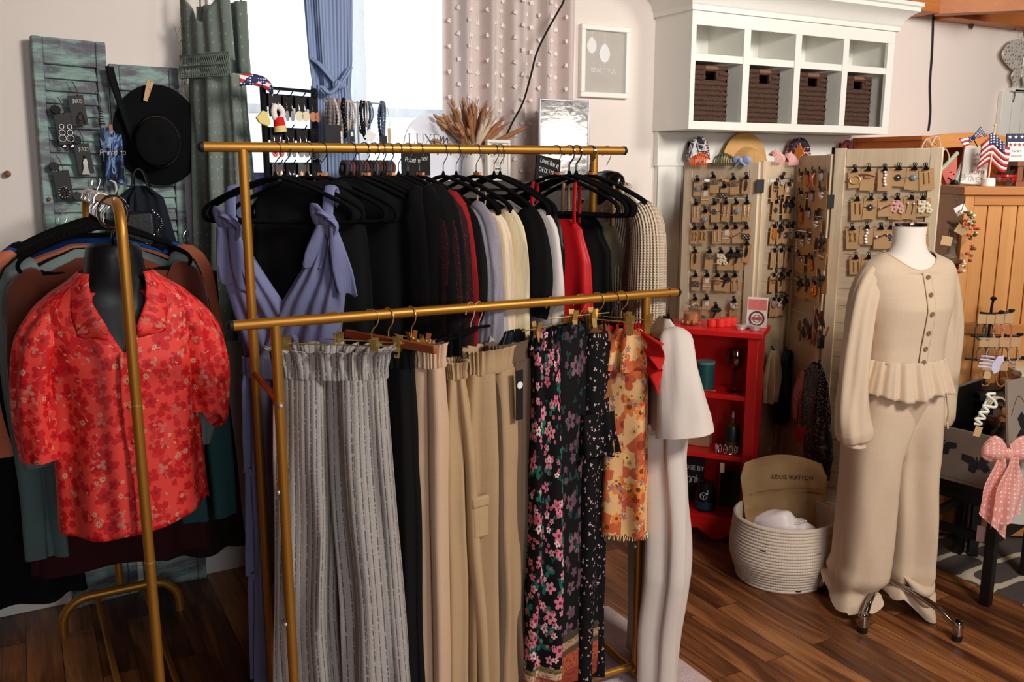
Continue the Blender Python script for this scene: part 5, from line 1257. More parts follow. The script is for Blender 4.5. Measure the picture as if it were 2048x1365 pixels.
part('band', MB().grid(lambda u, v: hp[min(24, int(u * 24 + .5))] + V((0, -.004 * math.sin(PI * v), (v - .5) * .036)), 24, 6), flag_mat('stars and stripes fabric', 28), k, smooth=60, solid=.004)

# bracelet bar
bs_ = frame(wp(718, 300, 3.10, TZ), (.99, .14, 0))
k = thing('bracelet_bar', 'thin steel T-bar stand hung with bracelets on the console', 'jewellery stand', mtx=bs_)
part('stem', MB().tube([(0, 0, 0), (0, 0, .280)], .0035, 10), mSteel, k); part('crossbar', MB().tube([(-.128, 0, .276), (.105, 0, .276)], .003, 8), mSteel, k); part('foot', MB().lathe([(0, 0), (.05, 0), (.05, .006), (0, .008)], 24), mSteel, k)
mTaupe = M('taupe cord', (124, 112, 110), .7, bump=.8, bs=250, var=.3); mBeadB = M('black beads', (14, 14, 16), .3); mBeadS = M('pale beads', (196, 184, 176), .35, var=.4, vs=200); mBlueG = M('blue grey beads', (92, 102, 124), .4, var=.3, vs=150)
strands = [(-.112, .088, mTaupe, .006), (-.100, .094, mTaupe, .005), (-.086, .072, mBeadS, .005), (-.074, .092, mTaupe, .006), (-.058, .080, mBeadB, .0075), (-.044, .066, mBeadS, .004), (-.033, .062, mBeadS, .0035), (-.020, .060, mBeadS, .004),
           (.012, .072, mBeadB, .004), (.022, .085, mBeadB, .0035), (.032, .056, mBeadS, .003), (.042, .066, mBlueG, .003), (.050, .050, mBlueG, .0025), (.094, .095, mBlueG, .0055), (.102, .080, mBlueG, .004)]
names = ['thick taupe braided bracelet at the open end of the bar', 'taupe braided bracelet second from the end of the bar', 'pale beaded bracelet between taupe braids', 'taupe braided bracelet beside the chunky black one', 'chunky black beaded bracelet on the steel bar', 'pale beaded bracelet next to the chunky black one', 'thin pale beaded bracelet amid pale ones', 'pale beaded bracelet touching the steel stem', 'black beaded bracelet just past the steel stem', 'longer black beaded bracelet past the stem', 'short pale bracelet between black and blue grey ones', 'blue grey thin bracelet on the steel bar', 'shortest blue grey cord bracelet on the bar', 'long blue grey chain of beads hanging alone at the bar end', 'pale blue grey chain behind the lone bead chain']
for (x, l, m, r), lab in zip(strands, names):
    o_ = thing('bracelet', lab, 'bracelet', mtx=bs_ @ T(x, 0, .276), group='bracelets on the steel bar'); b = MB()
    l *= 1.5; r *= 1.2; N = max(12, int(l * 2.4 / (r * 1.6)))
    for q in range(N):
        a = 2 * PI * q / N; b.ball((.004 * math.sin(a * 2 + x * 90), (.008 + .010 * (1 - math.cos(a)) / 2) * math.sin(a), -l / 2 + .004 + (l / 2) * math.cos(a)), r, 6, (1, 1, 1.3))
    part('beads', b, m, o_, smooth=60)
# loops and tags
mTan = M('kraft tag card', (196, 160, 118), .8)
for x, z, w_, h_, m, rot, lab in ((-.088, .150, .030, .050, wht, 0, 'white swing tag under the taupe bracelets'), (-.036, .160, .018, .040, tagm, 0, 'small black tag with white spot under the black bracelet'), (.036, .160, .036, .034, wht, 35, 'tilted white tag with thread loop past the steel stem'), (.088, .135, .030, .055, tagm, 0, 'plain black tag hanging lowest at the bar end'), (.113, .165, .011, .050, mTan, 0, 'slim beige tag at the bar end')):
    o_ = thing('swing_tag', lab, 'tag', mtx=bs_ @ T(x, -.020, z), group=None)
    part('tag_card', MB().bx((-w_ / 2, -.0006, -h_ / 2), (w_ / 2, .0006, h_ / 2)), m, o_, mtx=RY(rot))
    part('hanging_thread', MB().tube(smoothpath([(0, 0, h_ * .4), (.006, .005, .03 + h_ * .3), (0, .012, max(.05, .276 - z))], 4), .0006, 5), mBlk, o_)
    if 'white spot' in lab: part('spot', MB().bx((-.005, -.0014, -.002), (.005, -.0007, .014)), wht, o_)
    if 'taupe' in lab: part('print', text_mesh('BRACELET', .006), tagm, o_, mtx=T(0, -.001, .002) @ RX(90), smooth=0)
    if 'tilted' in lab: part('thread_loop', MB().tube([(.02 + .020 * math.cos(a), 0, -.030 + .024 * math.sin(a)) for a in [2 * PI * q / 24 for q in range(24)]], .0006, 5, closed=True), mBlk, o_)
k = thing('price_card', 'black price card reading 750 in front of the blue knit dress', 'price card', mtx=frame(wp(668, 275, 3.02), (.97, .2, 0)))
part('card', MB().bx((-.033, -.001, -.042), (.026, .001, .042)), tagm, k); part('handwriting', scrawl('$750', .013, .0008, seed=8), mChalk, k, mtx=T(-.010, -.0018, -.033))
part('support', MB().bx((-.03, .001, -.115), (-.026, .004, .03)), mBlk, k)
lbm = frame(wp(735, 322, 3.08, 1.556), (.99, .14, 0)); lb = thing('bracelet_roll', 'low black roll stand for bands on the console behind the hangers', 'jewellery stand', mtx=lbm)
part('roll_bar', MB().tube([(-.10, 0, .02), (.10, 0, .02)], .012, 12), mBlk, lb); part('roll_foot', MB().bx((-.02, -.03, -.028), (.02, .03, .02)), mBlk, lb)
mix_ = [M('dark brown band', (58, 40, 34), .7, var=.4, vs=90), M('black band', (18, 18, 20), .7), M('rust band', (110, 52, 44), .7, var=.3), M('grey blue band', (70, 78, 92), .7)]
for q in range(15):
    x = -.094 + q * .0134; c_ = (q * 7) % 4; bo = tag(part('wrist_band', MB().tube([(x + .002 * math.sin(3 * a), .026 * math.cos(a), .016 + .027 * math.sin(a)) for a in [2 * PI * w_ / 18 for w_ in range(18)]], .0062, 7, closed=True), mix_[c_], mtx=lbm), '%s band, %s along the low roll behind the hangers' % (('dark brown', 'black', 'rust red', 'grey blue')[c_], ('first', 'second', 'third', 'fourth', 'fifth', 'sixth', 'seventh', 'eighth', 'ninth', 'tenth', 'eleventh', 'twelfth', 'thirteenth', 'fourteenth', 'last')[q]), 'wristband', 'bands on the low roll')
# arched shop sign
p = wp(866, 357, 3.15, TZ); am = frame(p, (.985, .17, 0)); S = .00199
k = thing('arched_sign', 'white arched acrylic sign lettered LUXE m on the console', 'sign', mtx=am)
mAcr = M('white acrylic', (232, 234, 246), .25, var=.02, coat=.3)
R_ = .128; Hh = .250
poly = [(-R_, 0)] + [(R_ * math.cos(a), Hh - R_ + R_ * math.sin(a)) for a in [PI - PI * q / 30 for q in range(31)]] + [(R_, 0)]
part('arch_panel', MB().prism(poly, -.003, .003), mAcr, k, smooth=20)
part('foot', MB().bx((-.06, -.02, -.0), (.06, .03, .006)), mAcr, k)
mInk = M('charcoal ink', (70, 68, 74), .6)
b = MB(); zb_ = .136; hL = .037
def seg(x0, z0, x1, z1, w_=.0035):
    d = V((x1 - x0, 0, z1 - z0)); n_ = V((-d.z, 0, d.x)).normalized() * w_ / 2
    b.add([(x0 + n_.x, -.0042, z0 + n_.z), (x1 + n_.x, -.0042, z1 + n_.z), (x1 - n_.x, -.0042, z1 - n_.z), (x0 - n_.x, -.0042, z0 - n_.z)], [(0, 1, 2, 3)])
def serif(x, z, w_=.012): seg(x - w_ / 2, z, x + w_ / 2, z, .0012)
x = -.104
seg(x, zb_, x, zb_ + hL); serif(x, zb_ + hL); seg(x - .006, zb_ + .0006, x + .022, zb_ + .0006, .0013); seg(x + .022, zb_, x + .022, zb_ + .009, .0013)
x = -.070; u_pts = smoothpath([(x, 0, zb_ + hL), (x, 0, zb_ + .012), (x + .006, 0, zb_ + .001), (x + .014, 0, zb_), (x + .022, 0, zb_ + .003), (x + .026, 0, zb_ + .014), (x + .026, 0, zb_ + hL)], 4)
for q, (a_, c_) in enumerate(zip(u_pts, u_pts[1:])): seg(a_.x, a_.z, c_.x, c_.z, lerp(.0034, .0012, min(1, q / 12)))
serif(x, zb_ + hL); serif(x + .026, zb_ + hL, .009)
x = -.034; seg(x, zb_ + hL, x + .028, zb_, .0036); seg(x + .027, zb_ + hL, x + .001, zb_, .0012)
for xx, zz in ((x, zb_ + hL), (x + .027, zb_ + hL), (x, zb_), (x + .028, zb_)): serif(xx, zz, .010)
x = .006; seg(x, zb_, x, zb_ + hL); seg(x - .005, zb_ + hL - .0006, x + .020, zb_ + hL - .0006, .0013); seg(x - .005, zb_ + .0006, x + .021, zb_ + .0006, .0013); seg(x, zb_ + hL * .52, x + .014, zb_ + hL * .52, .0012)
seg(x + .020, zb_ + hL, x + .020, zb_ + hL - .008, .0012); seg(x + .021, zb_, x + .021, zb_ + .008, .0012); seg(x + .014, zb_ + hL * .4, x + .014, zb_ + hL * .64, .0012)
part('lettering', b, mInk, k, solid=.0006, smooth=0)
mm = smoothpath([(.030, -.0045, zb_ + .004), (.036, -.0045, zb_ + .031), (.033, -.0045, zb_ + .002), (.046, -.0045, zb_ + .028), (.050, -.0045, zb_ + .022), (.048, -.0045, zb_ + .006), (.064, -.0045, zb_ + .024), (.068, -.0045, zb_ + .016), (.068, -.0045, zb_ + .002), (.084, -.0045, zb_ - .003), (.108, -.0045, zb_ + .012), (.116, -.0045, zb_ + .019)], 6)
part('script_letter', MB().tube(mm, [.0021 if i < 45 else .0014 for i in range(len(mm))], 6, flat=.3), mInk, k)
# chalkboards and paper sign
def chalkboard(p, ax, w_, h_, tilt, lines, label, lab_s):
    k = thing('chalkboard_sign', label, 'chalkboard', mtx=frame(p, ax) @ RY(tilt))
    n_ = 8; r_ = .008; poly = []
    for cx, cz, a0 in ((w_ / 2 - r_, h_ - r_, 0), (-w_ / 2 + r_, h_ - r_, 90), (-w_ / 2 + r_, r_, 180), (w_ / 2 - r_, r_, 270)):
        poly += [(cx + r_ * math.cos(math.radians(a0 + 90 * q / n_)), cz + r_ * math.sin(math.radians(a0 + 90 * q / n_))) for q in range(n_ + 1)]
    part('slate', MB().prism(poly, -.003, .003), M('chalkboard slate', (17, 19, 20), .8, bump=.1), k, smooth=0)
    part('easel_foot', MB().bx((-w_ * .35, -.012, -.0), (w_ * .35, .03, .006)), mBlk, k, mtx=RY(-tilt))
    for txt, sz, x, z, sd in lines: part('handwriting', scrawl(txt, sz, .0010, seed=sd), mChalk, k, mtx=T(x, -.0042, z) @ RY(4))
chalkboard(wp(832, 345, 3.05, TZ), (.98, .18, 0), .122, .112, 0, [('Priced to', .0135, -.014, .075, 2), ('sell', .0135, .036, .082, 6)], 'black chalkboard reading priced to sell in front of the arched sign', '')
chalkboard(wp(1092, 366, 2.98, TZ - .028), (.93, .36, 0), .150, .118, 8, [('Loved Boutiq', .0165, .004, .096, 4), ('CHECK FOR', .0155, -.010, .062, 9), ('new markdown', .0150, .004, .030, 12)], 'black chalkboard asking to check for new markdowns, near the mirror', '')
k = thing('framed_notice', 'white framed handwritten notice standing on the console under the dried grass', 'sign', mtx=frame(wp(996, 360, 3.10, TZ - .0), (.97, .24, 0)))
b = MB(); w_, h_ = .120, .155
b.bx((-w_ / 2, -.008, 0), (w_ / 2, .008, .012)).bx((-w_ / 2, -.008, h_ - .012), (w_ / 2, .008, h_)).bx((-w_ / 2, -.008, .012), (-w_ / 2 + .012, .008, h_ - .012)).bx((w_ / 2 - .012, -.008, .012), (w_ / 2, .008, h_ - .012))
part('frame', b, mWhite, k, bevel=.002); pp = part('notice_paper', MB().bx((-w_ / 2 + .010, -.001, .010), (w_ / 2 - .010, .004, h_ - .010)), M('notice paper', (224, 218, 210), .8), k)
for txt, sz, z, sd in (('LUXE m', .012, .130, 1), ('cut fine', .017, .098, 5), ('try in', .018, .072, 7), ('mannequin', .006, .045, 3), ('sizing', .006, .030, 2)): part('handwriting', scrawl(txt, sz, .0006, seed=sd), mInk, pp, mtx=T(0, -.0018, z))
# small boxes
for px, w_, h_, c, lab in ((790, .05, .030, (226, 196, 190), 'pale pink small box on the console beside the chalkboard'), (823, .036, .018, (120, 150, 190), 'tiny blue box beneath the priced to sell chalkboard'), (848, .04, .022, (170, 176, 206), 'tiny lavender box beside the arched sign')):
    k = tag(part('small_box', MB().bx((-w_ / 2, -.015, 0), (w_ / 2, .015, h_)), M(lab, c, .5), bevel=.002, mtx=frame(wp(px, 350, 3.03 if px != 790 else 3.06, TZ), (.98, .2, 0))), lab, 'box')
# dried grass in a vase
vz = wp(945, 300, 3.13, TZ); k = thing('dried_grass_vase', 'bouquet of brown dried grasses and bunny tails in a slim vase on the console', 'dried flowers', vz)
part('vase', MB().lathe([(0, 0), (.035, 0), (.042, .03), (.036, .08), (.026, .10), (.028, .108), (.024, .108), (.022, .10)], 24), M('white ceramic', (226, 222, 218), .4), k)
q = random.Random(21); S = .00198
mStem = M('dry stem', (150, 112, 76), .8, var=.3); mPl1 = M('rust pampas plume', (156, 104, 70), .95, var=.35, vs=60, bump=1.0, bs=220); mPl2 = M('pale pampas plume', (206, 184, 160), .95, var=.2, vs=60, bump=1.0, bs=220); mBun = M('bunny tail', (176, 130, 92), .95, var=.3, vs=80, bump=1.0, bs=260)
def pxo(px, py): return V(((px - 945) * S, 0, (300 - py) * S + .045))
stems = MB(); pl1, pl2, bun = [], [], []
for (px, py, kind) in tuple((int(940 + 44 * math.cos(a_ * .21 + .5) + q.uniform(-9, 9)), int(232 - 44 * math.sin(a_ * .21 + .5) + q.uniform(-8, 8)), 'p1' if a_ % 3 else 'p2') for a_ in range(13)) + ((1012, 218, 'p1'), (1050, 222, 'p1'), (985, 190, 'p1'), (1000, 210, 'p1'), (972, 190, 'p1'), (960, 186, 'p1'), (948, 182, 'p1'), (938, 188, 'p1'), (993, 200, 'p1'), (915, 210, 'p1'), (930, 200, 'p1'), (955, 215, 'p2'), (940, 225, 'p2'), (978, 215, 'p2'), (968, 205, 'p2'), (1005, 240, 'p2'),
                       (903, 178, 'b'), (927, 176, 'b'), (908, 196, 'b'), (917, 196, 'b'), (890, 205, 'b'), (897, 208, 'b'), (871, 212, 'b'), (875, 222, 'b'), (886, 224, 'b'), (868, 205, 'b'), (905, 222, 'b'), (925, 232, 'b'), (900, 232, 'b'), (870, 248, 'b'), (893, 256, 'b'), (944, 190, 'b'), (912, 235, 'b'), (880, 215, 'b')):
    tip = pxo(px, py) + V((0, q.uniform(-.05, .04), 0)); base = V((q.uniform(-.008, .008), q.uniform(-.008, .008), .05))
    mid = (tip + base) / 2 + V((-(tip.x) * .12, 0, .012)); P = smoothpath([base, mid, tip], 6)
    stems.tube(P, .0009, 5)
    dr = (P[-1] - P[-4]).normalized()
    if kind == 'b': bun.append((tip, dr))
    else: (pl1 if kind == 'p1' else pl2).append((P, dr))
part('stem', stems, mStem, k)
for P, dr in pl1 + pl2:
    b = MB(); N = len(P); a0 = int(N * .42)
    b.tube(P[a0:], [.0035 + .0065 * math.sin(PI * (i + .6) / (N - a0 + .4)) for i in range(N - a0)], 8)
    for w_ in range(46):
        i = q.randint(a0, N - 2); d_ = (P[i + 1] - P[i]).normalized(); o_ = V((q.uniform(-1, 1), q.uniform(-1, 1), q.uniform(-.3, .3))) * .011
        b.tube([P[i], P[i] + o_ * .7 + d_ * .02, P[i] + o_ + d_ * .042], [.0011, .0008, .0004], 4)
    part('plume', b, mPl1 if any(P is x[0] for x in pl1) else mPl2, k, smooth=60)
for tip, dr in bun:
    b = MB(); sx_ = dr.orthogonal().normalized()
    b.tube([tip + dr * (-.014 + .005 * i) for i in range(8)], [.003, .0058, .0072, .0076, .0070, .0058, .004, .0015], 9)
    part('bunny_tail', b, mBun, k, smooth=60)
# mirror on the console
mp = wp(1127, 345, 3.165, TZ); mr_ = frame(mp, (1, 0, 0))
k = thing('table_mirror', 'square silver framed mirror leaning at the wall end of the console, catching a lamp', 'mirror', mtx=mr_)
w_, h_ = .228, .315
t = NT('antique mirror'); n_ = t.noise(t.scale(t.tc.outputs['Object'], (1, 1, 2.2)), 24, 6, .7, 1.2)
t.set(Base_Color=t.ramp(n_, [(.38, lin((170, 170, 170))), (.5, lin((240, 240, 240))), (.6, lin((206, 206, 204)))]), Metallic=.55, Roughness=t.math('ADD', t.math('MULTIPLY', n_, .10), .02)); t.bump(n_, .12, .002)
part('mirror_glass', MB().bx((-w_ / 2, -.004, 0), (w_ / 2, 0, h_)), t.m, k)
b = MB(); e_ = .007
b.bx((-w_ / 2 - e_, -.008, 0), (-w_ / 2, .004, h_ + e_)).bx((w_ / 2, -.008, 0), (w_ / 2 + e_, .004, h_ + e_)).bx((-w_ / 2, -.008, h_), (w_ / 2, .004, h_ + e_))
part('mirror_frame', b, M('pale silver frame', (196, 198, 206), .35, .6), k, bevel=.002)
# ============================================================ things on the hook board
def scarf_mat(nm, stops, sc=16, dist=2.0):
    t = NT(nm); n = t.noise(t.tc.outputs['Object'], sc, 3, .6, dist)
    t.set(Base_Color=t.ramp(n, [(p, lin(c)) for p, c in stops], 'CONSTANT'), Roughness=.7); t.bump(t.noise(t.tc.outputs['Object'], 300, 2), .3, .001); return t.m
def hung_scarf(name, label, p, m, L, w, seed, cat='scarf', top=.06):
    k = thing(name, label, cat, mtx=frame(p, (.95, -.3, 0)))
    q = random.Random(seed)
    part('hanging_loop', MB().tube(smoothpath([(-w * .35, 0, -.04), (-w * .2, -.012, top * .4), (0, -.016, top * .62), (w * .22, -.012, top * .3), (w * .38, 0, -.05)], 5), w * .22, 12, flat=.8), m, k, smooth=60)
    part('scarf_tail', body([(.0, w * .42), (L * .3, w * .34), (L * .6, w * .42), (L, w * .5)], [(0, .02), (L, .026)], 0, L, 24, 48, fold=((0, .008), (.5, .010), (1, .014)), k=5, seed=seed), m, k, smooth=60)
    return k
hung_scarf('patterned_scarf', 'black, white and red silk scarf hanging from the hook nearest the knit cardigan', V((hooks[0].x, 3.35, hooks[0].z - .04)), scarf_mat('black white red silk', [(.0, (22, 22, 30)), (.42, (214, 212, 214)), (.50, (120, 122, 136)), (.54, (24, 24, 34)), (.60, (176, 34, 40)), (.64, (226, 224, 224)), (.70, (30, 30, 40))], 11), .36, .105, 3)
k = hung_scarf('navy_head_scarf', 'navy and red knotted head scarf on the hook above the pale lit screen panel', V((hooks[2].x, 3.35, hooks[2].z - .03)), scarf_mat('navy red white silk', [(0, (20, 22, 40)), (.50, (30, 32, 52)), (.55, (196, 40, 52)), (.59, (232, 226, 226)), (.63, (24, 26, 44))], 13), .12, .13, 5)
k = hung_scarf('dark_red_scarf', 'dark red cloth hanging from the farthest hook, behind the screen', V((hooks[3].x + .02, 3.35, hooks[3].z - .02)), scarf_mat('dark red weave', [(0, (92, 22, 30)), (.5, (120, 30, 38)), (.62, (30, 20, 26))], 20), .2, .07, 8)
p = onY(1475, 320, 3.40); hm = frame((p.x, 3.368, 1.60), (1, .0, 0)) @ RX(8)
k = thing('straw_hat', 'wide tan felt hat standing against the white hook board', 'hat', mtx=hm)
mTanFelt = M('tan hat felt', (200, 158, 100), .85, bump=.2, bs=200)
rings = []
for r, y in ((.145, 0), (.147, -.004), (.14, -.010), (.10, -.014), (.082, -.018), (.076, -.05), (.068, -.075), (.045, -.086), (.0, -.08)):
    rings.append([V((r * math.cos(2 * PI * q / 48), y - .010 * math.cos(4 * PI * q / 48) * (r > .1) - .03 * (r < .08) * abs(math.cos(2 * PI * q / 48)), r * math.sin(2 * PI * q / 48))) for q in range(48)])
part('felt', MB().loft(rings, True, True), mTanFelt, k, smooth=50)

# ============================================================ folding screen
mScreen = wood('whitewashed pine', (220, 202, 174), (180, 156, 124), 2, 12, contrast=(.25, .7))
mScreenH = wood('whitewashed pine slat', (216, 198, 170), (176, 152, 120), 0, 12, contrast=(.25, .7))
SPX = [(1370, 4.10), (1523, 3.86), (1592, 4.10), (1668, 3.72), (1888, 3.50)]
SP_ = [atD(px, 320, D) for px, D in SPX]; SP_ = [V((p.x, p.y, 0)) for p in SP_]
SH = (1.602, 1.606, 1.632, 1.655)
scr = thing('folding_screen', 'whitewashed wooden four-panel folding screen covered with jewellery cards', 'folding screen')
PM = []; PW = []
for i in range(4):
    A, Bq = SP_[i], SP_[i + 1]; ax = (Bq - A).normalized(); a = A + ax * .004; w_ = (Bq - A).length - .008; h_ = SH[i]
    m = frame(a, ax); PM.append(m); PW.append(w_); st = .045
    b = MB()
    b.bx((0, -.011, .01), (st, .011, h_)).bx((w_ - st, -.011, .01), (w_, .011, h_)).bx((st, -.010, h_ - .075), (w_ - st, .010, h_ - .003)).bx((st, -.010, .05), (w_ - st, .010, .14))
    fr_ = part('panel_frame', b, mScreen, scr, bevel=.0025, mtx=m)
    b = MB(); z = .14
    while z < h_ - .08:
        b.box((0, 0, 0), (w_ - 2 * st, .006, min(.0705, h_ - .077 - z)), T(w_ / 2, .002, z + .035) @ RX(-1.2)); z += .0725
    part('slats', b, mScreenH, fr_)
for i, px in ((1, 1), (3, 3)):
    P = SP_[i]; vd = (V((0, 0, 0)) - V((P.x, P.y, 0))).normalized()
    for z in ((1.50, .85, .2) if i == 1 else (1.44, .85, .2)): part('hinge', MB().box((0, 0, 0), (.034, .004, .055)), mBlk, scr, bevel=.001, mtx=frame(P + vd * .016 + V((0, 0, z)), RGT))
def on_panel(i, px, py, off=0.0):
    m = PM[i]; n_ = m.to_3x3() @ V((0, 1, 0)); p = onPl(px, py, m.translation - n_ * (.012 + off), n_); return m.inverted() @ p
# ---- cards clipped to the screen
mKraft = M('kraft card', (196, 156, 110), .85, var=.08, vs=12); mClip = M('black bulldog clip', (16, 16, 17), .4, .4, var=.05)
mGem = M('crystal stones', (226, 220, 216), .08, .3, var=.4, vs=300); mPinkF = M('pink petals', (226, 170, 164), .6, var=.15, vs=90); mIvory = M('ivory petals', (232, 222, 190), .6); mStone = M('blue grey stone', (120, 138, 150), .3, var=.3, vs=120); mWhiteLab = M('white square label', (226, 220, 212), .7)
mBrownR = M('tan resin', (176, 132, 100), .4, var=.2); mDkBow = M('dark satin bow', (40, 30, 30), .5, var=.3); mAmber = M('amber leaf', (204, 122, 44), .6, var=.2); mOrangeF = M('sunflower petals', (226, 132, 36), .6, var=.15); mLav = M('lavender glitter', (180, 168, 190), .4, .3, var=.4, vs=400, bump=1, bs=500); mSalmon = M('salmon plastic', (222, 122, 96), .4)
clipm = None
def clip_mesh():
    b = MB(); b.prism([(-.010, -.004), (.010, -.004), (.004, .010), (-.004, .010)], -.012, -.002)
    for sg in (-1, 1): b.tube([(sg * .0035 + .004 * math.cos(a), -.014 - (.004 if sg > 0 else 0), .016 + .0065 * math.sin(a)) for a in [2 * PI * q / 12 for q in range(12)]], .0016, 5, closed=True)
    b.bx((-.012, -.0135, -.006), (.012, -.010, -.002)); return b.mesh('bulldog_clip')
clipm = clip_mesh(); cardm = {}
def card_mesh(w_, h_):
    if (w_, h_) not in cardm:
        b = MB(); b.prism([(-w_ / 2, 0), (w_ / 2, 0), (w_ / 2, -h_), (-w_ / 2, -h_)], -.0035, -.0025); cardm[(w_, h_)] = b.mesh('card')
    return cardm[(w_, h_)]
jew = {}
def jewel(kind):
    if kind in jew: return jew[kind]
    b = MB(); m = mSilver; q = random.Random(len(jew) + 2); y = -.007
    if kind in ('bars', 'crossed', 'drops'):
        m = mGoldJ if kind != 'drops' else mGem
        for sg in (-1, 1):
            x = sg * .009
            if kind == 'bars': b.tube([(x, y, -.016), (x + .001, y, -.060)], .0014, 6)
            elif kind == 'crossed': b.tube([(x - .004, y, -.016), (x + .004, y, -.055)], .0011, 6).tube([(x + .004, y, -.018), (x - .004, y, -.055)], .0009, 6)
            else:
                for j in range(8): b.ball((x, y, -.014 - j * .0062), .0024, 6)
    elif kind == 'hoop': m = M('gold straw hoop', (226, 196, 140), .35, .5); b.tube([(.020 * math.cos(a), y, -.038 + .016 * math.sin(a)) for a in [2 * PI * k / 24 for k in range(24)]], .0028, 8, closed=True)
    elif kind == 'crystals': m = mGem; [b.ball((.002 * math.sin(j * 2), y, -.010 - j * .0125), .0068 - .0006 * (j % 2), 8) for j in range(5)]
    elif kind in ('flower', 'stone', 'knot'):
        m = {'flower': M('antique silver flower', (120, 116, 114), .35, .8, var=.4, vs=300), 'stone': mStone, 'knot': M('antique silver flower', (120, 116, 114), .35, .8)}[kind]
        b.tube([(-.024, y + .002, -.036), (.024, y + .002, -.036)], .0013, 6)
        if kind == 'stone': b.ball((0, y, -.036), .0125, 14, (1, .55, 1))
        elif kind == 'flower':
            for j in range(8): a = j * PI / 4; b.ball((.0085 * math.cos(a), y, -.036 + .0085 * math.sin(a)), .0055, 7, (1, .5, 1))
            b.ball((0, y - .003, -.036), .006, 8)
        else: b.tube(smoothpath([(.016 * math.sin(2 * a), y - .004 * math.cos(3 * a), -.040 + .012 * math.cos(3 * a)) for a in [2 * PI * k / 16 for k in range(16)]], 3, True), .0028, 6, closed=True)
    elif kind == 'barrette': m = mBrownR; b.tube(smoothpath([(-.028, y, -.020), (0, y - .008, -.018), (.028, y, -.024)], 6), .005, 8, flat=.7).bx((-.012, y - .004, -.036), (.012, y, -.022))
    elif kind == 'silver_bar': b.tube([(-.020, y - .004, -.042), (.022, y - .004, -.024)], .003, 8).ball((-.016, y - .004, -.036), .005, 8)
    elif kind in ('pink_flower', 'ivory_flower'):
        m = mPinkF if kind[0] == 'p' else mIvory
        for cx, cz, r in ((-.006, -.014, .013), (.010, -.030, .014), (-.008, -.044, .012), (.020, -.048, .010)):
            for j in range(5): a = j * 1.257; b.ball((cx + r * .7 * math.cos(a), y - .003, cz + r * .7 * math.sin(a)), r * .52, 7, (1, .35, 1))
    elif kind == 'crystal_drop':
        for sg in (-1, 1): b.ball((sg * .011, y, -.022), .005, 8).tube([(sg * .011, y, -.026), (sg * .011, y, -.062)], .0012, 5)
    elif kind == 'label': m = mWhiteLab; b.bx((-.009, -.0052, -.034), (.009, -.0036, -.012)).tube([(-.018, y, -.052), (.02, y, -.048)], .0018, 5)
    elif kind == 'wire_bow':
        for j in range(9): a = q.uniform(0, 6.3); r = q.uniform(.009, .02); b.tube([(.014 * math.cos(a) + r * math.cos(w_), y - .004 * math.sin(w_ * 2), -.016 + .5 * .014 * math.sin(a) + r * .6 * math.sin(w_)) for w_ in [2 * PI * k / 14 for k in range(14)]], .0013, 5, closed=True)
        m = M('silver filigree wire', (190, 184, 178), .3, .9, var=.2)
    elif kind == 'feather': b.prism([(0, -.006), (.008, -.026), (.005, -.050), (-.002, -.060), (-.007, -.044), (-.006, -.022)], y - .001, y)
    elif kind == 'dark_bow': m = mDkBow; b.ball((-.014, y - .003, -.016), .013, 9, (1.1, .6, .8)).ball((.014, y - .003, -.014), .013, 9, (1.1, .6, .8)).ball((0, y - .006, -.015), .006, 8).tube([(0, y - .003, -.018), (-.012, y - .004, -.05)], .005, 6, flat=.5)
    elif kind == 'glitter': m = mLav; b.ball((0, y - .003, -.020), .02, 12, (1, .3, 1))
    elif kind == 'gems': m = mGem; [b.ball((q.uniform(-.016, .016), y - .003, q.uniform(-.034, -.008)), q.uniform(.003, .006), 7) for j in range(16)]
    elif kind == 'claw': m = mSalmon; [b.tube(smoothpath([(x_, y, -.004), (x_ + .003, y - .012, -.03), (x_ - .002, y, -.062)], 4), .003, 6) for x_ in (-.010, -.003, .004, .011)]
    elif kind == 'amber': m = mAmber; b.prism([(0, -.002), (.016, -.012), (.012, -.028), (.020, -.046), (0, -.060), (-.018, -.046), (-.010, -.028), (-.016, -.012)], y - .004, y)
    elif kind == 'sunflower':
        m = mOrangeF
        for j in range(14): a = j * .449; b.ball((0, 0, 0), .012, 6, (1, .3, .4), mtx=T(.022 * math.cos(a), y - .004, -.028 + .022 * math.sin(a)) @ RY(-math.degrees(a)))
        b.ball((0, y - .008, -.028), .011, 10, (1, .5, 1))
    jew[kind] = (b.mesh('jewel_' + kind), m); return jew[kind]
jname = {'bars': 'two slim gold bar earrings', 'crossed': 'crossed gold stick earrings', 'drops': 'rows of tiny crystal drops', 'hoop': 'a woven gold hoop', 'crystals': 'a string of round crystals', 'flower': 'an antique silver flower clip', 'stone': 'a round blue grey stone', 'knot': 'a silver knot clip', 'barrette': 'a tan resin barrette', 'silver_bar': 'a slanted silver bar pin', 'pink_flower': 'pale pink cloth flowers', 'ivory_flower': 'ivory flowers', 'crystal_drop': 'crystal stick earrings', 'label': 'a small square white label', 'wire_bow': 'a silver wire filigree clip', 'feather': 'a silver feather charm', 'dark_bow': 'a dark satin bow', 'glitter': 'a lavender glitter disc', 'gems': 'a cluster of clear gems', 'claw': 'a salmon claw clip', 'amber': 'an amber leaf clip', 'sunflower': 'an orange sunflower'}
panel_n = ('far screen panel', 'pale narrow screen panel', 'shaded screen panel', 'front screen panel')
ordn = ['first', 'second', 'third', 'fourth', 'fifth', 'sixth', 'seventh', 'eighth']
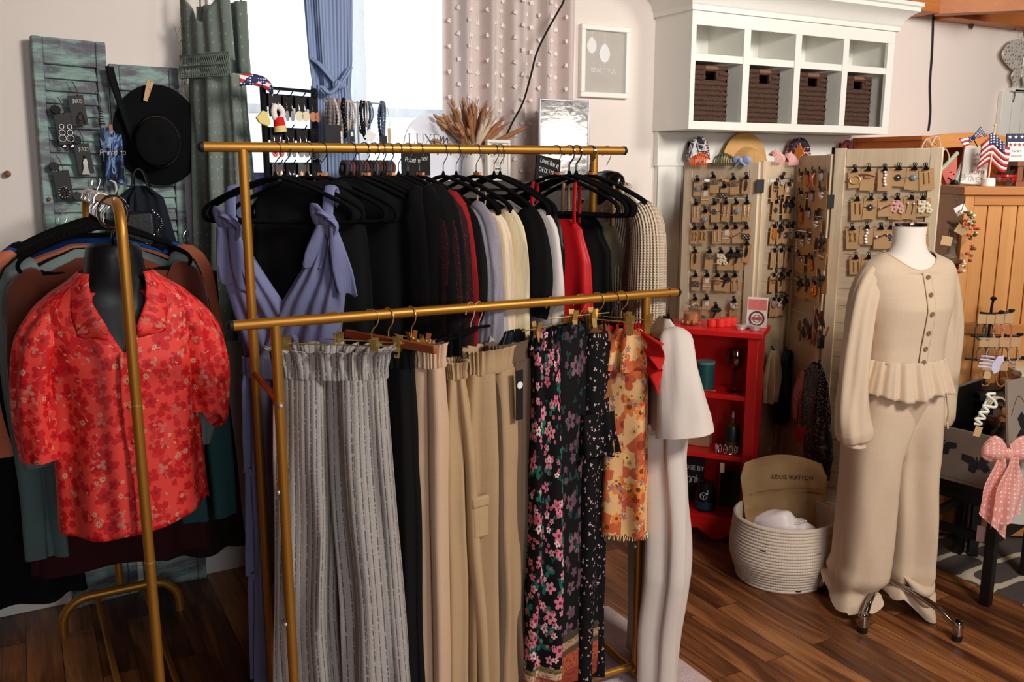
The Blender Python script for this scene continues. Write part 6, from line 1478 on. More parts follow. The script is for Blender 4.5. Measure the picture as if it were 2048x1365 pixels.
def put_card(i, px, py, kind, row, col, w_=.042, h_=.076, tilt=0, card=True):
    p = on_panel(i, px, py, .004 + .003 * (col % 3)); m = PM[i] @ T(p.x, p.y, p.z) @ RY(tilt)
    k = thing('jewellery_card', '%s with %s, %s in row %s, %s' % ('kraft card' if card else 'clip', jname[kind], ordn[col], ('one', 'two', 'three', 'four', 'five', 'six', 'seven')[row], panel_n[i]), 'jewellery card', mtx=m, group='jewellery cards on the ' + panel_n[i])
    if card: part('card', card_mesh(w_, h_), mKraft, k, smooth=0)
    part('clip', clipm, mClip, k)
    me, mt_ = jewel(kind); part(kind if kind not in ('bars', 'crossed', 'drops', 'crystals', 'gems') else {'bars': 'bar_earrings', 'crossed': 'stick_earrings', 'drops': 'crystal_drops', 'crystals': 'crystal_string', 'gems': 'gem_cluster'}[kind], me, mt_, k)
P4 = [[(1711, 338, 'hoop'), (1738, 336, 'barrette'), (1771, 336, 'crystals'), (1799, 334, 'flower'), (1830, 334, 'stone'), (1853, 334, 'bars')],
      [(1716, 396, 'bars'), (1743, 394, 'flower'), (1771, 395, 'silver_bar'), (1796, 394, 'pink_flower'), (1824, 393, 'crystal_drop'), (1847, 394, 'ivory_flower')],
      [(1706, 454, 'crossed'), (1735, 452, 'crystals'), (1763, 453, 'silver_bar'), (1783, 452, 'knot'), (1816, 451, 'bars'), (1842, 450, 'flower')], [(1713, 512, 'bars'), (1738, 512, 'flower'), (1768, 512, 'crossed')]]
for r, row in enumerate(P4):
    for c, (px, py, kind) in enumerate(row): put_card(3, px, py + 3, kind, r, c, .054, .084 if (r + c) % 3 else .070, (-4, 2, -2, 3, 5, -6)[c])
P1 = [[(1397, 359, 'stone'), (1413, 375, 'label'), (1429, 352, 'wire_bow'), (1450, 371, 'knot'), (1469, 355, 'wire_bow'), (1495, 353, 'feather')],
      [(1394, 406, 'drops'), (1412, 421, 'stone'), (1431, 405, 'flower'), (1454, 404, 'drops'), (1475, 404, 'stone'), (1496, 403, 'drops')],
      [(1391, 455, 'crossed'), (1408, 454, 'crossed'), (1434, 454, 'drops'), (1455, 453, 'label'), (1473, 453, 'silver_bar'), (1495, 453, 'knot')],
      [(1392, 501, 'feather'), (1421, 501, 'wire_bow'), (1444, 502, 'ivory_flower'), (1464, 502, 'dark_bow'), (1477, 502, 'dark_bow'), (1496, 486, 'feather')],
      [(1393, 549, 'knot'), (1416, 549, 'label'), (1437, 549, 'barrette'), (1454, 550, 'dark_bow'), (1472, 549, 'crystal_drop')],
      [(1392, 596, 'knot'), (1415, 595, 'label'), (1434, 611, 'dark_bow'), (1470, 600, 'gems')]]
for r, row in enumerate(P1):
    for c, (px, py, kind) in enumerate(row): put_card(0, px, py + 2, kind, r, c, .040 if c % 2 else .044, .082 if r % 2 else .070, (0, 4, -3, 2, -5, 3)[c])
P2 = [[(1548, 366, 'wire_bow'), (1561, 353, 'gems'), (1575, 367, 'label')], [(1550, 402, 'flower'), (1569, 401, 'dark_bow'), (1580, 402, 'dark_bow')], [(1546, 451, 'amber'), (1558, 451, 'dark_bow'), (1571, 451, 'knot'), (1581, 451, 'ivory_flower')],
      [(1547, 499, 'drops'), (1560, 499, 'drops'), (1575, 499, 'feather')], [(1545, 548, 'barrette'), (1560, 547, 'dark_bow'), (1573, 547, 'barrette')], [(1545, 597, 'glitter'), (1555, 597, 'gems'), (1567, 595, 'dark_bow'), (1580, 594, 'amber')]]
for r, row in enumerate(P2):
    for c, (px, py, kind) in enumerate(row): put_card(1, px, py + 2, kind, r, c, .052, .078, (3, -5, 6, -3)[c])
P3 = [[(1605, 346, 'gems'), (1618, 345, 'amber'), (1631, 342, 'claw'), (1646, 342, 'glitter')], [(1605, 384, 'wire_bow'), (1627, 383, 'glitter'), (1647, 378, 'gems')], [(1607, 419, 'amber'), (1621, 418, 'glitter'), (1636, 436, 'gems')],
      [(1598, 472, 'crystals'), (1608, 473, 'gems'), (1622, 470, 'gems'), (1648, 474, 'dark_bow')], [(1602, 508, 'wire_bow'), (1626, 514, 'amber'), (1645, 500, 'barrette')], [(1604, 560, 'dark_bow'), (1618, 560, 'dark_bow'), (1632, 566, 'sunflower'), (1646, 549, 'dark_bow')]]
for r, row in enumerate(P3):
    for c, (px, py, kind) in enumerate(row): put_card(2, px, py + 2, kind, r, c, .095, .078, (4, -6, 5, -4)[c])
# accessories perched on the top rails
def perch(i, px, z_off, y=-.012):
    p = on_panel(i, px, 320); return PM[i] @ T(p.x, y, SH[i] + z_off)
def claw_clip(label, mtx, m, n_=7, L_=.075):
    k = thing('claw_clip', label, 'hair clip', mtx=mtx, group='hair clips on the screen top')
    b = MB()
    for j in range(n_):
        x = (j / (n_ - 1) - .5) * L_; h_ = .022 * (1 - (2 * j / (n_ - 1) - 1) ** 2 * .5)
        b.tube(smoothpath([(x * .8, .012, h_ + .006), (x, -.008, h_ + .012), (x * 1.05, -.026, h_ * .3), (x * 1.02, -.022, -.016)], 4), .0035, 6)
    part('claw_teeth', b, m, k)
    part('claw_spine', MB().tube(smoothpath([(-L_ * .42, 0, .016), (0, -.004, .034), (L_ * .42, 0, .016)], 6), .009, 8, flat=.6), m, k); return k
claw_clip('orange claw clip on top of the far screen panel', perch(0, 1402, .0), M('orange plastic', (226, 96, 28), .4), 8, .07)
claw_clip('olive green claw clip on top of the far screen panel', perch(0, 1449, .0), M('olive plastic', (84, 92, 62), .4), 8, .075)
claw_clip('pink claw clip atop the pale lit screen panel, nearer the far panel', perch(1, 1549, .008), mPinkF, 7, .08)
claw_clip('pink claw clip atop the pale lit screen panel, nearer the shaded panel', perch(1, 1577, -.002), mPinkF, 8, .085)
k = thing('hair_bow', 'pale blue flowered hair bow on top of the far screen panel', 'hair bow', mtx=perch(0, 1485, .004)); mBlueBow = M('pale blue print', (146, 160, 190), .7, var=.35, vs=120)
part('bow_loop', MB().ball((-.022, -.010, .004), .020, 12, (1.2, .6, .9)).ball((.022, -.010, .004), .020, 12, (1.2, .6, .9)), mBlueBow, k); part('bow_knot', MB().ball((0, -.018, .004), .011, 10), mBlueBow, k)
part('bow_tails', MB().tube([(0, -.018, 0), (-.02, -.022, -.022)], .009, 8, flat=.4).tube([(0, -.018, 0), (.028, -.022, -.02)], .009, 8, flat=.4), mBlueBow, k)
k = thing('leaf_clip', 'orange maple leaf clip at the corner of the shaded screen panel', 'hair clip', mtx=perch(2, 1602, .012) @ RZ(20))
part('leaf', MB().prism([(0, -.03), (.014, -.012), (.036, -.014), (.024, .004), (.036, .020), (.014, .016), (0, .040), (-.014, .016), (-.036, .020), (-.024, .004), (-.036, -.014), (-.014, -.012)], -.014, -.010), M('orange leaf', (216, 132, 44), .6), k); part('clip_back', MB().tube([(0, -.006, -.02), (0, -.006, .02)], .003, 6), mBlk, k)
# scarves bunched low on the inner panels
def panel_scarf(i, px, py, label, m, L_, w_, seed):
    p = on_panel(i, px, py, .045); k = thing('folded_scarf', label, 'scarf', mtx=PM[i] @ T(p.x, p.y, p.z))
    part('scarf_cloth', body([(0, w_ * .25), (L_ * .15, w_ * .7), (L_ * .6, w_), (L_, w_ * .85)], [(0, .012), (L_ * .5, .032), (L_, .024)], 0, L_, 20, 44, fold=((0, .004), (.5, .010), (1, .012)), k=5, seed=seed), m, k, smooth=60)
    part('hanging_loop', MB().tube([(-.006, .0, -.01), (-.004, .012, .016), (.006, .012, .016), (.008, 0, -.01)], .002, 6), mBlk, k)
panel_scarf(1, 1548, 700, 'cream satin scarf hanging low on the pale lit panel', cloth('cream satin', (200, 186, 150), rough=.5), .24, .05, 1)
panel_scarf(1, 1575, 702, 'navy satin scarf hanging low where the inner panels meet', cloth('navy satin', (24, 28, 40), rough=.4), .34, .075, 2)
t = NT('black sequins'); v = t.new('ShaderNodeTexVoronoi', {'Vector': t.tc.outputs['Object'], 'Scale': 170.0}); t.set(Base_Color=t.mix(t.math('LESS_THAN', v.outputs['Distance'], .34), lin((14, 14, 16)), lin((150, 146, 140))), Roughness=.25, Metallic=.4)
panel_scarf(2, 1634, 728, 'black sequinned scarf on the shaded inner panel', t.m, .34, .13, 4)
panel_scarf(2, 1612, 742, 'dusty rose patterned scarf edging the black sequinned one', scarf_mat('rose paisley', [(0, (150, 72, 74)), (.46, (176, 96, 92)), (.56, (96, 36, 44)), (.64, (190, 120, 110))], 40), .22, .06, 6)
panel_scarf(2, 1617, 835, 'scarlet cloth below the dusty rose scarf', cloth('scarlet cloth', (150, 20, 24)), .12, .06, 7)
panel_scarf(2, 1640, 826, 'black and grey feathery scarf lowest on the shaded inner panel', scarf_mat('black grey feather', [(0, (20, 22, 22)), (.5, (30, 34, 34)), (.58, (120, 116, 110)), (.62, (26, 28, 28)), (.68, (120, 72, 40))], 26), .26, .12, 9)
b = MB(); q = random.Random(8); p = on_panel(2, 1630, 645, .03); k = thing('leaf_garland', 'bunch of dark dried leaves and blooms on the shaded inner panel', 'garland', mtx=PM[2] @ T(p.x, p.y, p.z))
for c_, (m, n_) in enumerate(((M('dark plum leaf', (58, 38, 40), .7, var=.4), 18), (M('rust leaf', (120, 66, 44), .7, var=.3), 8), (M('salmon leaf', (206, 122, 96), .7), 4))):
    b = MB()
    for j in range(n_): b.ball((0, 0, 0), .022, 7, (.5, .18, 1.3), mtx=T(q.uniform(-.12, .12), q.uniform(-.02, .01), q.uniform(-.09, .05)) @ RY(q.uniform(-70, 70)) @ RZ(q.uniform(-30, 30)))
    part(('plum_leaves', 'rust_leaves', 'salmon_leaves')[c_], b, m, k)

# ============================================================ red bookshelf
mRed = M('bright red paint', (206, 22, 22), .38, var=.05, vs=8, bump=.06, bs=60, coat=.15)
FR = V((2.575, 2.592, 0)); FL = V((2.297, 2.952, 0)); ax = (FR - FL).normalized(); W_ = (FR - FL).length
bm_ = frame(FL, ax); bn = bm_.to_3x3() @ V((0, 1, 0)); D_ = .20; TH = .924; st = .042
sh = thing('bookshelf', 'small bright red painted bookshelf in front of the folding screen', 'bookshelf', mtx=bm_)
def sz(px, py): return (bm_.inverted() @ onPl(px, py, FL, bn)).z
def sx(px, py): return (bm_.inverted() @ onPl(px, py, FL, bn)).x
part('shelf_top', MB().bx((-.018, -.018, TH - .024), (W_ + .018, D_ + .005, TH)), mRed, sh, bevel=.003)
for x0 in (0, W_ - st): part('front_stile', MB().bx((x0, 0, .0), (x0 + st, .018, TH - .024)), mRed, sh, bevel=.002)
for x0 in (.0, W_ - .016): part('side_panel', MB().bx((x0, .018, 0), (x0 + .016, D_, TH - .024)), mRed, sh)
part('back_panel', MB().bx((.016, D_ - .008, .05), (W_ - .016, D_, TH - .024)), mRed, sh)
zs = [sz(1450, 791), sz(1450, 913), .115]
for z in zs: part('shelf_board', MB().bx((.016, .003, z - .020), (W_ - .016, D_ - .008, z)), mRed, sh, bevel=.002)
poly = [(st, .095), (W_ - st, .095), (W_ - st, .02)]
for q_ in range(21): u = q_ / 20; poly.append((lerp(W_ - st, st, u), .045 + .022 * math.cos(u * 4 * PI) - .012))
part('apron', MB().prism(poly, .002, .016), mRed, sh)
def on_shelf(px, z, depth): # standing position in local x for a pixel column
    p = bm_.inverted() @ onPl(px, 700, FL + bn * depth, bn); return bm_ @ T(p.x, depth, z + .001)
# on top
k = thing('candle_jar', 'lidded glass candle jar with pale wax on the red bookshelf', 'candle', mtx=on_shelf(1379, TH, .10))
part('jar', MB().lathe([(.040, 0), (.043, .004), (.043, .062), (.039, .064), (.039, .006), (0, .006)], 32), glass_mat('amber tinted glass', (250, 236, 222), .12), k); part('wax', MB().lathe([(0, .007), (.038, .007), (.038, .046), (0, .046)], 30), M('pale candle wax', (214, 184, 158), .6, var=.1), k)
part('lid', MB().lathe([(0, .066), (.044, .066), (.044, .071), (.016, .073), (.012, .078), (.03, .086), (.028, .089), (0, .09)], 32), glass_mat('clear glass'), k)
part('amber_stones', MB().ball((.02, -.036, .012), .012, 8).ball((-.005, -.042, .010), .010, 8).ball((-.028, -.032, .011), .011, 8), M('amber stones', (150, 92, 56), .4, var=.3), k)
mWax = M('coral red wax', (222, 56, 48), .45, var=.05)
for j, (px, dy, h_) in enumerate(((1421, .07, .030), (1438, .08, .034), (1451, .10, .036), (1462, .12, .036))):
    k = thing('pillar_candle', 'short coral red candle on the red bookshelf, ' + ('closest to the candle jar', 'second of four from the candle jar', 'third of four from the candle jar', 'closest to the printed card')[j], 'candle', mtx=on_shelf(px, TH, dy), group='red candles on the bookshelf')
    part('wax', MB().lathe([(.0185, 0), (.0195, .002), (.0195, h_ - .002), (.0175, h_), (.0, h_ - .003)], 26), mWax, k); part('wick', MB().tube([(0, 0, h_ - .004), (.001, 0, h_ + .006)], .0009, 5), mBlk, k)
for j, (px, dy) in enumerate(((1479, .05), (1493, .09), (1507, .05))):
    k = thing('tin_candle', 'small round silver tin on the red bookshelf, ' + ('beside the red candles', 'tucked behind the other two', 'below the printed card')[j], 'tin', mtx=on_shelf(px, TH, dy))
    part('tin', MB().lathe([(.019, 0), (.020, .002), (.020, .013), (0, .013)], 24), mSteel, k); part('tin_lid', MB().lathe([(.0208, .010), (.0208, .017), (.018, .018), (0, .0175)], 24), mSteel, k)
k = thing('stand_sign', 'small pink and white printed card standing on the red bookshelf', 'sign', mtx=on_shelf(1510, TH, .12) @ RX(-6))
part('card_stand', MB().bx((-.041, -.002, 0), (.041, .003, .125)), M('card white', (224, 208, 202), .6), k); part('pink_panel', MB().bx((-.037, -.0028, .072), (.037, -.002, .116)), M('washed pink ink', (206, 110, 104), .7, var=.25, vs=40), k)
b = MB()
for r in (.030, .026, .015): b.tube([(r * math.cos(a), -.003, .036 + r * math.sin(a)) for a in [2 * PI * q_ / 36 for q_ in range(36)]], .0014 if r < .028 else .0022, 5, closed=True)
part('round_stamp', b, M('brown ink', (92, 52, 50), .7), k); part('stamp_band', MB().bx((-.026, -.0036, .029), (.026, -.0028, .043)), M('washed pink ink', (206, 110, 104), .7), k)
part('lettering', text_mesh('TWIST', .012), M('brown ink', (92, 52, 50), .7), k, mtx=T(0, -.0042, .036) @ RX(90), smooth=0)
# second shelf
k = thing('teal_tumbler', 'dark teal cylindrical tumbler on the upper shelf of the red bookshelf', 'tumbler', mtx=on_shelf(1413, zs[0], .085))
part('tumbler', MB().lathe([(.034, 0), (.037, .003), (.039, .116), (.036, .118), (.035, .02), (0, .018)], 32), M('speckled teal enamel', (22, 74, 76), .4, var=.5, vs=160), k); part('rim', MB().lathe([(.0392, .108), (.0398, .119), (.036, .119)], 32), M('pale teal rim', (84, 122, 120), .4), k)
k = thing('wine_glass', 'dark red tinted wine glass on the upper shelf of the red bookshelf', 'wine glass', mtx=on_shelf(1472, zs[0], .075))
mWine = glass_mat('smoky red glass', (206, 96, 92), .10)
part('bowl', MB().lathe([(.005, .092), (.020, .098), (.036, .118), (.040, .14), (.037, .168), (.033, .182), (.032, .182), (.036, .166), (.038, .14), (.034, .12), (.019, .1005), (0, .096)], 32), mWine, k)
part('stem', MB().lathe([(.005, .094), (.0035, .07), (.0035, .02), (.006, .006)], 16), M('dark glass stem', (50, 16, 18), .15), k); part('foot', MB().lathe([(0, .0), (.034, .0), (.034, .002), (.010, .005), (.005, .007)], 30), M('dark glass stem', (50, 16, 18), .15), k); part('red_liner', MB().ball((-.006, 0, .126), .015, 10), mWax, k)
k = thing('tassel_brush', 'straw tassel lying over the edge of the upper red shelf', 'tassel', mtx=on_shelf(1408, zs[0] + .008, .01) @ RZ(-20)); b = MB(); q = random.Random(3)
for j in range(40): b.tube([(-.0, q.uniform(-.005, .005), q.uniform(-.004, .004)), (-.03, -.008 + q.uniform(-.01, .01), q.uniform(-.006, .004)), (-.055 + q.uniform(-.006, .006), -.03 + q.uniform(-.012, .012), -.016 + q.uniform(-.012, .006))], .0011, 4)
part('straw', b, M('straw', (186, 140, 92), .8, var=.3), k); part('cord', MB().tube([(-.004, 0, 0), (.03, .01, .004), (.055, .012, .004)], .0022, 6), mBrownR, k)
# middle
k = thing('tin_box', 'tall tan printed box on the middle shelf of the red bookshelf', 'box', mtx=on_shelf(1403, zs[1], .12))
part('box_body', MB().bx((-.055, -.03, 0), (.055, .03, .145)), M('tan printed card', (166, 122, 88), .7, var=.12, vs=14), k, bevel=.003); part('lilac_print', MB().bx((-.035, -.0310, .095), (.050, -.0302, .140)), M('lilac print', (150, 120, 120), .7, var=.3, vs=50), k)
for j, (txt, z) in enumerate((('lovely', .075), ('morning', .050))): part('script_print', scrawl(txt, .014, .0007, seed=j + 2), tagm, k, mtx=T(0, -.0315, z))
k = thing('oil_bottle', 'dark green and amber glass bottle on the middle shelf of the red bookshelf', 'bottle', mtx=on_shelf(1473, zs[1], .09))
part('bottle', MB().lathe([(.028, 0), (.031, .004), (.031, .09), (.026, .108), (.011, .12), (.010, .145), (0, .146)], 28), M('dark amber glass', (84, 62, 22), .12, var=.3, vs=16), k); part('green_label', MB().lathe([(.0315, .045), (.0315, .088), (.0265, .107)], 28), M('dark green label', (18, 40, 38), .4), k); part('stopper', MB().lathe([(.006, .145), (.007, .15), (.004, .172), (0, .173)], 14), mSteel, k)
k = thing('tiara', 'silver crystal tiara at the edge of the middle red shelf', 'tiara', mtx=on_shelf(1462, zs[1], .045)); b = MB()
N = 9
for j in range(N):
    a = lerp(-.5, PI + .5, j / (N - 1)) + PI; cx, cy = .046 * math.cos(a), .034 * math.sin(a) + .01; hh = .010 + .012 * math.sin(PI * j / (N - 1))
    b.tube([(cx + .008 * math.cos(w_) * -math.sin(a), cy + .006 * math.cos(w_) * math.cos(a), hh + hh * .8 * math.sin(w_)) for w_ in [2 * PI * q_ / 14 for q_ in range(14)]], .0010, 5, closed=True); b.ball((cx, cy - .001, hh * 1.9), .0028, 7); b.ball((cx, cy - .001, hh), .0022, 7)
part('crystal_loops', b, mGem, k); part('tiara_band', MB().tube([(.046 * math.cos(a), .034 * math.sin(a) + .01, .002) for a in [lerp(-.6, PI + .6, j / 24) + PI for j in range(25)]], .0016, 6), mSilver, k)
# bottom
k = thing('slogan_sign', 'black sign with white lettering on the bottom of the red bookshelf', 'sign', mtx=on_shelf(1388, zs[2], .15) @ RX(-4))
part('sign_board', MB().bx((-.085, -.006, 0), (.065, .006, .20)), M('black sign board', (16, 16, 17), .7), k)
lettering('CHOOSE BY', .030, mChalk, k, T(-.012, -.0068, .150), spacing=.95); part('script_lettering', scrawl('tank', .034, .0016, seed=3), mChalk, k, mtx=T(.01, -.0068, .098))
k = thing('jar_candle', 'dark blue black jar with a round emblem on the bottom red shelf', 'jar', mtx=on_shelf(1424, zs[2], .07))
part('jar', MB().lathe([(.040, 0), (.045, .006), (.046, .075), (.040, .095), (.036, .10), (.036, .125), (.0, .127)], 30), M('blue black glass', (16, 20, 26), .15), k); part('blue_base', MB().lathe([(.0455, .012), (.0462, .045)], 30), M('deep blue paint', (22, 60, 92), .4), k)
b = MB().tube([(.015 * math.cos(a), -.047, .075 + .015 * math.sin(a)) for a in [2 * PI * q_ / 26 for q_ in range(26)]], .0013, 5, closed=True).tube([(-.007, -.0475, .083), (0, -.0475, .073), (.007, -.0475, .083)], .0011, 5).tube([(0, -.0475, .073), (0, -.0475, .064)], .0011, 5)
part('emblem', b, mChalk, k)
k = thing('tablet_frame', 'dark grey rounded frame leaning on the bottom red shelf', 'frame', mtx=on_shelf(1476, zs[2], .11) @ RX(-10))
part('screen_glass', MB().bx((-.050, -.003, .008), (.050, .003, .17)), M('black glass', (10, 11, 12), .15), k); b = MB().tube(smoothpath([(-.052, 0, .01), (-.052, 0, .165), (-.04, 0, .178), (.04, 0, .178), (.052, 0, .165), (.052, 0, .01)], 4), .004, 8); part('frame_rim', b, M('grey blue frame', (74, 80, 84), .5), k)
k = thing('price_tag', 'little tan tag hanging under the middle red shelf', 'tag', mtx=on_shelf(1456, zs[1] - .020, .004)); part('tag_card', MB().bx((-.009, -.003, -.055), (.009, -.002, -.012)), mTan, k); part('hanging_loop', MB().tube([(0, -.002, -.014), (.001, -.002, .001)], .0008, 5), mBlk, k)

# ============================================================ rope basket
bc = V((2.512, 2.335, 0)); mRope = None
t = NT('coiled cotton rope'); o = t.tc.outputs['Object']; sxyz = t.new('ShaderNodeSeparateXYZ', {0: o}); ang = t.math('ARCTAN2', sxyz.outputs[1], sxyz.outputs[0])
zig = t.math('SINE', t.math('ADD', t.math('MULTIPLY', ang, 130.0), t.math('MULTIPLY', t.math('SINE', t.math('MULTIPLY', sxyz.outputs[2], 480.0)), 1.6)))
nn = t.noise(o, 22)
base = t.mix(nn, lin((206, 188, 168)), lin((226, 212, 196))); base = t.mix(t.math('MULTIPLY', t.math('GREATER_THAN', zig, .6), .35), base, lin((150, 128, 108)))
dash = t.math('MULTIPLY', t.math('GREATER_THAN', t.noise(t.new('ShaderNodeCombineXYZ', {0: t.math('MULTIPLY', ang, 1.6), 1: 0.0, 2: t.math('MULTIPLY', sxyz.outputs[2], 60.0)}).outputs[0], 1.7, 0), .80), 1.0)
base = t.mix(dash, base, lin((40, 30, 26)))
t.set(Base_Color=base, Roughness=.9); t.bump(zig, .25, .001); mRope = t.m
k = thing('rope_basket', 'large round cream rope basket on the floor beside the dress form', 'basket', bc); HB = .262; rows_ = 21; rings = []
prof = []
for j in range(rows_):
    z0 = .004 + j * (HB - .004) / rows_; z1 = .004 + (j + 1) * (HB - .004) / rows_; rr_ = lambda z: .182 + .030 * sstep(0, .12, z) - .010 * sstep(.14, .26, z)
    for u in (0, .25, .5, .75): z = lerp(z0, z1, u); prof.append((rr_(z) + .0045 * math.sin(PI * u), z))
prof.append((.203, HB)); prof.append((.196, HB + .003)); prof.append((.190, HB - .004)); prof += [(.188, .1), (.17, .02), (.0, .015)]
part('basket_wall', MB().lathe([(0, .0), (.178, .0)] + prof, 72, sy=.92), mRope, k, smooth=60)
part('tag_string', MB().tube(smoothpath([(.118, -.150, HB + .004), (.124, -.158, .235), (.118, -.165, .205)], 4), .0013, 5), mBlk, k)
tg_ = part('price_tag', MB().bx((-.018, -.001, -.085), (.018, .001, 0)), tagm, k, mtx=T(.118, -.172, .205) @ RZ(-18 + 20) @ RY(-4))
part('handwriting', scrawl('NFS', .018, .0011, seed=4), mChalk, tg_, mtx=T(.001, -.0022, -.040) @ RY(96))
# tan dust bag leaning in the basket
K_BAG = cloth('tan flannel dust bag', (206, 168, 118), 'slub', var=.06, amt=.25)
bagm = facing(bc + V((.085, .065, .10)), -10) @ RX(-12)
k = thing('dust_bag', 'tan flannel bag with black maker lettering standing in the rope basket', 'bag', mtx=bagm)
def bag(u, v, front=True):
    x = lerp(-1, 1, u); hw_ = lerp(.165, .19, v) if v < .8 else lerp(.19, .165, (v - .8) / .2)
    edge = max(0, 1 - abs(x) ** 3.2) * max(0, 1 - abs(2 * v - 1) ** 6); y = (-.045 if front else .04) * edge
    z = v * .335 + .012 * math.cos(x * 2.4) * (v > .5) - .014 * abs(x) ** 3 * v - .012 * x * v
    if front: y += -.010 * sstep(.60, .64, v) * edge + .004 * math.sin(x * 9 + v * 12) * edge + .004 * noise.noise(V((x * 3, v * 5, 1)))
    return V((x * hw_, y, z))
part('bag_front', MB().grid(lambda u, v: bag(u, v, True), 40, 44, .34, .34), K_BAG, k, smooth=60); part('bag_back', MB().grid(lambda u, v: bag(u, v, False), 20, 22, .34, .34), K_BAG, k, smooth=60)
part('flap_seam', MB().tube([bag(q_ / 30, .615 - .02 * math.sin(q_ / 30 * PI), True) + V((0, -.008, 0)) for q_ in range(2, 29)], .0035, 6), K_BAG, k)
lettering('LOUIS VUITTON', .0225, M('black print', (22, 18, 16), .7), k, T(.004, -.0640, .262) @ RX(-4) @ RY(5), spacing=1.08)
b = MB(); q = random.Random(9); rings = []
for j in range(25):
    u = j / 24; x = lerp(-.135, .135, u); r = .062 * math.sin(PI * min(1, max(0.02, u * 1.0))) ** .55 * (1 - .28 * math.exp(-((u - .55) / .07) ** 2))
    rings.append([V((x, r * .9 * math.cos(a) * (1 + .07 * math.sin(5 * a + u * 13)), r * math.sin(a) * (1 + .07 * math.sin(4 * a + u * 17)) + .012 * math.sin(u * 5))) for a in [2 * PI * w_ / 40 for w_ in range(40)]])
k = thing('satin_pouch', 'gathered white satin pouch lying in the rope basket', 'pouch', mtx=facing(bc + V((-.045, -.065, .222)), 18) @ RY(9)); part('satin', MB().loft(rings, True, True, True), cloth('white satin', (226, 214, 212), rough=.35), k, smooth=60); part('drawstring', MB().tube(smoothpath([(.012, -.03, .045), (.03, -.045, .06), (.05, -.03, .066), (.035, -.02, .05)], 4), .0015, 5), mWhite, k)

# ============================================================ dress form with beige set
K_BEI = cloth('beige linen', (216, 193, 166), 'slub', var=.04, amt=.25, col2=(184, 158, 130)); mForm = M('cream jersey torso', (234, 224, 212), .75, var=.03, bump=.1, bs=400)
dc = V((2.612, 1.958, 0)); dfm = facing(dc, -16)
df = thing('dress_form', 'cream dress form on a chrome wheeled base by the folding screen', 'mannequin', mtx=dfm)
rings = []
for z, hw_, hd_, cy in ((1.388, .058, .050, .012), (1.36, .055, .048, .012), (1.33, .055, .049, .010), (1.305, .064, .054, .008), (1.285, .090, .060, .008), (1.262, .135, .066, .008), (1.235, .162, .076, .006), (1.18, .158, .092, .0), (1.11, .146, .106, -.004), (1.03, .130, .092, 0), (.95, .122, .082, .004), (.85, .145, .10, .006), (.76, .15, .10, .008)):
    rings.append([V((hw_ * math.cos(2 * PI * q_ / 48), cy + hd_ * math.sin(2 * PI * q_ / 48), z)) for q_ in range(48)])
part('torso', MB().loft(rings, True, False, True), mForm, df, smooth=60)
part('neck_cap', MB().lathe([(.0585, 1.386), (.0600, 1.390), (.0595, 1.397), (.054, 1.399), (0, 1.398)], 36, sx=1, sy=.87, mtx=T(0, .012, 0)), mChrome, df)
part('pole', MB().tube([(0, 0, .78), (0, 0, .10)], .013, 14), mChrome, df)
inv = dfm.inverted(); feet = [V((2.427, 1.878, 0)), V((2.661, 1.684, 0)), V((2.79, 2.10, 0)), V((2.54, 2.16, 0))]
cc = inv @ dc
for fpt in feet:
    q_ = inv @ fpt; d_ = V((q_.x, q_.y, 0)); n_ = d_.normalized()
    part('base_leg', MB().tube(smoothpath([(0, 0, .125), (d_.x * .35, d_.y * .35, .118), (d_.x * .72, d_.y * .72, .09), (d_.x * .92, d_.y * .92, .058), (d_.x, d_.y, .052)], 6), .011, 12), mChrome, df)
    part('caster_housing', MB().lathe([(.0, .022), (.0155, .022), (.0165, .03), (.0165, .062), (.013, .071), (0, .073)], 22, mtx=T(d_.x, d_.y, 0)), mChrome, df)
    part('rubber_foot', MB().lathe([(0, 0), (.0155, 0), (.0165, .004), (.0165, .021), (0, .022)], 22, mtx=T(d_.x, d_.y, 0)), mRubber, df)
tp = thing('peplum_blouse', 'beige buttoned long-sleeved peplum blouse on the dress form', 'blouse', mtx=dfm)
hwB = [(.935, .140), (.98, .138), (1.05, .146), (1.12, .160), (1.18, .172), (1.235, .178), (1.265, .160), (1.285, .122), (1.300, .092)]
hdB = [(.935, .106), (.99, .106), (1.05, .112), (1.12, .120), (1.18, .104), (1.235, .088), (1.27, .078), (1.300, .066)]
rings = []
for j in range(61):
    z = lerp(.935, 1.300, j / 60); r = ring(interp(hwB, z), interp(hdB, z), -z, 96, 2.2, .0035 * sstep(1.2, .95, z), 5, .4, 7)
    # scoop the front neckline
    r = [V((p.x, p.y, p.z - (max(0, (1.300 - .935) and (z - 1.235) / .065) * .055 * max(0, -p.y / .066) * max(0, 1 - (p.x / .13) ** 2) if z > 1.235 else 0))) for p in r]
    rings.append(r)
part('blouse_body', MB().loft(rings), K_BEI, tp, solid=.0015, smooth=60)
part('neck_binding', MB().tube([p + V((0, -.001, .0)) for p in rings[-1]], .0030, 6, closed=True), K_BEI, tp)
rings = []
for j in range(15):
    u = j / 14; z = lerp(.940, .822, u); r = ring(lerp(.143, .180, u), lerp(.110, .150, u), -z, 220, 2.15, lerp(.004, .009, u), 19, 1.2, 9); rings.append([V((p.x, p.y, p.z + .010 * u * math.sin(p.x * 26) + .004)) for p in r])
part('peplum', MB().loft(rings), K_BEI, tp, solid=.0015, smooth=60)
part('placket', MB().grid(lambda u, v: V((lerp(-.0155, .0155, u) - .004 + .006 * math.sin(v * 3.2), -interp(hdB, lerp(.938, 1.243, v)) * 1.0 - .0045 + .02 * sstep(.93, 1.0, v) * 0, lerp(.938, 1.243, v))), 5, 30, .03, .3), K_BEI, tp, solid=.0022, smooth=60)
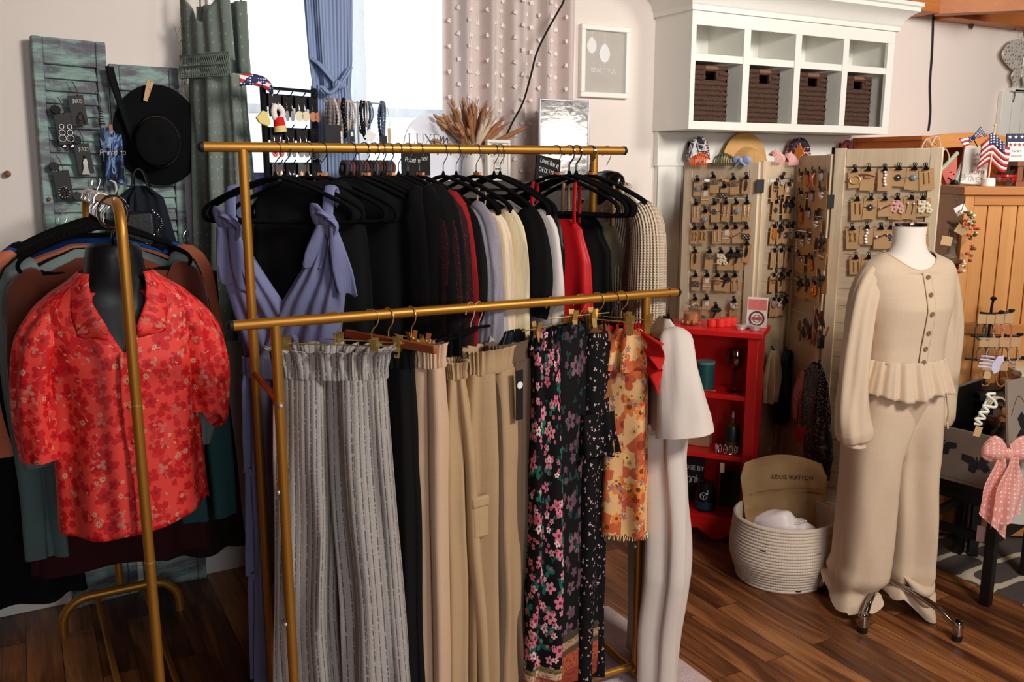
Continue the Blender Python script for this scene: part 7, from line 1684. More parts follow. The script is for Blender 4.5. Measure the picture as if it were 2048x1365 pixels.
mBut = M('carved brown button', (140, 104, 76), .5, var=.2, vs=200)
for z in (1.226, 1.170, 1.108, 1.044, .990, .945):
    v_ = (z - .938) / .305; part('button', MB().lathe([(0, .0), (.0078, 0), (.0085, .0015), (.007, .0035), (.004, .0025), (0, .003)], 18, mtx=T(-.004 + .006 * math.sin(v_ * 3.2), -interp(hdB, z) - .007, z) @ RX(90)), mBut, tp)
for sg in (-1, 1):
    if sg < 0: pth = [(-.120, .0, 1.236), (-.150, -.004, 1.214), (-.176, -.010, 1.15), (-.194, -.020, 1.02), (-.214, -.04, .87), (-.222, -.055, .76), (-.212, -.062, .695), (-.208, -.064, .672)]
    else: pth = [(.120, .0, 1.234), (.152, .004, 1.210), (.178, .012, 1.14), (.200, .022, 1.02), (.208, .034, .87), (.208, .036, .76), (.200, .034, .70), (.196, .034, .675)]
    part('sleeve', sleeve(pth, [(0, .030), (.10, .044), (.35, .046), (.6, .050), (.82, .058), (.92, .050), (1, .034)], 6 + sg, .005, 40, 8, 4, 1.0), K_BEI, tp, smooth=60)
    part('cuff', MB().tube([V(pth[-1]) + V((0, 0, .008)), V(pth[-1]), V(pth[-1]) - V((0, 0, .012))], [.034, .033, .036], 26), K_BEI, tp, smooth=60)
tr = thing('wide_leg_trousers', 'beige linen wide-leg trousers puddling over the chrome base of the dress form', 'trousers', mtx=dfm)
for sg in (-1, 1):
    rings = []
    for j in range(91):
        z = lerp(.90, .035 if sg < 0 else .030, j / 90); u = j / 90
        xo = interp([(0, .130), (.10, .150), (.3, .164), (1, .166)], u); xi = interp([(0, -.040), (.22, -.034), (.36, .004), (1, .018)], u)
        hd_ = interp([(0, .106), (.15, .113), (.4, .104), (1, .100)], u)
        cxs = sg * (xo + xi) / 2; cyy = .006
        pud = sstep(.80, .96, u)
        bul = .020 * pud * math.sin((u - .80) / .20 * PI * 2.2 + (0 if sg < 0 else 1.0)) if u > .80 else 0
        r = ring((xo - xi) / 2 + bul * .5, hd_ + bul, -z, 64, 2.3, lerp(.006, .016, u) , 4, .7 * sg, 12 + sg, cxs + (.012 * pud * sg if sg < 0 else -.004 * pud), cyy + (.02 if sg < 0 else -.01) * pud)
        if u > .86:
            k2 = (u - .86) / .14
            r = [V((p.x, p.y, p.z + k2 * (.030 * math.sin(p.x * 30 + sg) * .6 + .05 * max(0, (p.y - .0) / .12) - .010 * (p.y < -.05)) + k2 * (.045 * max(0, 1 - abs(abs(p.x) - .02) / .07) if sg > 0 else .07 * max(0, 1 - abs(abs(p.x) - .03) / .06)))) for p in r]
        rings.append([V((p.x, p.y, max(.004, p.z))) for p in r])
    part('trouser_leg', MB().loft(rings), K_BEI, tr, smooth=60)
part('trouser_hip', body([(-.93, .125), (-.85, .14), (-.75, .10), (-.62, .05)], [(-.93, .106), (-.82, .120), (-.72, .085), (-.62, .03)], -.93, -.62, 20, 60, fold=((0, .002), (1, .004)), seed=2), K_BEI, tr, smooth=60)
b = MB()
for (x0, x1, z0, amp_) in ((.03, .155, .11, .018), (.05, .16, .07, .02)): b.tube(smoothpath([(x0, -.075, z0 + .05), ((x0 + x1) / 2, -.108, z0), (x1, -.078, z0 + .02)], 6), [.004 + amp_ * math.sin(PI * i / 12) for i in range(13)], 12, flat=.8)
part('hem_folds', b, K_BEI, tr, smooth=60)
part('pocket_edge', MB().tube(smoothpath([(.105, -.098, .84), (.135, -.090, .77), (.155, -.070, .715), (.140, -.092, .70)], 6), .003, 6), K_BEI, tr)
# ============================================================ rugs
def rug_mat(nm, c1, c2, bump=1.0):
    t = NT(nm); o = t.tc.outputs['Object']; n = t.noise(o, 14, 4, .7); n2 = t.noise(o, 160, 3, .7)
    t.set(Base_Color=t.mix(n, lin(c1), lin(c2)), Roughness=1.0); t.bump(t.math('ADD', n, n2), bump, .006); return t.m
def rug_mesh(x0, x1, y0, y1, h, amp, seed, nu=90, nv=90):
    return MB().grid(lambda u, v: V((lerp(x0, x1, u), lerp(y0, y1, v), h * min(1, 12 * min(u, 1 - u, v, 1 - v) + .15) + amp * noise.noise(V((u * 70, v * 70, seed))))), nu, nv)
k = tag(part('shag_rug', rug_mesh(.42, 1.765, .95, 2.46, .006, .0022, 2), rug_mat('pink shag pile', (206, 180, 182), (232, 210, 210))), 'pale pink fluffy rug under the double-rail rack', 'rug')
t = NT('grey trellis rug'); o = t.tc.outputs['Object']; ob = t.n.new('ShaderNodeMapping'); t.l(o, ob.inputs[0]); ob.inputs['Scale'].default_value = (3.6, 5.2, 1); ob.inputs['Rotation'].default_value = (0, 0, .78)
s_ = t.new('ShaderNodeSeparateXYZ', {0: ob.outputs[0]})
f1 = t.math('ABSOLUTE', t.math('SINE', t.math('ADD', t.math('MULTIPLY', s_.outputs[0], 3.14), t.math('MULTIPLY', t.math('SINE', t.math('MULTIPLY', s_.outputs[1], 6.28)), .55))))
f2 = t.math('ABSOLUTE', t.math('SINE', t.math('ADD', t.math('MULTIPLY', s_.outputs[1], 3.14), t.math('MULTIPLY', t.math('SINE', t.math('MULTIPLY', s_.outputs[0], 6.28)), .55))))
ln = t.math('LESS_THAN', t.math('MINIMUM', f1, f2), .30); nz = t.noise(o, 190, 3, .7)
t.set(Base_Color=t.mix(ln, t.mix(nz, lin((66, 58, 56)), lin((96, 86, 82))), t.mix(nz, lin((190, 176, 148)), lin((226, 214, 188)))), Roughness=1.0); t.bump(t.math('ADD', nz, ln), .8, .004)
k = tag(part('patterned_rug', rug_mesh(3.10, 4.6, .6, 3.0, .008, .001, 5, 60, 60), t.m), 'charcoal rug with cream trellis lines under the black stool', 'rug')

# ============================================================ black stool with butterfly box
mBlkW = M('black lacquered wood', (13, 13, 14), .42, var=.05)
LA, LB, LC = V((3.09, 1.99, 0)), V((2.985, 1.795, 0)), V((3.335, 1.86, 0))
ux = (LC - LB).normalized(); uy = V((-ux.y, ux.x, 0)); sm = frame(LB, ux); HT = .445
LX = (LC - LB).length; LY = .26
k = thing('stool', 'black wooden stool standing on the edge of the charcoal rug', 'stool', mtx=sm); q = .036
for (x, y) in ((0, 0), (LX, 0), (0, LY), (LX, LY)):
    part('leg', MB().bx((x - q / 2, y - q / 2, .009 if (x or y) else .0), (x + q / 2, y + q / 2, HT - .03)), mBlkW, k, bevel=.003)
part('stool_seat', MB().bx((-.025, -.025, HT - .03), (LX + .025, LY + .025, HT)), mBlkW, k, bevel=.004)
for z0, z1 in ((HT - .075, HT - .03), (.235, .265)):
    for y in (0, LY): part('stretcher', MB().bx((q / 2, y - .010, z0), (LX - q / 2, y + .010, z1)), mBlkW, k)
    for x in (0, LX): part('stretcher', MB().bx((x - .010, q / 2, z0), (x + .010, LY - q / 2, z1)), mBlkW, k)
part('price_tag', MB().bx((-.02, -.003, -.06), (.02, -.001, 0)), M('pink tag', (190, 150, 146), .8), k, mtx=T(-.012, LY * .5 - .1, .30) @ RZ(-60))
# trunk with butterfly decals
mTrunk = M('grey printed canvas', (112, 98, 88), .8, var=.12, vs=8, bump=.15, bs=300); mFly = M('black butterfly print', (26, 24, 26), .8)
bxm = sm @ T(0, 0, HT); k = thing('trinket_box', 'grey open box with black butterfly prints on the black stool, full of hair accessories', 'box', mtx=bxm)
bw_, bd_, bh_ = LX + .10, LY + .05, .20
part('box_bottom', MB().bx((-.04, -.04, .001), (bw_ - .04, bd_ - .04, .012)), mTrunk, k)
for lo, hi in (((-.04, -.04, .012), (bw_ - .04, -.028, bh_)), ((-.04, bd_ - .052, .012), (bw_ - .04, bd_ - .04, bh_ + .10)), ((-.04, -.028, .012), (-.028, bd_ - .052, bh_)), ((bw_ - .052, -.028, .012), (bw_ - .04, bd_ - .052, bh_))):
    part('box_wall', MB().bx(lo, hi), mTrunk, k, bevel=.002)
part('dark_lining', MB().bx((-.027, bd_ - .056, .02), (bw_ - .053, bd_ - .0525, bh_ + .095)), mBlk, k)
def butterfly(s):
    b = MB()
    for sg in (-1, 1):
        b.prism([(0, 0), (sg * .2 * s, .35 * s), (sg * .7 * s, .55 * s), (sg * .8 * s, .25 * s), (sg * .45 * s, .0)], -.0008, 0).prism([(0, 0), (sg * .45 * s, -.02 * s), (sg * .55 * s, -.35 * s), (sg * .25 * s, -.5 * s), (0, -.15 * s)], -.0008, 0)
    return b.tube([(0, -.0006, -.3 * s), (0, -.0006, .35 * s)], .03 * s, 6)
for x, z, s_, rot in ((.05, .10, .075, 25), (.26, .05, .05, -20)): part('butterfly_print', butterfly(s_), mFly, k, mtx=T(x, -.0405, z) @ RY(rot))
for y, z, s_, rot in ((.06, .09, .07, -15), (.19, .13, .06, 20)): part('butterfly_print', butterfly(s_), mFly, k, mtx=T(-.0405, y, z) @ RZ(-90) @ RY(rot))
fl = part('lid_flap', MB().bx((-.075, -.006, 0), (.075, .006, .30)), M('lit grey printed canvas', (150, 134, 120), .8, var=.15, vs=9), k, bevel=.002, mtx=T(.03, -.055, .115) @ RZ(-12) @ RX(-5) @ RY(-4))  # brighter copy of the box canvas, light on the flap put into its colour
part('butterfly_print', butterfly(.10), mFly, fl, mtx=T(.03, -.0065, .10) @ RY(30)); part('scroll_print', MB().tube(smoothpath([(-.06, -.0065, .18), (-.02, -.0065, .24), (.03, -.0065, .20), (.05, -.0065, .26), (.02, -.0065, .28)], 5), .0012, 5), mFly, fl)
def on_st(px, py, D): return frame(atD(px, py, D), RGT)
# hair claws on the flap
mPearl = M('pearl white plastic', (232, 236, 222), .25, coat=.3); mLilac = M('clear lilac plastic', (206, 200, 222), .2, coat=.3)
k = thing('spiral_claw', 'mint white wavy hair claw clipped to the box flap', 'hair clip', mtx=on_st(1972, 817, 2.86) @ RY(14))
part('wavy_spine', MB().tube(smoothpath([(.012, 0, .055), (-.016, -.006, .046), (.016, -.010, .030), (.020, -.012, .012), (-.018, -.010, .008), (.006, -.010, -.008), (-.022, -.010, -.018), (.002, -.010, -.032), (-.026, -.008, -.042), (.0, -.006, -.054), (-.020, 0, -.060)], 6), .0048, 8), mPearl, k, smooth=60)
part('price_tag', MB().bx((-.012, -.002, -.10), (.012, 0, -.066)), mTan, k)
part('claw_back', MB().tube([(.0, .008, .05), (-.01, .010, -.05)], .004, 6), mPearl, k)
k = thing('butterfly_claw', 'clear lilac butterfly hair claw above the wavy one', 'hair clip', mtx=on_st(1983, 727, 2.90) @ RY(10))
b = MB()
for sg, x in ((1, .012),): b.prism([(0, .0), (.012, .026), (.030, .034), (.036, .016), (.028, -.002), (.030, -.022), (.016, -.034), (.002, -.020)], -.006, -.002)
part('wing', b, mLilac, k, bevel=.001); b = MB()
for j in range(4): b.tube(smoothpath([(.004, 0, .020 - j * .012), (-.02, -.010, .022 - j * .012), (-.042, -.002, .018 - j * .012)], 4), .0034, 6)
part('claw_teeth', b, mLilac, k); part('price_tag', MB().bx((-.012, .004, -.055), (.012, .006, -.028)), mTan, k)
# things in the box
k = thing('scrunchie', 'mustard brown scrunchie in the butterfly box', 'scrunchie', mtx=bxm @ T(.30, .10, .165)); b = MB()
b.tube([(.038 * math.cos(a), .03 * math.sin(a), .03 + .022 * math.sin(a * 2 + 1) + .01 * math.sin(9 * a)) for a in [2 * PI * j / 40 for j in range(40)]], [.014 + .004 * math.sin(j * 2.3) for j in range(40)], 10, closed=True); part('gathered_cloth', b, cloth('mustard velvet', (150, 92, 36), sheen=.2), k, smooth=60)
k = thing('brown_scrunchie', 'dark brown scrunchie in the butterfly box beside the mustard one', 'scrunchie', mtx=bxm @ T(.20, .14, .165)); b = MB()
b.tube([(.036 * math.cos(a), .03 * math.sin(a), .02 + .01 * math.sin(7 * a)) for a in [2 * PI * j / 40 for j in range(40)]], [.014 + .003 * math.sin(j * 1.9) for j in range(40)], 10, closed=True); part('gathered_cloth', b, cloth('brown velvet', (84, 48, 28), sheen=.2), k, smooth=60)
k = thing('bow_scrunchie', 'pale blue satin scrunchie with a black charm at the rim of the butterfly box', 'scrunchie', mtx=bxm @ T(.16, -.02, .205)); b = MB()
b.ball((-.03, 0, 0), .022, 12, (1.3, .7, .7)).ball((.03, 0, .002), .022, 12, (1.3, .7, .7)); part('gathered_cloth', b, cloth('pale blue satin', (146, 164, 200), rough=.4), k, smooth=60); part('charm', MB().ball((0, -.014, .002), .009, 10), mBlk, k)
k = thing('headband', 'striped cream hoop headband standing in the butterfly box', 'headband', mtx=bxm @ T(.34, .16, .16) @ RZ(-20))
for j in range(3): part('hoop', MB().tube([(.055 * math.cos(a), j * .010, .070 * math.sin(a) + .02) for a in [PI * q_ / 20 for q_ in range(21)]], .004, 8), M('cream band', (214, 196, 168), .6), k)
# bows draped over the front edge
def dot_gauze(nm, col, dot):
    t = NT(nm); uv = t.tc.outputs['UV']; v = t.new('ShaderNodeTexVoronoi', {'Vector': t.scale(uv, (85, 60, 1)), 'Scale': 1.0, 'Randomness': .15}, voronoi_dimensions='2D')
    d_ = t.math('LESS_THAN', v.outputs['Distance'], .20); t.set(Base_Color=t.mix(d_, lin(col), lin(dot)), Roughness=.7)
    tr = t.new('ShaderNodeBsdfTransparent'); mx = t.new('ShaderNodeMixShader', {0: t.math('ADD', t.math('MULTIPLY', d_, .15), .85)}); t.l(tr.outputs[0], mx.inputs[1]); t.l(t.b.outputs[0], mx.inputs[2]); t.l(mx.outputs[0], t.out.inputs[0]); return t.m
mGauze = dot_gauze('pink dotted gauze', (240, 166, 154), (250, 220, 212))
km = on_st(2010, 905, 2.80); k = thing('gauze_bow', 'pink dotted gauze bow with long tails draped over the box edge', 'hair bow', mtx=km)
b = MB()
for sg, l_ in ((-1, .075), (1, .10)):
    rings = []
    for j in range(15):
        u = j / 14; x = sg * (.006 + l_ * u); r = .010 + .032 * math.sin(PI * (.1 + .85 * u)) ** .8
        rings.append([V((x, -.012 + r * .55 * math.cos(a) * (1 + .12 * math.sin(6 * a)), .004 + .010 * math.sin(u * 3) + r * math.sin(a) * (1 + .12 * math.sin(5 * a + u * 4)))) for a in [2 * PI * w_ / 30 for w_ in range(30)]])
    b.loft(rings, True, False, True)
part('bow_loops', b, mGauze, k, smooth=60); part('bow_knot', MB().ball((0, -.02, .0), .018, 12, (1, .8, 1.1)), mGauze, k, smooth=60)
for sg in (0, 1):
    def fn(u, v, sg=sg):
        w_ = lerp(.014, .052, sstep(0, .6, v)) * (1 - .0 * v); cx = (-.022 if sg == 0 else .012) - .004 * v
        tip = (.095 * u if sg == 0 else .05 * (1 - u)) * sstep(.75, 1, v)
        return V((cx + (u - .5) * 2 * w_, -.022 - .012 * math.sin(u * 9 + v * 3) * (.3 + v) - .016 * sg, -.005 - v * .20 - tip))
    part('bow_tail', MB().grid(fn, 24, 30, .1, .22), mGauze, k, smooth=60)
k = thing('grey_scarf_bow', 'pale grey scarf tail hanging behind the pink gauze bow', 'scarf', mtx=on_st(2046, 935, 2.86))
part('scarf_tail', body([(0, .012), (.08, .035), (.20, .032)], [(0, .008), (.2, .014)], -.03, .20, 12, 40, fold=((0, .003), (1, .006)), k=4, seed=1), cloth('pale grey voile', (186, 186, 178)), k, smooth=60); part('hanging_loop', MB().tube([(0, .005, .02), (0, .02, .04), (0, .03, .02)], .006, 6), cloth('pale grey voile', (186, 186, 178)), k)

# ============================================================ white chest, towels, bracelet tree
ch = frame(atD(1975, 800, 3.38) * 1, (RGT.x + FWD.x * -.2, RGT.y + FWD.y * -.2, 0)); ch.translation.z = 0; CH = .70
k = thing('side_table', 'black side table behind the stool carrying blankets and a bracelet stand', 'table', mtx=ch @ T(-.02, 0, .009))
for x, y in ((.02, .03), (.56, .03), (.02, .18), (.56, .18)): part('leg', MB().bx((x, y, 0), (x + .035, y + .035, CH - .035)), mBlkW, k)
part('table_top', MB().bx((-.01, .0, CH - .035), (.63, .22, CH - .009)), mBlkW, k, bevel=.003)
K_TOW = cloth('cream terry', (226, 214, 192), 'slub', var=.05)
for j, (z, dx, lab) in enumerate(((0, .0, 'folded cream blanket, lower of two on the black side table'), (.050, .02, 'folded cream blanket with a raised corner, upper of two on the side table'))):
    k = thing('folded_blanket', lab, 'blanket', mtx=ch @ T(.10 + dx, .02, CH + z)); rings = []
    for q_ in range(17):
        u = q_ / 16; y = lerp(.0, .18, u)
        rings.append([V((lerp(.0, .44, (w_ if w_ < 20 else 39 - w_) / 19) + (.006 * math.sin(u * 9)), y, (.004 if w_ < 20 else .046) + .006 * math.sin(w_ * .5 + u * 4) * (w_ >= 20) - .014 * (abs((w_ if w_ < 20 else 39 - w_) / 19 - .5) * 2) ** 6 * (1 if w_ >= 20 else -1))) for w_ in range(40)])
    part('folded_cloth', MB().loft(rings, True, True, True), K_TOW, k, smooth=60)
bt = ch @ T(.02, .13, CH - .0); k = thing('bracelet_tree', 'black iron tiered stand hung with carded bracelets beside the beige sleeve', 'jewellery stand', mtx=bt)
part('stand_base', MB().lathe([(0, 0), (.07, 0), (.07, .008), (.01, .014)], 24), mBlk, k); part('stand_stem', MB().tube([(0, 0, .01), (0, 0, .335), (.004, 0, .36)], .005, 8), mBlk, k); part('finial', MB().ball((.004, 0, .365), .013, 8, (1, 1, .7)), mBlk, k)
for z, L_ in ((.300, .075), (.205, .115), (.11, .14)):
    part('arm', MB().tube(smoothpath([(-L_ * .6, -.02, z + .01), (0, 0, z + .004), (L_, .01, z + .012), (L_ + .012, .01, z + .022)], 4), .0045, 8).ball((L_ * .5, -.004, z + .014), .011, 8, (1, 1, .6)).ball((L_, .01, z + .018), .010, 8, (1, 1, .6)), mBlk, k)
brm = [M('green beads', (40, 72, 60), .3, var=.4, vs=200), M('pink beads', (214, 150, 136), .4, var=.2), M('salmon beads', (206, 124, 104), .4, var=.3), M('brown beads', (112, 76, 52), .4, var=.3), M('clear grey beads', (170, 166, 160), .2, var=.4, vs=200), M('amber beads', (176, 118, 60), .3, var=.3)]
tiers = [(-.035, .300, 0, 'green'), (-.008, .300, 0, 'second green'), (.030, .302, 1, 'pale pink'), (.060, .304, 2, 'salmon'), (-.02, .205, 3, 'brown'), (.015, .206, 4, 'clear grey'), (.055, .208, 3, 'tan brown'), (.095, .210, 4, 'smoky clear'), (.0, .11, 5, 'amber'), (.06, .112, 5, 'second amber'), (.12, .114, 2, 'coral')]
for (x, z, mi, nm) in tiers:
    o_ = thing('carded_bracelet', nm + ' bracelet on a tan card, ' + ('top' if z > .25 else 'middle' if z > .15 else 'lowest') + ' tier of the black iron stand', 'bracelet', mtx=bt @ T(x, -.020, z), group='carded bracelets on the iron stand')
    part('card', MB().bx((-.017, -.001, -.034), (.017, .001, .004)), mTan, o_); b = MB()
    for q_ in range(26): a = 2 * PI * q_ / 26; b.ball((.020 * math.sin(a), .006 + .004 * math.cos(a), -.066 + .034 * math.cos(a)), .0042, 6)
    part('beads', b, brm[mi], o_, smooth=60)

# ============================================================ honey pine cabinet seen from behind
mPine = wood('honey pine', (216, 156, 92), (184, 120, 60), 2, 8, contrast=(.25, .75)); mPineH = wood('honey pine rail', (204, 138, 72), (172, 106, 50), 0, 8, contrast=(.25, .75))
pc = facing(V((*atD(1930, 400, 3.62).xy, 0)), 6); k = thing('pine_cabinet', 'honey pine cabinet with beadboard back panel facing the room', 'cabinet', mtx=pc)
PH = 1.503; PWd = .95
part('cabinet_body', MB().bx((.0, .014, .02), (PWd, .36, PH - .035)), mPine, k); part('cabinet_top', MB().bx((-.012, -.012, PH - .035), (PWd + .012, .372, PH)), mPineH, k, bevel=.004)
part('corner_post', MB().bx((0, -.002, .02), (.035, .016, PH - .035)), mPine, k, bevel=.002)
for z0, z1 in ((PH - .075, PH - .035), (.90, .945), (.02, .12)): part('rail', MB().bx((.035, -.002, z0), (PWd, .015, z1)), mPineH, k, bevel=.003)
b = MB()
for j in range(16):
    x = .035 + j * .0575; b.bx((x + .002, .004, .12), (x + .0555, .016, .90)); b.bx((x + .002, .004, .945), (x + .0555, .016, PH - .075))
part('beadboard', b, mPine, k, bevel=.002)
# on the pine cabinet
def on_pine(px, dep, z=0): p = pc.inverted() @ onPl(px, 370, pc.translation + (pc.to_3x3() @ V((0, dep, 0))), pc.to_3x3() @ V((0, 1, 0))); return pc @ T(p.x, dep, PH + z)
mFlagR = M('flag red', (178, 34, 44), .7); mFlagW = M('flag white', (236, 228, 220), .7); mFlagB = M('flag blue', (34, 44, 92), .7)
k = thing('desk_flag', 'small stars and stripes flag on a stick in a white base on the pine cabinet', 'flag', mtx=on_pine(1976, .10))
part('base', MB().lathe([(0, 0), (.026, 0), (.027, .006), (.025, .03), (.018, .034), (0, .034)], 24), mWhite, k); part('pole', MB().tube([(0, 0, .03), (.004, 0, .24)], .0032, 8), M('pale dowel', (222, 190, 150), .6), k); part('finial', MB().ball((.004, 0, .244), .006, 8), M('pale dowel', (222, 190, 150), .6), k)
fm = T(.004, -.004, .222)
def fl(u, v):  # hanging flag: two drooping wings
    x = (u - .45) * .115; return V((x, -.006 * math.sin(u * 10) - .01 * math.sin(v * 4), -.016 - .115 * v - abs(x) * .55 + .012 * math.sin(u * 6)))
for j in range(9):
    part('stripe', MB().grid(lambda u, v: fl(lerp(0, 1, u), lerp(.10 + j * .1, .20 + j * .1, v)), 16, 2), mFlagR if j % 2 == 0 else mFlagW, k, solid=.001, mtx=fm)
part('canton', MB().grid(lambda u, v: fl(lerp(.26, .80, u), lerp(-.02, .36, v)) + V((0, -.0015, 0)), 12, 6), mFlagB, k, solid=.001, mtx=fm)
b = MB()
for i in range(5):
    for j in range(4): p_ = fl(.32 + i * .11, .03 + j * .09); b.ball((p_.x, p_.y - .003, p_.z), .0032, 5, (1, .3, 1))
part('stars', b, mFlagW, k, mtx=fm)
k = thing('glass_candy_dish', 'cut glass dish with red rim and greenery on the pine cabinet', 'dish', mtx=on_pine(2008, .12))
part('dish', MB().lathe([(.022, 0), (.028, .004), (.030, .012), (.040, .022), (.044, .040), (.041, .041), (.036, .024), (0, .014)], 24), glass_mat('clear glass'), k); part('red_rim', MB().lathe([(.042, .036), (.047, .038), (.046, .046), (.040, .044)], 28), M('shiny red rim', (176, 26, 26), .2), k); part('red_dots', MB().ball((-.018, -.036, .026), .008, 8).ball((.014, -.038, .026), .008, 8).ball((.034, -.022, .026), .008, 8), M('shiny red rim', (176, 26, 26), .2), k)
b = MB(); q = random.Random(5)
for j in range(60): a = q.uniform(0, 6.28); r = q.uniform(0, .036); b.tube([(r * math.cos(a), r * math.sin(a), .034), (r * 1.2 * math.cos(a), r * 1.2 * math.sin(a), .052 + q.uniform(0, .016))], .0012, 4)
part('greenery', b, M('dark greenery', (62, 60, 34), .9, var=.4), k)
mInkR = M('faded red ink', (170, 70, 64), .8); mInkG = M('faded grey ink', (168, 164, 160), .8)
k = thing('wooden_sign', 'white wooden sign with faded red HOME lettering leaning behind the flag', 'sign', mtx=on_pine(1944, .16) @ RY(4) @ RX(-7))
part('sign_board', MB().bx((-.052, -.005, 0), (.052, .005, .165)), M('worn brown board', (120, 84, 66), .7), k); part('white_face', MB().bx((-.049, -.0058, .006), (.052, -.005, .165)), M('milk paint', (232, 228, 220), .7), k)
for txt, sz_, z, m_, x in (('LAND', .016, .128, mInkG, .012), ('OF THE', .010, .108, mInkG, .01), ('FREE', .012, .087, mInkG, .006), ('HOME', .022, .056, mInkR, .012)): lettering(txt, sz_, m_, k, T(x, -.0066, z), spacing=1.05)
part('script_lettering', scrawl('Brave', .024, .0009, seed=4), mInkG, k, mtx=T(-.012, -.0066, .030)); part('star', MB().prism([(.034 + (.007 if j % 2 == 0 else .003) * math.sin(j * PI / 5), .030 + (.007 if j % 2 == 0 else .003) * math.cos(j * PI / 5)) for j in range(10)], -.0070, -.0056), mInkR, k)
k = thing('fabric_bow', 'starred red, white and blue fabric bow fixed above the HOME sign', 'bow', mtx=on_pine(1934, .150, .195) @ RY(-30)); 
part('bow_loop', MB().prism([(0, -.006), (-.045, -.026), (-.05, .026), (0, .006)], -.02, -.012), flag_mat('starred navy', 40), k, bevel=.003); part('bow_loop', MB().prism([(0, -.006), (.05, -.022), (.045, .028), (0, .006)], -.02, -.012), flag_mat('red tartan', 50), k, bevel=.003); part('bow_knot', MB().ball((0, -.016, 0), .010, 8), mFlagB, k); part('hanging_loop', MB().tube([(0, -.012, 0), (.01, .012, -.05)], .002, 6), mBlk, k)
k = thing('wooden_sign', 'white sign with four red stars under a navy starred top, at the photo edge', 'sign', mtx=on_pine(2030, .20) @ RX(-6))
part('sign_board', MB().bx((-.045, -.005, 0), (.055, .005, .215)), M('navy board', (34, 42, 74), .7), k); part('white_face', MB().bx((-.040, -.006, .004), (.030, -.005, .180)), M('milk paint', (232, 228, 220), .7), k); b = MB(); b2 = MB()
star = lambda cx, cz, r: [(cx + (r if j % 2 == 0 else r * .42) * math.sin(j * PI / 5), cz + (r if j % 2 == 0 else r * .42) * math.cos(j * PI / 5)) for j in range(10)]
for j in range(4): b.prism(star(-.030 + j * .018, .168, .009), -.0072, -.0058)
for j in range(4): b2.prism(star(-.034 + j * .024, .200, .008), -.0066, -.005)
part('red_stars', b, mInkR, k); part('white_stars', b2, mFlagW, k)
for txt, sz_, z in (('FAMILY', .012, .142), ('FREEDOM', .010, .122), ('HOME', .014, .06)): lettering(txt, sz_, mInkR if z > .13 else mInkG, k, T(-.004, -.0068, z))
k = thing('small_crate', 'small slatted brown wooden crate on the pine cabinet at the photo edge', 'crate', mtx=on_pine(2048, .10)); b = MB()
for j in range(5): b.bx((-.03 + j * .026, 0, .018), (-.008 + j * .026, .006, .082))
part('slats', b, wood('crate wood', (150, 88, 46), (104, 58, 28), 2, 12), k, bevel=.001)
for z in (0, .082): part('crate_board', MB().bx((-.035, -.006, z), (.10, .09, z + .018)), wood('crate wood', (150, 88, 46), (104, 58, 28), 2, 12), k)
part('crate_back', MB().bx((-.03, .075, .018), (.095, .085, .082)), wood('crate wood', (150, 88, 46), (104, 58, 28), 2, 12), k)

# ============================================================ orange pine hutch
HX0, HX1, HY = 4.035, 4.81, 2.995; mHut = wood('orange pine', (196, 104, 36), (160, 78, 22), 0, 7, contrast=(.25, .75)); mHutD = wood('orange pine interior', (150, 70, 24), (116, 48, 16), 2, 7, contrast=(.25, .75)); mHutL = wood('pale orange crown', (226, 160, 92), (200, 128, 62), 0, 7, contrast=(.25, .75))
k = thing('hutch', 'orange pine hutch with arched crown against the wall behind the pine cabinet', 'hutch'); HT2 = 1.735
for x in (HX0, HX1 - .022): part('side_panel', MB().bx((x, HY + .02, 0), (x + .022, 3.434, HT2)), mHut, k, bevel=.002)
part('back_panel', MB().bx((HX0 + .022, 3.418, .02), (HX1 - .022, 3.434, HT2 - .02)), mHutD, k)
part('top_board', MB().bx((HX0 - .01, HY + .01, HT2 - .022), (HX1 + .01, 3.434, HT2)), mHut, k)
for z in (.02, .75, 1.10, 1.43): part('shelf', MB().bx((HX0 + .022, HY + (.03 if z > .8 else -.05), z), (HX1 - .022, 3.417, z + .022)), mHut, k)
poly = [(HX0 + .0, HT2 - .02)] + [(lerp(HX0, HX1, u), HT2 - .015 + .035 * math.sin(PI * u) ** .6) for u in [j / 24 for j in range(25)]] + [(HX1, HT2 - .02)] + [(lerp(HX1, HX0, u), HT2 - .055 - .045 * (abs(2 * u - 1) ** 4)) for u in [j / 20 for j in range(21)]]
part('arched_crown', MB().prism(poly, HY - .012, HY + .02), mHutL, k, bevel=.004)
for x in (HX0, HX1 - .05): part('face_stile', MB().bx((x, HY, .0), (x + .05, HY + .02, HT2 - .06)), mHut, k, bevel=.002)
# bits hanging on the hutch front and the pedestal in front of it
def hutch_pt(px, py, off=.0): return onY(px, py, HY - .02 - off)
k = thing('watermelon_ornament', 'pink watermelon slice ornament hanging on the hutch', 'ornament', mtx=frame(hutch_pt(1898, 352), (1, 0, 0)) @ RY(-22))
part('slice', MB().prism([(-.065, .05), (.075, .085), (.02, -.085), (-.03, -.07)], -.012, .0), M('watermelon pink', (220, 116, 104), .6), k, bevel=.004); part('rind', MB().tube([(-.07, -.006, .054), (.08, -.006, .092)], .011, 8), M('mint rind', (176, 196, 168), .6), k); part('seeds', MB().ball((0, -.013, .02), .004, 6).ball((.022, -.013, .0), .004, 6).ball((-.014, -.013, -.02), .004, 6), mBlk, k); part('hanging_loop', MB().tube([(0, -.006, .06), (0, .012, .11)], .0015, 5), mBlk, k)
k = thing('mint_letter', 'mint painted letter shape leaning beside the watermelon ornament', 'ornament', mtx=frame(hutch_pt(1919, 352, .01), (1, 0, 0)) @ RY(12))
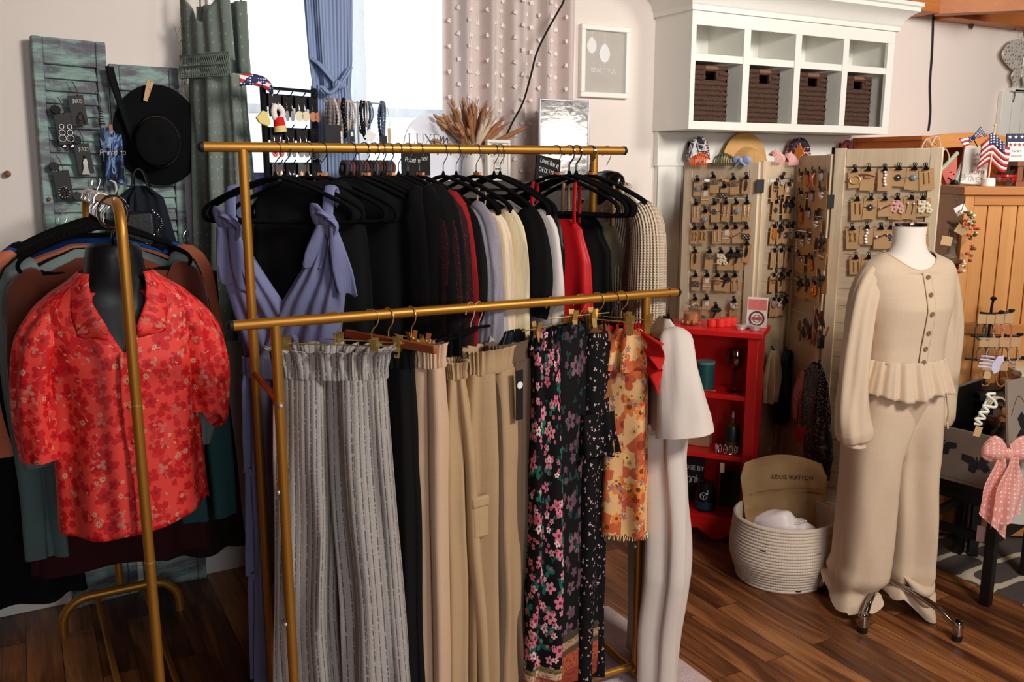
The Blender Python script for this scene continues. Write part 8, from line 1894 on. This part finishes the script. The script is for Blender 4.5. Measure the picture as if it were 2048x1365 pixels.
part('letter', MB().prism([(-.012, -.075), (.012, -.075), (.012, .075), (-.012, .075)], -.012, 0), M('mint paint', (180, 200, 184), .6), k, bevel=.002); part('letter_arm', MB().prism([(-.05, -.06), (-.03, -.06), (-.004, .07), (-.012, .075)], -.012, 0), M('mint paint', (180, 200, 184), .6), k); part('hanging_loop', MB().tube([(0, -.004, .06), (0, .012, .09)], .0015, 5), mBlk, k)
k = thing('winged_ornament', 'pale wooden winged ornament poking up behind the front screen panel', 'ornament', mtx=frame(hutch_pt(1868, 298), (1, 0, 0)))
b = MB()
for x, z, r in ((-.07, 0, 20), (.0, .01, -15), (.075, -.05, 60)): b.tube([V((x, -.01, z)) + V((.028 * math.cos(a) * (1 + .3 * math.cos(2 * a)), 0, .05 * math.sin(a))) for a in [2 * PI * j / 20 for j in range(20)]], .0035, 6, closed=True)
part('wing_wire', b, M('pale wood wing', (224, 206, 184), .6), k); part('red_flower', MB().ball((-.05, -.012, .0), .022, 8, (1.2, .4, .8)), M('rust flower', (176, 84, 50), .6), k); part('hanging_loop', MB().tube([(0, -.008, .02), (0, .015, .03)], .0015, 5), mBlk, k)
pd = atD(1897, 515, 3.68); PZ = round(pd.z, 3)
k = thing('plant_stand', 'narrow brown pedestal hidden behind the dress form, carrying small decor', 'pedestal', (pd.x, pd.y, 0)); mPed = wood('dark pedestal wood', (120, 78, 48), (84, 52, 30), 2, 8)
part('pedestal_top', MB().lathe([(0, PZ - .022), (.065, PZ - .022), (.07, PZ - .016), (.07, PZ - .004), (.065, PZ), (0, PZ)], 30), mPed, k); part('pedestal_column', MB().lathe([(.05, .03), (.03, .10), (.028, PZ - .1), (.05, PZ - .022)], 20), mPed, k); part('pedestal_foot', MB().lathe([(0, .009), (.07, .009), (.07, .022), (.05, .034), (0, .034)], 30), mPed, k)
k = thing('candlestick', 'grey turned wooden candlestick behind the dress form shoulder', 'candlestick', (pd.x + .01, pd.y - .01, PZ))
part('turned_stem', MB().lathe([(0, 0), (.040, 0), (.040, .008), (.022, .02), (.018, .05), (.026, .062), (.018, .074), (.016, .10), (.024, .115), (.014, .125), (.020, .135), (.034, .142), (.034, .15), (0, .15)], 22), M('weathered grey wood', (142, 126, 108), .8, var=.2, vs=40), k)
for j, (px, py, rot, lab) in enumerate(((1922, 460, 30, 'tan price card propped high beside the candlestick'), (1893, 482, 10, 'tan price card low beside the candlestick'), (1921, 420, -30, 'white paper tag above the candlestick'))):
    p = atD(px, py, 3.57); k = thing('paper_tag', lab, 'tag', mtx=frame(p, RGT) @ RY(rot)); part('tag_card', MB().bx((-.022, -.001, -.018), (.022, .001, .018)), mTan if j < 2 else wht, k); part('hanging_loop', MB().tube([(0, 0, .022), (.004, .01, .06)], .0012, 5), mBlk, k)
b = MB(); lv = MB(); fl_ = MB(); q = random.Random(14); P0 = atD(1918, 470, 3.54)
for j in range(60):
    a = q.uniform(-.3, 2.9); r = .085 + q.uniform(-.018, .018); c_ = P0 + RGT * (r * .55 * math.sin(a) + .01) + V((0, 0, -.03 + .12 * math.cos(a)))
    (b if j % 3 == 0 else lv if j % 3 == 1 else fl_).ball(tuple(c_ + V((q.uniform(-.015, .015), q.uniform(-.015, .015), 0))), q.uniform(.005, .009), 7, (1, 1, .8))
k = thing('flower_garland', 'small garland of cream and red blooms beside the pine cabinet', 'garland'); part('cream_blooms', b, mIvory, k); part('green_leaves', lv, M('olive leaf', (96, 104, 62), .8, var=.3), k); part('red_blooms', fl_, M('tiny red bloom', (178, 60, 48), .7, var=.4), k); part('hanging_loop', MB().tube([P0 + V((0, 0, .09)), P0 + RGT * .01 + V((0, 0, .14))], .0015, 5), mBlk, k)
k = thing('iron_cross', 'black iron cross-shaped candle holder before the hutch', 'candle holder', mtx=frame(hutch_pt(1905, 400, .05), (1, 0, 0)))
part('upright', MB().tube([(0, 0, -.20), (.004, 0, -.05), (0, 0, .10)], [.010, .012, .008], 8).ball((0, 0, .08), .022, 8), mBlk, k); part('cross_arm', MB().tube(smoothpath([(-.09, 0, .0), (0, -.01, .012), (.13, 0, .004)], 5), .009, 8), mBlk, k); part('hanging_loop', MB().tube([(0, 0, .09), (0, .05, .12)], .003, 6), mBlk, k)
k = thing('pink_tassel_scarf', 'pale pink fringed scarf hanging beside the front screen panel', 'scarf', mtx=frame(hutch_pt(1888, 375, .04), (1, 0, 0))); part('scarf_tail', body([(0, .02), (.1, .045), (.32, .03)], [(0, .01), (.3, .02)], 0, .32, 14, 40, fold=((0, .004), (1, .012)), k=6, seed=5), cloth('pale pink gauze', (222, 178, 168)), k, smooth=60); part('hanging_loop', MB().tube([(0, 0, -.01), (0, .03, .03)], .004, 6), cloth('pale pink gauze', (222, 178, 168)), k)

# ============================================================ upper right wall
mWire = M('black wire', (20, 20, 24), .5)
pts = [onY(*p, 3.443) for p in ((1857, 262), (1861, 225), (1860, 170), (1864, 110), (1866, 60), (1867, 34), (1874, 26), (1895, 28), (1920, 33), (1940, 39), (1950, 42), (1965, 36), (2000, 31), (2060, 23))]
k = thing('string_wire', 'thin dark wire stapled along the bare wall up to the ceiling trim', 'wire'); part('wire', MB().tube(smoothpath(pts, 4), .0055, 6), mWire, k)
p = onY(1944, 43, 3.43); part('brown_leaf', MB().prism([(-.045, .02), (0, .0), (.045, .016), (.012, -.045)], -.006, 0), M('dark brown leaf', (86, 58, 50), .7), k, bevel=.002, mtx=T(p.x, 3.438, p.z))
p0, p1, p2 = onY(1812, 20, 3.30), onY(1868, 27, 3.30), onY(1908, 0, 3.05); ZB = p0.z
b = MB(); hb_ = .20
b.bx((p0.x, 3.27, ZB), (p1.x + .01, 3.448, ZB + hb_))
k = thing('ceiling_beam_box', 'honey wooden box frame high on the wall at the ceiling', 'wooden box', (0, 0, 0)); mBeam = wood('honey oak', (206, 128, 60), (172, 96, 40), 0, 8, contrast=(.25, .75))
part('end_board', b, mBeam, k, bevel=.003)
d_ = V((.45, -.42, 0)); A = V((p1.x + .01, 3.30, ZB))
b = MB(); b.add([A, A + d_ * 1.0, A + d_ + V((.05, .045, 0)), A + V((.07, .06, 0))] + [q_ + V((0, 0, hb_)) for q_ in (A, A + d_, A + d_ + V((.05, .045, 0)), A + V((.07, .06, 0)))], [(0, 1, 2, 3), (7, 6, 5, 4), (0, 4, 5, 1), (1, 5, 6, 2), (2, 6, 7, 3), (3, 7, 4, 0)])
part('diagonal_board', b, mBeam, k)
b = MB(); b.bx((p1.x + .20, 3.33, ZB + .0), (6.1, 3.448, ZB + hb_)); part('long_board', b, mBeam, k)
part('under_board', MB().bx((p0.x + .02, 3.0, ZB + hb_), (6.1, 3.448, ZB + hb_ + .02)), mBeam, k)
# butterfly wall ornament
p = onY(2046, 100, 3.42); k = thing('butterfly_wall_ornament', 'pale punched metal butterfly with curled feelers hanging on the bare wall', 'wall ornament', mtx=frame((p.x, 3.425, p.z), (1, 0, 0)))
t = NT('punched white metal'); o = t.tc.outputs['Object']; v = t.new('ShaderNodeTexVoronoi', {'Vector': o, 'Scale': 42.0, 'Randomness': .6}); hole = t.math('LESS_THAN', v.outputs['Distance'], .30); n_ = t.noise(o, 40, 3)
t.set(Base_Color=t.mix(hole, t.mix(n_, lin((196, 190, 180)), lin((228, 222, 214))), lin((138, 128, 120))), Roughness=.5, Metallic=.3); t.bump(hole, -.6, .004); mPunch = t.m
S = .0026
up = [(0, .03), (-.06, .055), (-.14, .04), (-.21, -.02), (-.20, -.06), (-.14, -.10), (-.08, -.12), (-.02, -.06)]; lo_ = [(-.02, -.06), (-.08, -.12), (-.10, -.16), (-.07, -.20), (-.055, -.235), (-.03, -.20), (0, -.12)]
for nm, pl in (('upper_wing', up), ('lower_wing', lo_)):
    for sg in (1, -1):
        sp = smoothpath([(x, 0, z) for x, z in pl], 4, True); part(nm, MB().prism([(sg * q_.x, q_.z) for q_ in sp], -.018, -.006), mPunch, k, bevel=.004)
part('body', MB().tube([(0, -.012, -.16), (0, -.014, 0), (0, -.012, .06)], [.006, .012, .006], 10), mPunch, k)
for sg in (-1, 1):
    part('feeler', MB().tube(smoothpath([(0, -.012, .05), (sg * .05, -.014, .13), (sg * .10, -.014, .155), (sg * .135, -.014, .13), (sg * .125, -.014, .105), (sg * .105, -.014, .115), (sg * .112, -.014, .128)], 6), .0025, 6), M('grey wire', (120, 116, 112), .4, .7), k)
part('tail', MB().tube(smoothpath([(-.055, -.012, -.23), (-.045, -.012, -.27), (-.055, -.012, -.31)], 5), .003, 6), M('grey wire', (120, 116, 112), .4, .7), k)
p = onY(2002, 285, 3.40); k = thing('wall_hanging_panel', 'white wooden plank panel on the wall at the photo edge above the hutch', 'wall panel', (p.x, 3.418, 1.73))
for j in range(3): part('plank', MB().bx((j * .105, 0, 0), (j * .105 + .098, .03, .30)), mWhite, k, bevel=.002)
part('top_bar', MB().bx((.06, -.02, .30), (.33, .045, .322)), mWhite, k); part('black_bracket', MB().bx((.085, -.024, .302), (.30, -.02, .312)), mBlk, k)
# pendant lamp reflected in the console mirror
k = thing('pendant_lamp', 'white glass globe lamp hanging in the room, seen only in the console mirror', 'lamp', LAMP_POS); 
part('globe', MB().ball((0, 0, 0), .10, 24), M('lit opal glass', (255, 244, 226), .4, emit=14.0), k); part('cord', MB().tube([(0, 0, .10), (0, 0, 2.75 - LAMP_POS[2])], .004, 6), mBlk, k); part('ceiling_rose', MB().lathe([(0, 0), (.05, 0), (.05, -.02), (0, -.025)], 20, mtx=T(0, 0, 2.75 - LAMP_POS[2])), mBlk, k)
WORLD = 1.6; EXPOSURE = 0.6
LAMPS = [
 (('wall_fill_spot', (1.3, .9, 2.62), .30, 80, (1.0, .95, .90)), dict(target=(-.1, 3.45, 2.0), cone=75)),  # these unseen spots are added to brighten the back wall and cabinet
 (('wall_fill_spot', (2.4, .8, 2.62), .30, 52, (1.0, .94, .88)), dict(target=(2.1, 3.45, 2.0), cone=80)),
 (('wall_fill_spot', (3.6, .9, 2.62), .30, 100, (1.0, .93, .86)), dict(target=(3.5, 3.3, 1.9), cone=95)),
 (('wall_fill_spot', (5.0, 1.2, 2.62), .30, 66, (1.0, .94, .88)), dict(target=(5.1, 3.4, 1.8), cone=95)),
 (('ceiling_lamp', (1.95, -.2, 2.66), .7, 64, (1.0, .93, .85)), dict(target=(1.8, 2.2, .6))),
 (('front_fill', (.3, -2.9, 1.7), 1.6, 42, (.93, .95, 1.0)), dict(target=(.8, 2.0, .9))),  # unseen soft fill added on the camera side for the garment fronts
]
# ============================================================ camera, light, view
cam = bpy.data.cameras.new('camera'); co = bpy.data.objects.new('camera', cam); C.objects.link(co)
cam.sensor_width = 36; cam.sensor_fit = 'HORIZONTAL'; cam.lens = FPX / 2048 * 36; cam.clip_start = .05
co.location = CAM; co.rotation_euler = (PI / 2 - PITCH, 0, -YAW)
sc = bpy.context.scene; sc.camera = co
w = bpy.data.worlds.new('daylight'); sc.world = w; w.use_nodes = True
bg = w.node_tree.nodes['Background']
bg.inputs[0].default_value = (.80, .91, 1.0, 1); bg.inputs[1].default_value = WORLD
def area(name, loc, size, power, col, target=None, cone=0):
    l = bpy.data.lights.new(name, 'SPOT' if cone else 'AREA'); l.energy = power; l.color = col
    if cone: l.spot_size = math.radians(cone); l.spot_blend = .9; l.shadow_soft_size = size
    else: l.size = size
    o = bpy.data.objects.new(name, l); C.objects.link(o); o.location = loc
    if target is not None: o.rotation_euler = (V(target) - V(loc)).to_track_quat('-Z', 'Y').to_euler()
    return o
for args in LAMPS: area(*args[0], **args[1])
sc.view_settings.view_transform = 'Standard'; sc.view_settings.look = 'None'; sc.view_settings.gamma = 1.0
sc.view_settings.use_curve_mapping = False; sc.view_settings.exposure = EXPOSURE
